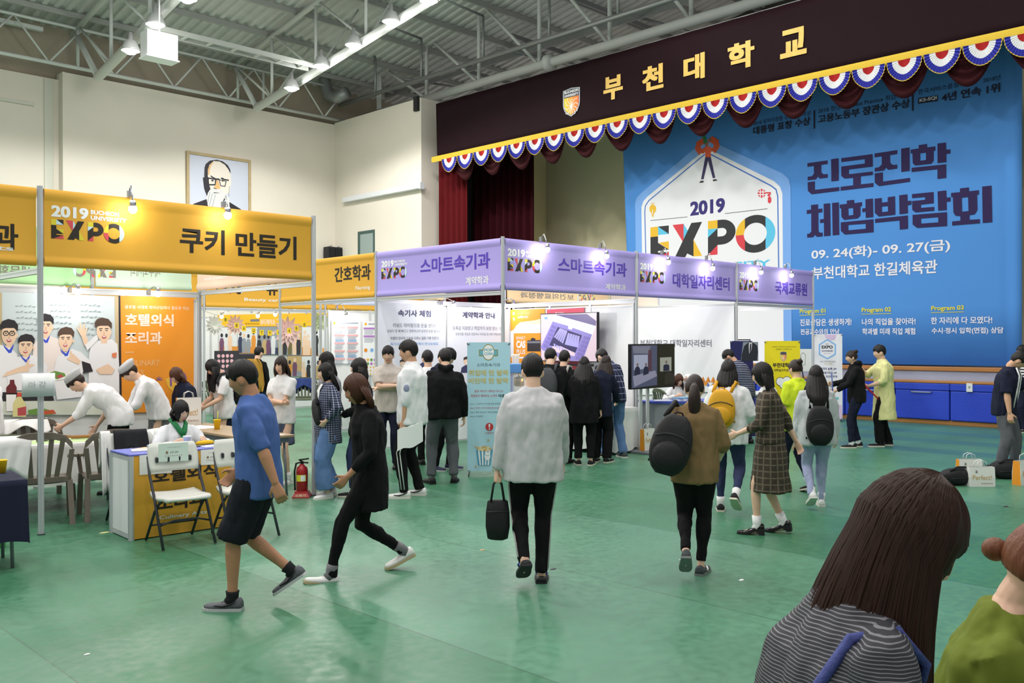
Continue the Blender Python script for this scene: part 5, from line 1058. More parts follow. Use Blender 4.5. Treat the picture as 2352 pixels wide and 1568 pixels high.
for k, (x, y) in enumerate(((.16, -.05), (.22, .02), (.75, .08))):
    c = TX @ Vector((x, y, .736)); b = MB(); b.lathe([(.03, 0), (.034, .02), (.03, .03), (.02, .02)], c, 10); solo(b, 'cookie_cutter', mat('cutter_steel', (120, 122, 126), .3, 1), ('cookie cutter beside the olive bowl', 'second cookie cutter beside the olive bowl', 'cookie cutter at the end of the table')[k], 'cutter')
# navy table at the picture edge
NX = M4(1.88, 8.32, 0, -.12); folding_table(NX, .55, .3, .705, 'small table under the dark navy cloth'); cloth_table(NX, .58, .33, .715, .5, CLN, 'dark navy tablecloth at the picture edge', wob=.02)
p = atz(4, 1085, .722); cup(p, 'yellow paper cup at the edge of the navy table', mat('cup_yellow', (244, 202, 30), .5), .1, .042)
p = atz(3, 1256); t = thing('plastic_bottle', 'green plastic drink bottle standing on the floor', 'bottle', p)
b = MB(); b.lathe([(.03, 0), (.036, .01), (.036, .07), (.033, .09), (.037, .13), (.036, .17), (.016, .22), (.013, .235)], p, 18); b.build('bottle_body', mat('bottle_green', (90, 190, 90), .15, trans=.5), t); b = MB(); b.lathe([(.0365, .085), (.038, .09), (.038, .135), (.0365, .14)], p, 18); b.build('label_band', mat('label_white_green', (220, 232, 214), .5), t); b = MB(); b.lathe([(.015, .232), (.015, .25), (.01, .252)], p, 12); b.build('cap', PAPER, t)
# handwritten sheet on the post
P0 = Print('Y', FR-.036, .0); a = P0.m(50, 912); c = P0.m(126, 856); t = thing('paper_sign', 'handwritten white sheet taped to the aluminium post', 'paper', P0.w(a[0], a[1], 0)); b = MB(); n = 10
rows = [[P0.w(a[0]+(c[0]-a[0])*k/n, z, .012*math.sin(PI*k/n)+.006*(k > 7)) for k in range(n+1)] for z in (a[1], c[1])]; b.loft([r+[v+Vector((0, .002, 0)) for v in reversed(r)] for r in rows]); b.build('sheet', PAPER, t)
P = Print('Y', FR-.052, .0); P.tpx('마 감', (66, 892), (66, 876), (106, 892), mat('pencil_grey', (196, 198, 204)), 0); P.build(t, 'handwriting')
# ---- brown folding table with cup, papers, bag
BX = M4(5.46, 10.5, 0, 0); folding_table(BX, .3, 1.12, .72, 'wood-topped folding table beside the culinary counter')
cup((5.42, 10.62, .7205), 'yellow paper cup with straw on the wood-topped table', mat('cup_yellow_print', (238, 196, 20), .5), .115, .045, mat('straw_yellow', (220, 226, 60)))
stack_book((5.4, 11.0, .7205), .3, .42, .006, .2, PAPER, 'white sheets lying on the wood-topped table', 'paper_sheet'); stack_book((5.62, 9.5, .7205), .06, .14, .003, .5, PAPER, 'small slip on the near end of the wood-topped table', 'paper_slip')
bag((5.42, 11.4, .7205), .3, .1, .36, -.25, 'white shopping bag with orange side on the wood-topped table', mat('bag_orange', (236, 150, 40), .5))
# ---- fire extinguisher
p = atz(694, 1141); RE = mat('extinguisher_red', (170, 24, 30), .3, coat=.4)
t = thing('fire_extinguisher', 'red fire extinguisher on its red stand beside the post', 'fire extinguisher', p)
b = MB(); b.lathe([(.05, .06), (.066, .075), (.068, .3), (.06, .345), (.03, .37), (.022, .385)], p, 24); b.build('cylinder', RE, t)
b = MB(); rz = M4(p.x, p.y, 0, -.78); b.xf = rz; b.loft([[Vector((x*k, y*k, z)) for x, y in ((-.1, -.09), (.1, -.09), (.1, .09), (-.1, .09))] for k, z in ((1, .0), (1, .012), (.78, .05), (.7, .075))], smooth=False); b.build('stand', RE, t)
b = MB(); b.xf = rz; b.tube([(0, 0, .38), (0, 0, .42)], .018, 10); b.tube([(0, 0, .415), (-.03, -.02, .435), (.09, -.06, .455)], .009, 8); b.tube([(0, 0, .405), (.08, -.05, .405)], .009, 8); b.build('valve_handle', mat('black_rubber', (24, 24, 26), .6), t)
b = MB(); b.xf = rz; b.tube([(-.01, 0, .405), (-.07, .01, .39), (-.09, .01, .3), (-.085, 0, .14), (-.08, -.01, .08)], .011, 8); b.build('hose', mat('black_rubber'), t)
b = MB(); b.xf = rz; b.loft([[Vector((.0695*math.sin(a), -.0695*math.cos(a), z)) for a in [-.9+1.8*k/12 for k in range(13)]] for z in (.19, .265)], closed=False)
b.loft([[Vector((.0697*math.sin(a), -.0697*math.cos(a), z)) for a in [0+.75*k/8 for k in range(9)]] for z in (.195, .26)], 1, closed=False); b.build('label_band', [mat('label_yellow', (232, 226, 60), .5), PAPER], t, fix=False)
o = rz @ Vector((0, -.085, 0)); P = Print('F', (Vector((o.x, o.y, 0)), rz.to_3x3() @ Vector((1, 0, 0)), rz.to_3x3() @ Vector((0, -1, 0))), .004); P.text('소화기', (-.06, .012, .06, .045), mat('stand_yellow', (244, 226, 180)), .03); P.build(t, 'lettering')
# ---- standing banners
def x_banner(px_b, w, h, m, label, rz=None, tilt=0, z0=.06):
    """self-standing banner on a cross frame, facing the viewer"""
    p = atz(*px_b); d = Vector((-p.x, -p.y, 0)).normalized() if rz is None else Vector((math.sin(rz), -math.cos(rz), 0)); r = Vector((-d.y, d.x, 0)); t = thing('standing_banner', label, 'banner', p)
    lean = lambda z: -d*(.06*z)
    b = MB(); b.loft([[p+r*u*w/2+lean(z)+Vector((0, 0, z)) for u in (-1, -.5, 0, .5, 1)]+[p+r*u*w/2+lean(z)-d*.004+Vector((0, 0, z)) for u in (1, .5, 0, -.5, -1)] for z in (z0, h)], smooth=False); b.build('banner_sheet', m, t)
    b = MB()
    for s in (-1, 1): b.tube([p+r*s*w*.5+lean(h)+Vector((0, 0, h-.01)), p-d*.22+Vector((0, 0, h*.5)), p-r*s*w*.45-d*.05+Vector((0, 0, z0))], .007, 6); b.tube([p-d*.22+Vector((0, 0, h*.5)), p-r*s*.28-d*.5+Vector((0, 0, .0))], .007, 6); b.tube([p-r*s*w*.45+d*.02+Vector((0, 0, z0)), p-r*s*w*.47+d*.05], .008, 6)
    b.build('cross_frame', CHF, t); b = MB()
    for s in (-1, 1):
        for z in (z0+.02, h-.02): b.ell(p+r*s*(w/2-.02)+lean(z)+d*.006+Vector((0, 0, z)), (.012, .012, .012), 8, 6)
    b.build('eyelets', CHROME, t)
    nn = (d+Vector((0, 0, .06))).normalized()
    class PP(Print):
        def m(s, x, y): dd = ray(x, y); q = CAM0+dd*((p-CAM0).dot(nn)/dd.dot(nn)); return ((q-p).dot(r), q.z)
        def w(s, u, v, l): return p+r*u+lean(v)+d*l+Vector((0, 0, v))
    return t, PP('F', (p, r, d), .002), r
def trees(P, t): return P.build(t, 'print')
AQ = mat('banner_aqua', (178, 220, 236), .5); GLD = mat('print_gold', (206, 196, 130)); T5 = mat('print_teal_dark', (86, 110, 124)); RDT = mat('print_crimson', (196, 60, 66))
t, P, r = x_banner((1123, 1092), .58, 1.79, AQ, 'pale aqua popcorn banner on a cross stand with striped popcorn tubs'); Q5 = lambda x, y: (1060+x/3.7325, 690+y/3.7325)
P.px([Q5(*p) for p in oval(231, 443, 52, 70, 20)], mat('print_olive', (150, 146, 80))); P.px([Q5(*p) for p in ((150, 420), (312, 420), (312, 475), (150, 475))], mat('print_olive')); P.px([Q5(*p) for p in ((156, 428), (306, 428), (306, 467), (156, 467))], mat('print_band_aqua', (110, 180, 200))); P.px([Q5(*p) for p in oval(231, 443, 46, 63, 20)], PAPER)
for it in (('POP', (194, 436), (194, 412), (268, 436), mat('print_band_aqua'), .03), ('CORN', (194, 468), (194, 444), (270, 468), mat('print_band_aqua'), .03), ('스마트속기과', (130, 566), (130, 536), (330, 566), T5, 0), ('취업에 한 발짝', (60, 644), (60, 594), (402, 644), GLD, .03), ('비만에 한 발짝', (60, 712), (60, 662), (402, 712), GLD, .03), ('팝콘 먹다가 대학교 다니고', (112, 786), (112, 766), (356, 786), RDT, 0), ('취업까지 해버리는 노하우', (80, 828), (80, 804), (306, 828), RDT, 0), ('대공개', (316, 828), (316, 802), (396, 828), INK, .02), ('Step 1. 스마트속기과 카톡 채널 친추한다', (74, 893), (74, 878), (345, 893), T5, 0), ('Step 2. 친추의 대가로 팝콘을 받는다(협약회 한정)', (74, 929), (74, 914), (385, 929), RDT, 0), ('Step 3. 팝콘 먹으면서 취업 상담받는다', (74, 965), (74, 950), (330, 965), T5, 0), ('Step 4. 취업한다', (74, 1000), (74, 985), (186, 1000), T5, 0), ('- 유출금지 -', (196, 1142), (196, 1126), (286, 1142), RDT, 0)): P.tpx(it[0], Q5(*it[1]), Q5(*it[2]), Q5(*it[3]), it[4], it[5])
P.px([Q5(*p) for p in oval(239, 1082, 34, 34, 20)], RDT); P.px([Q5(*p) for p in ((231, 1058), (247, 1058), (243, 1090), (235, 1090))], PAPER); P.px([Q5(*p) for p in oval(239, 1102, 6, 6, 10)], PAPER)
for cx, dx, s in ((330, 1270, .95), (195, 1280, 1)):
    for k in range(9): P.px([Q5(cx+(u*70)*s*(1 if v else .72), dx+(0 if v else 130)) for u, v in ((-1+k*2/9, 1), (-1+(k+1)*2/9, 1), (-1+(k+1)*2/9, 0), (-1+k*2/9, 0))], PAPER if k % 2 else mat('tub_stripe_blue', (80, 160, 200)))
    for k in range(26): P.px([Q5(*p) for p in oval(cx+60*s*math.cos(k*2.4)*math.sqrt(k/26), dx-12+18*math.sin(k*2.4)*math.sqrt(k/26), 11, 10, 7)], (mat('popcorn_cream', (236, 224, 180)), mat('popcorn_tan', (206, 176, 116)))[k % 2])
P.px([Q5(*p) for p in oval(222, 1333, 26, 36, 16)], PAPER); P.tpx('POP', Q5(206, 1332), Q5(206, 1322), Q5(240, 1332), mat('print_band_aqua'), .02)
for q in ((230, 1195), (120, 1250), (122, 1420), (270, 1447)): P.px([Q5(*p) for p in oval(q[0], q[1], 9, 8, 7)], mat('popcorn_tan'))
trees(P, t)
t, P, r = x_banner((1797, 1018), .6, 1.79, mat('banner_yellow_print', (236, 216, 20), .5), 'yellow standing banner with shield crest beside the violet row'); Q9 = lambda x, y: (1690+x/7.839, 770+y/7.839)
a, c = P.m(*Q9(800, 470)), P.m(*Q9(915, 290)); crest(P, a[0], a[1], c[0]-a[0], c[1]-a[1], False)
for it in (('제1캠퍼스 부천대학교 일레나관 지하1층', (655, 215), (655, 195), (1088, 215), INKB, 0), ('제2캠퍼스 학생회관 1층', (725, 258), (725, 238), (1008, 258), INKB, 0), ('부천대학교', (665, 575), (665, 492), (1028, 572), INKB, .03), ('대학일자리센터', (690, 650), (690, 600), (985, 640), INKB, .01)): P.tpx(it[0], Q9(*it[1]), Q9(*it[2]), Q9(*it[3]), it[4], it[5])
for cx, cy, rr in ((800, 830, 70), (920, 820, 75), (1000, 880, 55), (870, 880, 80)): P.px([Q9(*p) for p in oval(cx, cy, rr+9, rr+9, 18)], INKB)
for cx, cy, rr in ((800, 830, 70), (920, 820, 75), (1000, 880, 55), (870, 880, 80)): P.px([Q9(*p) for p in oval(cx, cy, rr, rr, 18)], PAPER)
trees(P, t)
t, P, r = x_banner((1902, 968), .6, 1.93, mat('banner_white_print', (228, 228, 236), .5), 'white expo standing banner between the last post and the woman in black', rz=-1.1)
Q1 = lambda x, y: (1850+x/3.484, 700+y/3.484); P.px([Q1(*p) for p in ((150, 236), (252, 238), (235, 275), (190, 285), (160, 260))], mat('print_lilac', (214, 190, 222)))
P.lpx([Q1(*p) for p in ((175, 278), (240, 318), (238, 395), (175, 430), (112, 395), (112, 318))], .03, LBL, True)
for it in (('2019', (160, 318), (160, 308), (190, 318), GRY, .02), ('EXPO', (130, 350), (130, 324), (218, 350), INK, .04), ('진로진학체험박람회', (130, 374), (130, 362), (218, 374), NAVY, .02), ('09.24 - 09.27', (150, 390), (150, 384), (200, 390), GRY, 0), ('2019 부천대학 EXPO', (118, 460), (118, 445), (243, 460), GRY, 0), ('국제교류원', (150, 480), (150, 464), (212, 480), GLD, 0), ('외국어 능력 UP!', (120, 522), (120, 500), (248, 522), NAVY, .02), ('글로벌 마인드 UP!', (122, 552), (122, 532), (250, 552), NAVY, .02), ('당신의 무대!', (165, 582), (165, 562), (255, 582), NAVY, .02)): P.tpx(it[0], Q1(*it[1]), Q1(*it[2]), Q1(*it[3]), it[4], it[5])
P.px([Q1(*p) for p in ((180, 612), (255, 612), (255, 632), (180, 632))], GLD); P.px([Q1(*p) for p in ((200, 738), (265, 738), (265, 756), (200, 756))], mat('print_teal')); P.px([Q1(*p) for p in ((150, 800), (290, 800), (298, 915), (150, 915))], mat('print_lilac'))
for k in range(3): P.lpx([Q1(200, 655+k*22), Q1(220, 655+k*22)], .02, GRY)
trees(P, t)
t, P, r = x_banner((1712, 1010), .5, 1.79, mat('banner_navy_print', (44, 46, 104), .5), 'navy standing banner with a headless suit picture', rz=-.35)
Q9b = Q9; P.px([Q9(*p) for p in ((130, 120), (400, 118), (405, 460), (90, 460))], mat('photo_board', (150, 160, 176))); P.px([Q9(*p) for p in ((150, 190), (230, 125), (300, 125), (385, 180), (400, 300), (380, 460), (100, 460), (105, 350))], mat('suit_navy', (48, 52, 66))); P.px([Q9(*p) for p in ((235, 130), (295, 130), (280, 260), (240, 330), (232, 200))], PAPER); P.px([Q9(*p) for p in ((255, 150), (280, 150), (275, 260), (245, 320), (250, 200))], DKN)
for it in (('현장면접', (92, 665), (92, 632), (180, 665), GLD, .02), ('면접교정', (90, 775), (90, 735), (175, 775), PAPER, .03), ('VR면접', (52, 840), (52, 795), (180, 838), PAPER, .04), ('면접', (75, 965), (75, 890), (160, 960), PAPER, .04)): P.tpx(it[0], Q9(*it[1]), Q9(*it[2]), Q9(*it[3]), it[4], it[5])
trees(P, t)
# ---- screens
def screen(ax, c, px_lt, px_rb, label, th=.06, bez=.016):
    P = Print(ax, c, .001); a, e = P.m(*px_lt), P.m(*px_rb); u0, v1, u1, v0 = a[0], a[1], e[0], e[1]; t = thing('display_screen', label, 'screen', Vector((*P.w((u0+u1)/2, 0, 0).to_2d(), 0)))
    b = MB(); q = P.w(u0, v0, .0), P.w(u1, v1, -th); b.box(q[0], q[1], bev=.006); b.build('housing', mat('screen_black', (22, 22, 26), .3), t)
    return t, P, (u0+bez, v0+bez, u1-bez, v1-bez)
t, P, (u0, v0, u1, v1) = screen('X', 11.86, (1241, 720), (1372, 832), 'big screen on a black stand showing a shorthand keyboard')
SCR = lambda n, c=(0, 0, 0), e=.55: mat('screen_'+n, c, .4, emit=e)
P.uv([(u0, v0), (u1, v0), (u1, v1), (u0, v1)], SCR('mauve', (196, 176, 186)))
S6 = lambda x, y: (u0+(x-600)/1265*(u1-u0), v1-(y-222)/1075*(v1-v0)); su = lambda pts, m: P.uv([S6(*p) for p in pts], m)
SV, SL, SD, SG = SCR('violet', (126, 116, 176)), SCR('light', (206, 216, 214)), SCR('dark', (52, 48, 84)), SCR('key', (148, 142, 196))
su([(970, 235), (1660, 240), (1860, 400), (1850, 520), (960, 255)], SCR('slate', (92, 82, 122))); su([(940, 240), (1850, 510), (1780, 700), (1640, 1060), (1230, 1280), (600, 1010), (640, 980), (880, 390)], SL)
su([(880, 390), (1240, 500), (1235, 560), (1310, 590), (1345, 545), (1770, 700), (1560, 1290), (1280, 1295), (1180, 1290), (640, 1060), (590, 990)], SV)
for k in range(11): P.line([S6(960+82*k, 262+23*k), S6(930+82*k, 350+23*k)], .003, SV)
P.line([S6(925, 330), S6(1790, 600)], .003, SV); su([(1000, 520), (1550, 715), (1400, 1110), (800, 940)], SD); su([(870, 965), (1060, 960), (1400, 1115), (1380, 1190), (880, 1085)], SCR('mauve'))
for k in range(5): su([(1050+35*k, 545+14*k), (1085+35*k, 560+14*k), (940+45*k, 775+32*k), (905+45*k, 755+32*k)], SG)
for k in range(5): su([(1235+55*k, 660+16*k), (1280+55*k, 670+16*k), (1225+60*k, 935+14*k), (1160+60*k, 925+14*k)], SG)
for k in range(6): su([(900+60*k, 900+30*k), (950+60*k, 915+30*k), (930+60*k, 985+32*k), (920+60*k, 1005+32*k)], SG)
for i in range(2):
    for k in range(6): su([(870+55*i-38*k, 470+22*i+88*k), (915+55*i-38*k, 485+22*i+88*k), (893+55*i-38*k, 550+22*i+88*k), (843+55*i-38*k, 535+22*i+88*k)], SCR('key2', (112, 100, 160)))
    for k in range(6): su([(1600+72*i-36*k, 725+24*i+92*k), (1655+72*i-36*k, 742+24*i+92*k), (1625+72*i-36*k, 808+24*i+92*k), (1572+72*i-36*k, 792+24*i+92*k)], SCR('key2'))
su([(690, 290), (760, 285), (760, 330), (690, 335)], SCR('blue', (110, 150, 230))); su([(775, 285), (1040, 295), (1040, 325), (775, 320)], SCR('pale', (224, 226, 232))); trees(P, t)
um = (u0+u1)/2
b = MB()
for s in (-.24, .24): b.box(P.w(um+s-.04, 0.03, -.10), P.w(um+s+.04, v0+.4, -.064))
b.box(P.w(um-.5, v0-.09, -.1), P.w(um+.5, v0-.05, -.064)); b.box(P.w(um-.4, .004, .1), P.w(um+.4, .03, -.2)); b.build('stand', mat('stand_black', (34, 34, 38), .5), t)
YT = atz(1480, 1040).y; t, P, (u0, v0, u1, v1) = screen('Y', YT, (1449, 790), (1550, 888), 'dark screen on a silver stand showing a video interview')
P.uv([(u0, v0), (u1, v0), (u1, v1), (u0, v1)], SCR('night', (34, 34, 26), .3)); um = u0+(u1-u0)*.58; S7 = lambda x, y: (u0+(x-190)/368*(u1-u0), v1-(y-375)/372*(v1-v0)); su = lambda pts, m: P.uv([S7(*p) for p in pts], m)
su([(190, 378), (405, 378), (405, 730), (190, 745)], SCR('room', (86, 88, 118), .22)); su([(200, 385), (350, 385), (330, 450), (205, 445)], SCR('room_wall', (130, 128, 150), .22)); su([(208, 460), (325, 460), (325, 580), (208, 590)], SCR('room_board', (176, 176, 204), .22)); su([(330, 420), (358, 420), (358, 600), (330, 600)], SCR('room_red', (92, 60, 76), .22)); su([(200, 640), (390, 600), (405, 650), (210, 735)], SCR('room_table', (154, 148, 178), .22))
for x in (238, 310): su([(x-24, 640), (x-20, 575), (x-8, 560), (x+8, 560), (x+20, 575), (x+22, 625)], SCR('suit', (40, 42, 70), .18)); P.uv([S7(*p) for p in oval(x, 545, 9, 14, 12)], SCR('face', (130, 104, 110), .22))
su([(430, 488), (532, 486), (532, 610), (430, 612)], SCR('photo', (170, 168, 160), .22)); su([(458, 610), (460, 560), (472, 550), (500, 550), (512, 560), (514, 608)], SCR('suit')); P.uv([S7(*p) for p in oval(486, 530, 10, 15, 12)], SCR('face')); su([(470, 650), (500, 615), (558, 640), (558, 722), (470, 728)], SCR('shade', (54, 50, 44), .18)); trees(P, t)
b = MB()
for px_ in (1480, 1496): u = P.m(px_, 900)[0]; b.box(P.w(u-.03, .03, -.09), P.w(u+.03, v1-.15, -.062))
b.build('stand', ALU, t); b = MB(); uc = (u0+u1)/2; b.loft([[P.w(uc+x*k, z, y) for x, y in ((-.42, .22), (.42, .22), (.42, -.22), (-.42, -.22))] for k, z in ((1, .004), (1, .03), (.9, .05))], smooth=False); b.build('base', mat('base_grey', (120, 122, 126), .5), t)
q = P.w(uc-.22, .051, .04); bag((q.x, q.y, .051), .28, .1, .34, 0, 'white shopping bag on the base of the interview screen', mat('bag_orange'))
# ---- shorthand booth table, popcorn machine
WX = M4(11.55, 10.15, 0, PI/2); folding_table(WX, 1.1, .3, .715, 'long table under a white cloth before the big screen'); cloth_table(WX, 1.14, .34, .724, .66, CLW, 'long white tablecloth before the big screen', wob=.012)
WX = M4(11.75, 9.55, 0, PI/2)
p = Vector((11.36, 11.06, 0))
t = thing('popcorn_machine', 'popcorn machine with blue top and warm lit kettle', 'popcorn machine', (p.x, p.y, .73)); xf = M4(p.x, p.y, .73, -PI/4)
part(t, 'top_box', mat('machine_blue', (92, 146, 206), .4), xf, lambda b: b.box((-.3, -.22, .52), (.3, .22, .68), bev=.01)); part(t, 'base_box', mat('machine_steel', (170, 172, 176), .3, .8), xf, lambda b: b.box((-.28, -.2, 0.003), (.28, .2, .1), bev=.008)); part(t, 'corner_frame', mat('machine_steel'), xf, lambda b: [b.box((sx*.27-.012, sy*.19-.012, .1), (sx*.27+.012, sy*.19+.012, .52)) for sx in (-1, 1) for sy in (-1, 1)])
part(t, 'kettle', mat('kettle_brass', (160, 130, 80), .3, 1), xf, lambda b: (b.lathe([(.05, .28), (.09, .3), (.09, .42), (.05, .45)], (-.1, 0, 0), 16), b.tube([(-.1, 0, .44), (-.1, 0, .53)], .012))); part(t, 'glass', mat('clear_glass', (230, 236, 236), .05, alpha=.18), xf, lambda b: [b.box((-.26, s*.192-.003, .1), (.26, s*.192+.003, .52)) for s in (-1, 1)])
part(t, 'warming_bulb', mat('warm_bulb', (255, 196, 120), emit=20), xf, lambda b: b.ell((.12, -.05, .47), (.035, .035, .035), 12, 8)); part(t, 'popcorn', mat('popcorn_heap', (232, 214, 160), .8, bump=1, bs=40), xf, lambda b: b.ell((.06, 0, .1), (.2, .15, .08), 20, 10))
light('popcorn_lamp_light', 'POINT', xf @ Vector((.12, -.1, .45)), 2.5, (1, .75, .45), .03)
q = xf @ Vector((-.16, -.05, .682)); t = thing('popcorn_box', 'white patterned popcorn box on the machine top', 'box', q); b = MB(); b.xf = M4(*q, -PI/4); b.loft([[Vector((x*k, y*k, z)) for x, y in ((-.07, -.05), (.07, -.05), (.07, .05), (-.07, .05))] for k, z in ((.85, 0), (1, .16))], smooth=False); b.build('box', mat('popcorn_box_print', (240, 238, 226), .5), t)
o = M4(*q, -PI/4) @ Vector((0, -.052, 0)); P = Print('F', (Vector((o.x, o.y, 0)), RGT, -FWD), .006)
for k in range(24): P.uv(oval(-.055+.022*(k % 6)+.006*(k//6 % 2), q.z+.025+.035*(k//6), .007, .007, 7), (TRI[0], CM, YB)[k % 3])
P.build(t, 'print')
# ---- job-centre counter
CX = M4(13.1, 9.02, 0, -.5); t = thing('info_counter', 'grey curved job-centre counter with blue top and booklets', 'counter', (13.1, 9.02, 0))
part(t, 'body', mat('counter_grey_panel', (150, 154, 160), .45), CX, lambda b: b.loft([[Vector((.62*math.sin(a), .1-.32*math.cos(a)+(0 if abs(a) < 1.5 else .0), z)) for a in [-1.5+3*k/24 for k in range(25)]]+[Vector((.6, .3, z)), Vector((-.6, .3, z))] for z in (0.004, .74)], smooth=False)); part(t, 'worktop', mat('counter_blue_top2', (66, 84, 190), .4), CX, lambda b: b.loft([[Vector((.66*math.sin(a), .1-.36*math.cos(a), z)) for a in [-1.5+3*k/24 for k in range(25)]]+[Vector((.64, .34, z)), Vector((-.64, .34, z))] for z in (.74, .775)], smooth=False))
for k in range(4): stack_book(CX @ Vector((-.02, -.08, .776+.016*k)), .26, .19, .015, .3-.1*k, mat('booklet_pale_blue') if k > 1 else PAPER, 'booklet in the pile on the job-centre counter, %s' % ('lowest and white', 'second from below', 'third from below and blue', 'topmost and blue')[k])
stack_book(CX @ Vector((-.33, .03, .776)), .2, .28, .01, .9, PAPER, 'loose white leaflets beside the booklet pile on the job-centre counter', 'leaflet')
NX2 = M4(12.75, 10.9, 0, 0); folding_table(NX2, .45, .28, .705, 'table under the black cloth behind the interview screen'); cloth_table(NX2, .48, .31, .714, .5, CLN, 'black cloth table behind the interview screen', wob=.02)
# ---- beauty booth furniture
BX2 = M4(9.9, 17.6, 0, -.1); t = thing('info_counter', 'orange beauty counter with black letters across the aisle', 'counter', BX2.translation)
part(t, 'body', mat('counter_orange'), BX2, lambda b: b.box((-.5, -.25, 0), (.5, .25, .95), bev=.005)); part(t, 'worktop', PW_, BX2, lambda b: b.box((-.52, -.27, .951), (.52, .27, .975))); o = BX2 @ Vector((0, -.251, 0)); P = Print('F', (Vector((o.x, o.y, 0)), BX2.to_3x3() @ Vector((1, 0, 0)), BX2.to_3x3() @ Vector((0, -1, 0))), .003)
P.text('EXPO', (-.28, .74, .1, .84), FADE, .05); P.text('뷰티케어과', (-.42, .42, .42, .64), INKB, .035); P.text('Beauty care', (-.3, .24, .3, .34), PAPER, .02); P.build(t, 'lettering')
q = BX2 @ Vector((-.42, .3, 0)); t = thing('display_board', 'dark nail display board with rows of pink hearts', 'display board', (q.x, q.y+.25, 0)); q = Vector((q.x, q.y+.25, 0))
part(t, 'board', SHC[0], M4(*q), lambda b: b.box((-.28, -.02, .95), (.28, .02, 1.6))); part(t, 'easel_legs', CHF, M4(*q), lambda b: (b.tube([(-.25, 0, 1.4), (-.3, 0, 0)], .015), b.tube([(.25, 0, 1.4), (.3, 0, 0)], .015), b.tube([(0, .02, 1.5), (0, .4, 0)], .015)))
P = Print('Y', q.y-.021, .002)
for i in range(4):
    for k in range(5): P.uv(oval(q.x-.2+.1*i, 1.05+.11*k, .038, .04, 12), mat('heart_pink', (232, 182, 190)))
P.build(t, 'print')
a5, _ = armchair(11.9, 18.9, 2.6, 'green-grey plastic armchair with a blue jacket in the aisle', PLG); draped('jacket', _, .2, .86, -.29, .2, .3, mat('jacket_blue', (40, 60, 120), .85, bump=.3, bs=8), 'blue jacket hung on the green-grey armchair', 'jacket')
# nursing booth table
GX = M4(10.6, 13.9, 0, PI/2); folding_table(GX, .9, .3, .72, 'white-topped table in the nursing booth', mat('table_white_top', (226, 226, 228), .4))
q = GX @ Vector((-.3, .1, .7205)); t = thing('table_sign', 'small white stand sign with yellow field in the nursing booth', 'sign', q); part(t, 'board', PAPER, M4(*q, -PI/4), lambda b: b.box((-.2, -.01, 0), (.2, .01, .26))); o = M4(*q, -PI/4) @ Vector((0, -.012, 0)); P = Print('F', (Vector((o.x, o.y, 0)), RGT, -FWD), .002); P.uv([(-.15, q.z+.05), (.15, q.z+.05), (.15, q.z+.2), (-.15, q.z+.2)], YB); P.text('간호학과', (-.11, q.z+.09, .11, q.z+.15), PAPER, .02); P.build(t, 'print')
cup(GX @ Vector((.1, .15, .7205)), 'white cup on the nursing booth table')
# exchange booth: leaflet stand, table with cup and little plants
p = atz(1862, 985); t = thing('leaflet_stand', 'thin black stand with a small white board beside the last post', 'stand', p)
b = MB(); b.tube([p+Vector((0, 0, .0)), p+Vector((-.1, .1, 1.0)), p+Vector((-.16, .14, 1.45))], .014, 8); b.tube([p+RGT*.2, p+RGT*.06+Vector((0, 0, 1.0))], .012, 8); b.tube([p-RGT*.25, p+RGT*.25], .012, 8); b.build('stand_frame', CHF, t); q = p+Vector((-.12, .1, 0)); P = Print('F', (Vector((q.x, q.y, 0)), RGT, -FWD), .001); b = MB(); b.prism([P.w(-.17, 1.17, 0), P.w(.17, 1.17, 0), P.w(.17, 1.62, 0), P.w(-.17, 1.62, 0)], FWD*.02); b.build('board', PAPER, t); P.line(P.m and [(-.04, 1.3), (.04, 1.3), (.05, 1.5), (0, 1.55), (-.05, 1.5)], .008, GRY, True); P.build(t, 'print')
EX = M4(16.9, 9.75, 0, 0); folding_table(EX, .6, .3, .72, 'white-topped table at the open end of the violet row', mat('table_white_top')); p = atz(1836, 902, .7205); cup(EX @ Vector((.2, -.1, .7205)), 'white paper cup on the exchange table', h=.12, r=.05)
for k in range(3): q = EX @ Vector((.33+.05*k, -.05, .7205)); t = thing('mini_plant', ('first', 'middle', 'last')[k]+' tiny potted plant in the row beside the exchange cup', 'plant', q, 'tiny plants'); b = MB(); b.lathe([(.016, 0), (.022, .045), (.016, .045)], q, 10); b.build('pot', PAPER, t); b = MB(); b.ell(q+Vector((0, 0, .065)), (.024, .024, .026), 8, 6); b.build('leaves', CG, t)
p = atD(1700, 800, 17.6); t = thing('display_screen', 'small screen behind the suit banner, half hidden', 'screen', (p.x, p.y, 0)); P = Print('F', (Vector((p.x, p.y, 0)), RGT, -FWD), .002); b = MB(); b.prism([P.w(-.32, 1.35, 0), P.w(.2, 1.35, 0), P.w(.2, 1.82, 0), P.w(-.32, 1.82, 0)], FWD*.05); b.build('housing', mat('screen_black'), t); P.uv([(-.3, 1.37), (.18, 1.37), (.18, 1.8), (-.3, 1.8)], SCR('pale')); P.uv([(-.3, 1.37), (.1, 1.37), (.08, 1.6), (.0, 1.7), (-.2, 1.72), (-.3, 1.6)], SCR('suit')); P.build(t, 'picture'); b = MB(); b.tube([Vector((p.x, p.y, 0))+FWD*.06, Vector((p.x, p.y, 1.5))+FWD*.06], .025); b.lathe([(.2, 0.002), (.2, .02), (.02, .03)], Vector((p.x, p.y, 0))+FWD*.06, 20); b.build('stand', CHF, t)
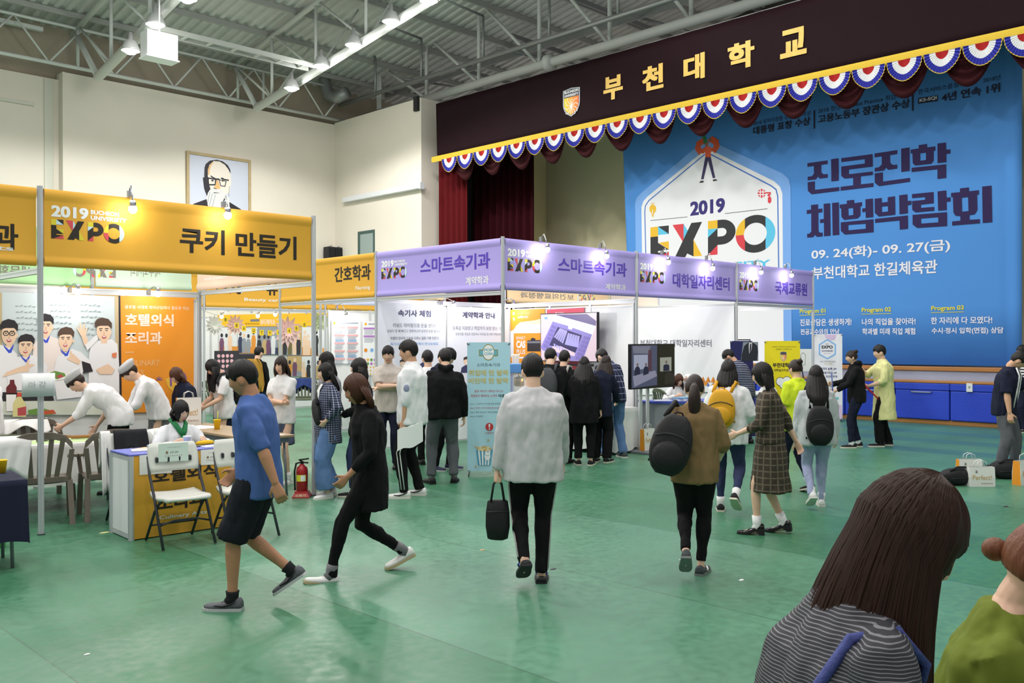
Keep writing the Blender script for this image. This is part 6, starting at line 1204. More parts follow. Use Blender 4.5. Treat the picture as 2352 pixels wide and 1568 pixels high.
# ---- bags on the floor by the right-hand visitors
OB = mat('bag_orange'); p = atz(2226, 1098); bag((p.x, p.y, 0), .3, .11, .25, -PI/4, 'white shopping bag standing behind the black holdall', OB)
p = atz(2252, 1116); bag((p.x, p.y, 0), .31, .11, .24, -PI/4, 'white shopping bag standing against the black holdall', None)
p = atz(2358, 1112); bag((p.x, p.y, 0), .34, .13, .3, -PI/4+.35, 'white shopping bag with orange side at the picture edge', OB)
def soft_bag(p, w, d, h, rz, m, label, name='holdall', straps=True, cat='bag', bumpy=.06):
    t = thing(name, label, cat, p); b = MB(); b.xf = M4(p[0], p[1], p[2], rz); n = 26; rows = []
    for i in range(13):
        s = i/12; rr = math.sin(PI*min(max(s, .02), .98))**.35; zc = h*.5; row = []
        for k in range(n):
            a = 2*PI*k/n; e = .62; cx = math.copysign(abs(math.cos(a))**e, math.cos(a)); sx = math.copysign(abs(math.sin(a))**e, math.sin(a))
            q = 1+bumpy*noise.noise(Vector((s*5, math.cos(a)*2, math.sin(a)*2+p[0])))
            row.append(Vector(((s-.5)*w, cx*d/2*rr*q, max(.003, zc+sx*h/2*rr*q*(1-.15*math.cos(a)**2)))))
        rows.append(row)
    b.loft(rows); b.build('bag_body', m, t); b = MB(); b.xf = M4(p[0], p[1], p[2], rz)
    if straps:
        b.tube([(-.3*w, -d*.3, h*.9), (-.1*w, -d*.3, h*1.1), (.15*w, -d*.28, h*1.08), (.32*w, -d*.3, h*.88)], .014, 8); b.tube([(-.45*w, -d*.4, h*.5), (-.6*w, -d*.5, h*.2), (-.65*w, -d*.4, .02)], .014, 8); b.tube([(-.48*w, .1*d, h*.6), (-.58*w, 0, h*.75), (-.62*w, -.1*d, h*.4)], .018, 8); b.tube([(-.35*w, -d*.52, h*.45), (.35*w, -d*.52, h*.5)], .006, 6); b.build('strap', m, t)
    return t
BLK = mat('black_nylon', (22, 22, 25), .65, bump=.25, bs=14)
p = atz(2200, 1113); soft_bag((p.x, p.y, 0), .47, .24, .21, -PI/4+.1, BLK, 'black holdall lying on the green floor'); p = atz(2308, 1098); soft_bag((p.x, p.y, 0), .4, .26, .23, -PI/4, mat('black_nylon_matt', (30, 30, 34), .8, bump=.25, bs=10), 'black rucksack lying between the shopping bags', 'rucksack')
for i, (x, y, w_, lb, m) in enumerate(((1108, 1263, .03, 'brown scrap lying near the black handbag', SHC[2]), (240, 1223, .05, 'pale leaf-shaped scrap lying before the counter', mat('scrap_yellow', (226, 222, 150))), (1270, 1307, .035, 'dark scrap lying beyond the grey-sweater man', SHC[0]), (1703, 1332, .03, 'white scrap on the floor before the brown-haired woman', PAPER), (2310, 1163, .05, 'thin dark scrap beside the bags', SHC[0]), (200, 1503, .02, 'tiny white scrap on the bare floor', PAPER))):
    p = atz(x, y); b = MB(); b.loft([[p+Vector((w_*math.cos(a)*k, w_*.5*math.sin(a)*k, z)) for a in [2*PI*q/7 for q in range(7)]] for k, z in ((1, .0015), (.6, .006))], smooth=False); solo(b, 'paper_scrap', m, lb, 'scrap')
# ================================================================== people
TS = bpy.data.scenes.new('work'); TC = TS.collection
FE = bpy.data.objects.new('fold_space', None); TC.objects.link(FE); FE.scale = (.8, .8, 2.2)
FT = []
for nm, sz in (('fold_wide', .16), ('fold_fine', .06)):
    x = bpy.data.textures.new(nm, 'CLOUDS'); x.noise_scale = sz; x.noise_type = 'HARD_NOISE'; x.noise_depth = 1; FT.append(x)
def remesh(mb, vox, sm, name, mats, parent, z=None, folds=0):
    me = bpy.data.meshes.new('raw'); me.from_pydata(mb.v, [], mb.f)
    o = bpy.data.objects.new('raw', me); TC.objects.link(o)
    m = o.modifiers.new('r', 'REMESH'); m.mode = 'VOXEL'; m.voxel_size = vox; m.use_smooth_shade = True
    if sm: s = o.modifiers.new('s', 'SMOOTH'); s.iterations = sm; s.factor = .5
    if folds:
        FE.location = (random.random()*3, random.random()*3, random.random()*3)
        for x, st in ((FT[0], .035*folds), (FT[1], .012*folds)):
            d = o.modifiers.new('f', 'DISPLACE'); d.texture = x; d.texture_coords = 'OBJECT'; d.texture_coords_object = FE; d.strength = st; d.mid_level = .3
        s = o.modifiers.new('s2', 'SMOOTH'); s.iterations = 2; s.factor = .5
    vl = TS.view_layers[0]; vl.update(); dg = vl.depsgraph
    out = bpy.data.meshes.new_from_object(o.evaluated_get(dg), depsgraph=dg); bpy.data.objects.remove(o); bpy.data.meshes.remove(me)
    out.materials.clear(); out.materials.append(mats); out.name = name
    ob = bpy.data.objects.new(name, out); COL.objects.link(ob); ob.parent = parent; return ob
def ik(a, b, l1, l2, hint):
    d = b-a; L_ = d.length
    if L_ > (l1+l2)*.999: b = a+d.normalized()*(l1+l2)*.999; d = b-a; L_ = d.length
    u = d.normalized(); x = (l1*l1-l2*l2+L_*L_)/(2*L_); h = math.sqrt(max(0, l1*l1-x*x)); n = hint-u*hint.dot(u); n.normalize()
    return a+u*x+n*h, b
def rot(yaw=0, pitch=0, roll=0):
    """pitch > 0 bends forward, yaw > 0 turns to the person's left, roll > 0 tips to the person's right"""
    return Matrix.Rotation(math.radians(yaw), 3, 'Z') @ Matrix.Rotation(math.radians(-pitch), 3, 'X') @ Matrix.Rotation(math.radians(roll), 3, 'Y')
def ga(x, s): return math.exp(-(x/s)**2)
def head_pt(az, el):
    x, y, z = math.sin(az)*math.cos(el), math.cos(az)*math.cos(el), math.sin(el)
    X, Y, Z = x*.074, y*.094, z*.115
    if z < 0:
        t = -z; X *= 1-.30*t**1.6; Y *= (1-.10*t) if y > 0 else (1-.42*t)
    else: Y *= 1+.03*z
    if y > 0:
        f = min(1, y*1.6); n = ga(X, .011)*(0 if Z > .03 or Z < -.046 else ((.03-Z)/.064 if Z > -.034 else (Z+.046)/.012))
        Y += f*(.021*n-.009*ga(abs(X)-.031, .016)*ga(Z-.006, .013)+.004*ga(Z-.03, .01)*ga(X, .05)+.006*ga(X, .022)*ga(Z+.064, .009)-.004*ga(X, .03)*ga(Z+.082, .006)+.008*ga(X, .024)*ga(Z+.1, .014)+.004*ga(abs(X)-.042, .02)*ga(Z+.03, .02))
    return Vector((X, Y, Z))
def hair_cap(b, C, Rm, s, kind, bangs, n=72, m=56, fr=1.0):
    rows = []
    for i in range(m+1):
        el = -PI/2+PI*i/m; row = []
        for k in range(n):
            az = 2*PI*k/n; a = abs(az if az <= PI else az-2*PI); p = head_pt(az, el)
            front = .062-.045*bangs; z = p.z
            if a < .75: line = front+.012*math.sin(az*9)*bangs
            elif a < 1.25: line = front+(-.02-front)*((a-.75)/.5)
            elif a < 1.85: line = (-.02+.028*min(1, (a-1.25)/.15)) if kind == 'short' else (-.02-.03*((a-1.25)/.6) if kind == 'tied' else -.12)
            else: line = (.008-.07*min(1, (a-1.85)/.45)) if kind == 'short' else ((-.05+.006*(a-1.75)) if kind == 'tied' else -.13)
            if kind == 'long' and .55 < a <= 1.25: line = min(line, front-(front+.12)*((a-.55)/.35)) if a < .9 else -.12
            g = min(1, max(0, (z-line)/.02)); th = (.008+.012*max(0, z/.115)+.004*(a > 1.6)) if kind == 'long' else (.004+.019*min(1, max(0, (z+.05)/.13)) if kind == 'short' else .008)
            th *= 1+.16*math.sin(az*23+el*3)+.1*math.sin(az*41)
            q = p.normalized(); r = p.length; row.append(C+Rm @ (q*(r*(.86+.14*g)+th*g)*s))
        rows.append(row)
    b.loft(rows)
def strands(b, C, Rm, s, drop, back=.05, A=1.75, A2=1.2, wide=1.0, fwd=.0, seed=0, n=30, th=.03, wob=1):
    """hair falling by gravity round the back of the head"""
    rows = []; K = 12; Bk = Rm @ Vector((0, -1, 0)); Bk.z = 0; Bk = Bk.normalized() if Bk.length > .01 else Vector((0, -1, 0)); Sd = Vector((-Bk.y, Bk.x, 0))
    for j in range(K+1):
        t = j/K; z = .02-drop*t; c = C+Vector((0, 0, z*s))+Bk*(back*min(1, t*1.7)*s)
        aa = A+(A2-A)*t; rx = (.088+.03*math.sin(PI*min(1, t*1.3))*wide)*s; ry = (.098-.02*t)*s; row = []
        k0 = .78 if j == 0 else 1; c = c+Vector((0, 0, .045*s if j == 0 else 0)); rx *= k0; ry *= k0
        for side in (1, 0):
            for k in range(n+1):
                u = -1+2*k/n; u = u if side else -u; a = u*aa
                rip = 1+(.05*math.sin(u*31+seed)+.035*math.sin(u*57+seed*2+t*2))*wob*(side*1.0)
                kk = rip if side else (1-th/.09*(1-.25*t))
                dz = -.05*s*t*t*(math.sin(u*13+seed)*.5+math.sin(u*29))*.5*wob
                row.append(c+(Bk*math.cos(a)*ry+Sd*math.sin(a)*rx)*kk+Vector((0, 0, dz)))
        rows.append(row)
    b.loft(rows)
SKINS = {'light': mat('skin_light', (232, 190, 164), .5, spec=.35, var=.04, vs=30), 'mid': mat('skin_mid', (212, 164, 134), .5, spec=.35, var=.04, vs=30), 'tan': mat('skin_tan', (190, 138, 106), .5, spec=.35, var=.04, vs=30)}
def hair_m(n, c): return mat(n, c, .45, spec=.32, bump=.22, bs=160, stretch=(1, 1, .06), var=.2, vs=120)
HB_ = hair_m('hair_black', (24, 21, 22)); HBR = hair_m('hair_dark_brown', (44, 32, 28)); HCH = hair_m('hair_chestnut', (78, 46, 30)); HRB = hair_m('hair_red_brown', (112, 66, 42))
EYEW = mat('eye_white', (232, 228, 224), .3); EYEK = mat('eye_dark', (30, 22, 20), .2); LIP = mat('lip_pink', (190, 104, 98), .45)
PERSONS = {}
def person(key, at, a, label, H=1.65, sex='f', lean=0, side=0, twist=0, feet=None, hands=None, head=(0, 0, 0), hair='long', hm=None, bangs=1, drop=.4, hback=.055, skin='light', top=None, bottom=None, shoes=None, face=True, sit=None, grip=(.35, .35), vox=.0075, group=None, elbow=None, extra=None, wpos=None, roll=0, hA=(1.75, 1.2), hwide=1.0):
    """at: picture point of the ground under the pelvis; a: 0 faces away from the viewer, 90 to the viewer's right"""
    s = H/1.7; g = wpos if wpos is not None else atz(*at); g = Vector((g[0], g[1], 0)); ar = math.radians(a); fd = FWD*math.cos(ar)+RGT*math.sin(ar)
    Wm = Matrix((( fd.y, fd.x), (-fd.x, fd.y))).to_3x3() if False else Matrix(((fd.y, fd.x, 0), (-fd.x, fd.y, 0), (0, 0, 1)))
    P_ = lambda v: g+Wm @ (Vector(v)*s)
    T = thing('person', label, 'person', g, group); fem = sex == 'f'; hx = .085; shw = .158 if fem else .178
    feet = feet or ((-.1, .02, 0, 8, 0), (.1, -.02, 0, -8, 0)); tl, sl = .435*s, .42*s
    pz = sit if sit is not None else .925
    if sit is None:
        for f, sg in zip(feet, (-1, 1)):
            dx = f[0]-sg*hx; dy = f[1]; az = .08+f[2]+.18*math.sin(math.radians(f[4])); pz = min(pz, az+math.sqrt(max(.04, .852**2-dx*dx-dy*dy)))
    Tp = Wm @ rot(0, lean*.45, side*.4); Tc = Wm @ rot(twist, lean, side)
    pel = P_((0, 0, pz)); mid = pel+Tp @ Vector((0, .0, .2*s)); nb = mid+Tc @ Vector((0, -.0, .33*s)); Hm = Tc @ rot(*head)
    sh = [nb+Tc @ Vector((sg*shw*s, 0, -.08*s)) for sg in (-1, 1)]; hip = [pel+Wm @ Vector((sg*hx*s, 0, -.01*s)) for sg in (-1, 1)]
    hc = nb+Tc @ Vector((0, .014*s, .026*s))+Hm @ Vector((0, .022*s, .1*s)); hs = s*1.0
    ank, knee = [], []
    for i, f in enumerate(feet):
        az = .08+f[2]+.18*math.sin(math.radians(f[4])); A_ = P_((f[0], f[1]-.05*math.sin(math.radians(f[4]))*0, az)); yw = math.radians(f[3]); kd = Wm @ Vector((-math.sin(yw)*.6, 1, .15))
        k, A_ = ik(hip[i], A_, tl, sl, kd); knee.append(k); ank.append(A_)
    hands = hands or (None, None); elb, wri = [], []
    for i, sg in enumerate((-1, 1)):
        h = hands[i]
        if h is None: tg = sh[i]+Wm @ (Vector((sg*.075, .05, -.53))*s)
        elif len(h) == 4: tg = Vector(h[:3])
        else: tg = P_(h)
        hint = Wm @ Vector((sg*.55, -1, -.35)) if not (elbow and elbow[i]) else Wm @ Vector(elbow[i])
        e, w_ = ik(sh[i], tg, .285*s, .25*s, hint); elb.append(e); wri.append(w_)
    # body: one continuous skin
    b = MB(); R5 = lambda c, M, rx, ry, n=16: [c+M @ Vector((rx*math.cos(2*PI*k/n), ry*math.sin(2*PI*k/n), 0)) for k in range(n)]
    b.loft([R5(pel-Wm @ Vector((0, 0, .09*s)), Tp, .10*s, .08*s), R5(pel, Tp, .135*s, .09*s), R5(mid, Tp, .115*s, .082*s), R5(mid+Tc @ Vector((0, 0, .16*s)), Tc, .125*s, .085*s), R5(nb-Tc @ Vector((0, 0, .06*s)), Tc, .085*s, .058*s), R5(nb-Tc @ Vector((0, 0, .01*s)), Tc, .07*s, .055*s), R5(nb+Tc @ Vector((0, .005*s, .02*s)), Tc, .052*s, .055*s)])
    nk = .05 if fem else .056; b.tube([nb-Tc @ Vector((0, 0, .05*s)), nb+Tc @ Vector((0, .006*s, .03*s)), hc-Hm @ Vector((0, .02*s, .05*s))], [nk*1.15*s, nk*s, nk*s], 14)
    n, m = 40, 30; rows = [[hc+Hm @ (head_pt(2*PI*k/n, -PI/2+.02+(PI-.04)*i/m)*hs) for k in range(n)] for i in range(m+1)]; b.loft(rows)
    for sg in (-1, 1): b.ell(hc+Hm @ Vector((sg*.075*hs, -.01*hs, -.012*hs)), (.011*hs*(.4 if hair in ('long', 'hero') else 1), .022*hs, .032*hs), 10, 8, rot=Hm @ Matrix.Rotation(-.25*sg, 3, 'Z'))
    for i, sg in enumerate((-1, 1)):
        e, w_ = elb[i], wri[i]; k = .92 if fem else 1.05
        b.tube([nb+Tc @ Vector((sg*.06*s, 0, -.075*s)), sh[i]+Tc @ Vector((-sg*.01*s, 0, -.012*s)), sh[i].lerp(e, .35), e, e.lerp(w_, .25), e.lerp(w_, .7), w_], [q*s*k for q in (.03, .04, .043, .038, .041, .031, .025)], 12)
        d = (w_-e).normalized(); inw = Wm @ Vector((-sg, .15, 0)); up = inw-d*inw.dot(d)
        if up.length < .1: up = Wm @ Vector((0, 0, -1)); up = up-d*up.dot(d)
        up.normalize(); tx = d.cross(up)*(1 if True else 1); fwd_ = Wm @ Vector((0, 1, .3)); tx = tx if tx.dot(fwd_) > 0 else -tx
        hs_ = s*(.95 if fem else 1.03); Pm = lambda along, across, out: w_+d*(along*hs_)+tx*(across*hs_)+up*(out*hs_)
        b.loft([[Pm(al, ww*math.cos(q), .0+tt*math.sin(q)) for q in [2*PI*j/12 for j in range(12)]] for al, ww, tt in ((-.01, .024, .02), (.02, .031, .017), (.055, .04, .016), (.088, .041, .014), (.097, .034, .01))])
        cu = grip[i]
        for fi, (ac, ln) in enumerate(((.031, .072), (.0105, .08), (-.0105, .075), (-.0305, .06))):
            p0 = Pm(.085, ac, 0); ang = .12+fi*.06*cu; pts = [p0]; dd = d
            for sg_, c_ in ((.45, 1.15), (.32, 1.5), (.23, 1.1)):
                ang += cu*c_; dd = d*math.cos(ang)+up*math.sin(ang)+tx*(ac*1.2); pts.append(pts[-1]+dd.normalized()*ln*sg_*hs_)
            b.tube([Pm(.07, ac, 0)]+pts, [q*hs_ for q in (.009, .0092, .0084, .0076, .0062)], 8)
        tp = Pm(.022, .03, .004); t1 = tp+(d*.62+tx*.62+up*(.2+.5*cu)).normalized()*.042*hs_; t2 = t1+(d*.85+tx*(.25-.5*cu)+up*(.2+.9*cu)).normalized()*.032*hs_
        b.tube([Pm(.012, .012, .002), tp, t1, t2], [q*hs_ for q in (.014, .0135, .0105, .0075)], 8)
        k2 = .93 if fem else 1.0; kn, an = knee[i], ank[i]; b.tube([hip[i]+Vector((0, 0, .02)), hip[i].lerp(kn, .3), hip[i].lerp(kn, .8), kn, kn.lerp(an, .28), kn.lerp(an, .75), an], [q*s*k2 for q in (.078, .078, .055, .05, .053, .036, .034)], 12)
        f = feet[i]; Fm = Wm @ rot(f[3], 0, 0) @ Matrix.Rotation(math.radians(-f[4]), 3, 'X')
        b.tube([an, an+Fm @ Vector((0, .0, -.045*s)), an+Fm @ Vector((0, .07*s, -.055*s)), an+Fm @ Vector((0, .14*s, -.062*s))], [q*s for q in (.034, .034, .028, .016)], 10)
    b.v = [v-g for v in b.v]; remesh(b, vox*s, 2, 'body', SKINS[skin], T)
    if face:
        for sg in (-1, 1):
            c = hc+Hm @ (Vector((sg*.031, .0745, .005))*hs); q = MB(); q.ell(c, (.0125*hs, .0055*hs, .0052*hs), 12, 8, rot=Hm); q.ell(c+Hm @ Vector((0, .003*hs, 0)), (.0062*hs, .0034*hs, .0052*hs), 10, 6, 1, rot=Hm); q.build('eye', [EYEW, EYEK], T)
            q = MB(); q.tube([hc+Hm @ (Vector((sg*x, y, z))*hs) for x, y, z in ((.014, .0865, .027), (.03, .082, .032), (.048, .071, .027))], [.0025*hs, .004*hs, .002*hs], 6); q.build('eyebrow', HB_, T)
        q = MB(); q.ell(hc+Hm @ (Vector((0, .0795, -.064))*hs), (.021*hs, .005*hs, .007*hs), 14, 8, rot=Hm); q.build('lips', LIP, T)
    # hair
    hm = hm or HB_; q = MB()
    if hair != 'none':
        hair_cap(q, hc, Hm, hs, 'long' if hair in ('long', 'hero') else ('tied' if hair in ('pony', 'bun', 'lowbun') else 'short'), bangs)
        if hair == 'long': strands(q, hc, Hm, hs, drop, hback, hA[0], hA[1], hwide, seed=len(PERSONS))
        if hair == 'pony':
            c = hc+Hm @ Vector((0, -.1*hs, .01*hs)); q.ell(c, (.03*hs, .03*hs, .03*hs), 12, 8); q.tube([c, c+Hm @ Vector((0, -.045, -.02)), c+Hm @ Vector((0, -.05, 0))+Vector((0, 0, -.12)), c+Hm @ Vector((0, -.03, 0))+Vector((0, 0, -.24)), c+Hm @ Vector((0, -.02, 0))+Vector((0, 0, -drop))], [.024, .036, .05, .042, .012], 14)
        if hair == 'lowbun': q.ell(hc+Hm @ Vector((0, -.115*hs, -.005*hs)), (.03*hs, .032*hs, .03*hs), 16, 12)
        if hair == 'bun': q.ell(hc+Hm @ Vector((0, -.075*hs, .095*hs)), (.042*hs, .042*hs, .038*hs), 14, 10)
        q.v = [v-g for v in q.v]; q2 = MB(); q2.v, q2.f, q2.mi, q2.sm = q.v, q.f, q.mi, q.sm
        me = bpy.data.meshes.new('hair'); me.from_pydata(q.v, [], q.f); me.materials.append(hm); me.polygons.foreach_set('use_smooth', [True]*len(q.f)); ho = bpy.data.objects.new('hair', me); COL.objects.link(ho); ho.parent = T
    # clothes
    if top:
        lo = top.get('loose', 1.0); th = .012*s; b = MB(); hem = top.get('hem', .1); fl_ = top.get('flare', 1.0)
        tab = ((.0, .163, .118), (.3, .148, .105), (.55, .155, .11), (.75, .152, .106), (.87, .122, .086), (.95, .088, .068), (1.0, .064, .06)) if fem else ((.0, .168, .122), (.3, .16, .115), (.55, .175, .12), (.75, .172, .116), (.87, .138, .094), (.95, .097, .074), (1.0, .069, .064))
        def sp(u):
            if u < .38: return pel.lerp(mid, u/.38), Tp
            return mid.lerp(nb, (u-.38)/.62), Tc
        rings = []
        if hem > 0:
            for q in (1, .75, .5, .25): rings.append(R5(pel-Vector((0, 0, hem*q*s))+(Tp @ Vector((0, 0, 0))), Wm, (tab[0][1]*(1+(fl_-1)*q)*lo+.012)*s, (tab[0][2]*(1+(fl_-1)*q)*lo+.012)*s, 24))
        for u, rx, ry in tab:
            if u < top.get('start', 0): continue
            c, M = sp(u); k = lo if u < .8 else 1+(lo-1)*.4; rings.append(R5(c, M, rx*k*s+th, ry*k*s+th, 24))
        rings.append(R5(nb+Tc @ Vector((0, .006*s, top.get('collar', .012)*s)), Tc, .066*s, .066*s, 24))
        b.loft(rings); sl_ = top.get('sleeve', 2); al = 1+(lo-1)*.8
        for i, sg in enumerate((-1, 1)):
            e, w_ = elb[i], wri[i]; base = [nb+Tc @ Vector((sg*.075*s, 0, -.066*s)), sh[i]+Tc @ Vector((-sg*.012*s, 0, -.006*s))]; rr = [.05, .058*al]
            if sl_ > 0:
                if sl_ <= 1: base += [sh[i].lerp(e, sl_*.5), sh[i].lerp(e, sl_)]; rr += [.065*al, .066*al]
                else: base += [sh[i].lerp(e, .5), e, e.lerp(w_, (sl_-1)*.55), e.lerp(w_, (sl_-1)*.93), e.lerp(w_, sl_-1)]; rr += [.062*al, .055*al, .05*al, .041*al, .04*al]
            b.tube(base, [q*s for q in rr], 14)
        if top.get('hood'): b.tube([nb+Tc @ (Vector(v)*s) for v in ((-.075, .03, .02), (-.08, -.05, .03), (0, -.1, -.005), (.08, -.05, .03), (.075, .03, .02))], [q*s for q in (.025, .035, .05, .035, .025)], 10)
        if top.get('bust', fem) and fem:
            for sg in (-1, 1): b.ell(nb+Tc @ (Vector((sg*.065, .085*(1+(lo-1)*.6), -.215))*s), (.06*s, .045*s, .06*s), 14, 10, rot=Tc)
        b.v = [v-g for v in b.v]; remesh(b, top.get('vox', .012)*s, 7, top.get('name', 'shirt'), top['m'], T, folds=top.get('folds', 1)*(.6+.9*(lo-1)))
    if bottom:
        k = bottom['k']; b = MB(); w = bottom.get('w', 1.0)
        if k in ('pants', 'shorts'):
            b.loft([R5(pel-Wm @ Vector((0, 0, .1*s)), Wm, .125*s*w**.3, .105*s, 20), R5(pel-Wm @ Vector((0, 0, .02*s)), Tp, .165*s, .118*s, 20), R5(pel+Tp @ Vector((0, 0, .1*s)), Tp, .15*s, .105*s, 20)])
            for i in range(2):
                kn, an, hp = knee[i], ank[i], hip[i]
                if k == 'shorts':
                    q = bottom.get('len', .8); b.tube([hp+Vector((0, 0, .03)), hp.lerp(kn, .3), hp.lerp(kn, q)], [q_*s for q_ in (.1, .102*w, .095*w)], 16)
                else:
                    q = bottom.get('len', 1.0); b.tube([hp+Vector((0, 0, .03)), hp.lerp(kn, .25), hp.lerp(kn, .7), kn, kn.lerp(an, .3*q), kn.lerp(an, .7*q), kn.lerp(an, q)+Vector((0, 0, -.012*s if q == 1 else 0))], [q_*s for q_ in (.096, .1*(1+(w-1)*.4), .078*(1+(w-1)*.8), .068*w, .066*w, .056*w*bottom.get('taper', 1), .056*w*bottom.get('taper', 1)*1.02)], 16)
        else:
            z1 = bottom['hem']; dz = (pz*s-z1); rr = []
            for q in (0, .15, .4, .7, 1):
                c = (pel+Vector((0, 0, .12*s))).lerp(g+Vector((0, 0, z1))+Wm @ (Vector(((feet[0][0]+feet[1][0])*.2, (feet[0][1]+feet[1][1])*.25, 0))*s), q); rr.append(R5(c, Wm if q > .1 else Tp, (.145+(.175*w-.145)*q**.6)*s, (.105+(.16*w-.105)*q**.6)*s, 28))
            b.loft(rr)
            for i in range(2):
                if sit is not None: b.tube([hip[i], hip[i].lerp(knee[i], .85)], [.09*s, .08*s], 14)
        b.v = [v-g for v in b.v]; remesh(b, .012*s, 6, bottom.get('name', {'pants': 'trousers', 'shorts': 'shorts'}.get(k, 'skirt')), bottom['m'], T, folds=.7)
        if bottom.get('stripe'):
            for i in bottom.get('sides', (0, 1)):
                sg = -1 if i == 0 else 1; q = MB()
                for off in bottom.get('offs', (-.012, .012)):
                    pts = []; hp, kn, an = hip[i], knee[i], ank[i]; o_ = Wm @ Vector((sg, 0, 0))
                    for pp_, r_ in ((hp.lerp(kn, .1), .104), (hp.lerp(kn, .5), .094), (kn, .07*w), (kn.lerp(an, .3), .068*w), (kn.lerp(an, .95), .059*w*bottom.get('taper', 1))): pts.append(pp_+o_*(r_*s-.004)+Wm @ Vector((0, off, 0)))
                    q.tube(pts, .0065, 6)
                q.build('side_stripe', bottom['stripe'], T)
    if shoes:
        for i in range(2):
            f = feet[i]; sk = shoes.get('sock'); Fm = Wm @ rot(f[3], 0, 0) @ Matrix.Rotation(math.radians(-f[4]), 3, 'X'); an = ank[i]; o_ = an+Fm @ Vector((0, 0, -.08*s)); L_ = .265*s*shoes.get('len', 1); W_ = .098*s
            if sk: q = MB(); q.tube([an.lerp(knee[i], shoes.get('sockh', .2)), an.lerp(knee[i], .08), an, an+Fm @ Vector((0, .02, -.03))], [.047*s, .043*s, .042*s, .042*s], 14); q.build('sock', sk, T)
            q = MB(); pr = [(-.26, .62, .7), (-.22, .78, 1.02), (-.1, .82, 1.0), (.05, .84, .86), (.2, .95, .62), (.4, 1.0, .48), (.55, .93, .42), (.66, .74, .36), (.72, .4, .26)]; Hh = shoes.get('h', .085)*s; hl = shoes.get('heel', 0)*s; st = .02*s
            def sole_z(y): return hl*max(0, min(1, (.35-y)/.4)) if hl else 0
            for y, ww, hh in (pr,)[0]: pass
            rows = []
            for y, ww, hh in pr:
                yy = y*L_; wv = ww*W_/2; z0 = st+sole_z(y); row = []
                for k in range(14):
                    an_ = PI*k/13; row.append(o_+Fm @ Vector((wv*math.cos(an_), yy, z0+(Hh-st)*hh*max(0, math.sin(an_))**.7)))
                rows.append(row)
            q.loft(rows); so = q.build('shoe', shoes['m'], T)
            q = MB(); rows = []
            for y, ww, hh in pr:
                wv = ww*W_/2*1.07+.002; yy = y*L_*1.03; z0 = sole_z(y); z1_ = z0+st; zb = 0 if (hl and y < -.05) else z0; rows.append([o_+Fm @ Vector((x, yy, z)) for x, z in ((-wv, zb), (wv, zb), (wv, z1_), (-wv, z1_))])
            q.loft(rows, smooth=False); q.build('sole', shoes.get('sole', shoes['m']), so)
            if shoes.get('mark'):
                q = MB()
                for sg in (-1, 1): q.tube([o_+Fm @ Vector((sg*W_*x, y*L_, z*s)) for x, y, z in shoes.get('swoosh', ((.46, .42, .04), (.47, .2, .035), (.45, 0, .05), (.42, -.16, .072)))], [.004, .008, .006, .002], 6)
                q.build('shoe_mark', shoes['mark'], so)
            if shoes.get('lace'):
                q = MB(); [q.tube([o_+Fm @ Vector((-.022*s, y*L_, z*s)), o_+Fm @ Vector((0, y*L_, (z+.006)*s)), o_+Fm @ Vector((.022*s, y*L_, z*s))], .004, 6) for y, z in ((.1, .068), (.17, .06), (.24, .053), (.31, .047))]; q.build('laces', shoes['lace'], so)
    F = dict(T=T, g=g, W=Wm, Tc=Tc, nb=nb, sh=sh, elb=elb, wri=wri, hc=hc, Hm=Hm, s=s, pel=pel, hip=hip, knee=knee, ank=ank, P=P_, mid=mid)
    if extra: extra(F)
    PERSONS[key] = F; return F
def fold(n, c, r=.85, st=(1, 1, .35), bs=7, bump=.45, **k): return mat(n, c, r, spec=.2, bump=bump, bs=bs, stretch=st, **k)
WS = fold('shirt_white', (236, 236, 238)); CWT = fold('chef_coat_white', (238, 238, 242)); BKC = fold('black_cotton', (20, 20, 23)); BKT = fold('black_trousers', (18, 18, 20)); NVC = fold('navy_cotton', (28, 32, 52)); JNS = fold('jeans_blue', (92, 122, 168), bs=10, var=.12, vs=5); JND = fold('jeans_dark', (52, 60, 92), bs=10); JNL = fold('jeans_light', (164, 172, 204), bs=10, var=.08, vs=5); GRT = fold('trousers_grey', (96, 98, 104))
SHW = dict(m=mat('shoe_white', (232, 232, 230), .5), sole=mat('sole_white', (224, 222, 214), .6), lace=PAPER); SHB = dict(m=mat('shoe_black', (22, 22, 24), .5), sole=mat('sole_black', (28, 28, 30), .6))
SHC_ = dict(m=mat('shoe_canvas_black', (26, 26, 30), .8), sole=mat('sole_cream', (222, 214, 196), .6), lace=PAPER, sock=mat('sock_white', (236, 236, 236), .9))
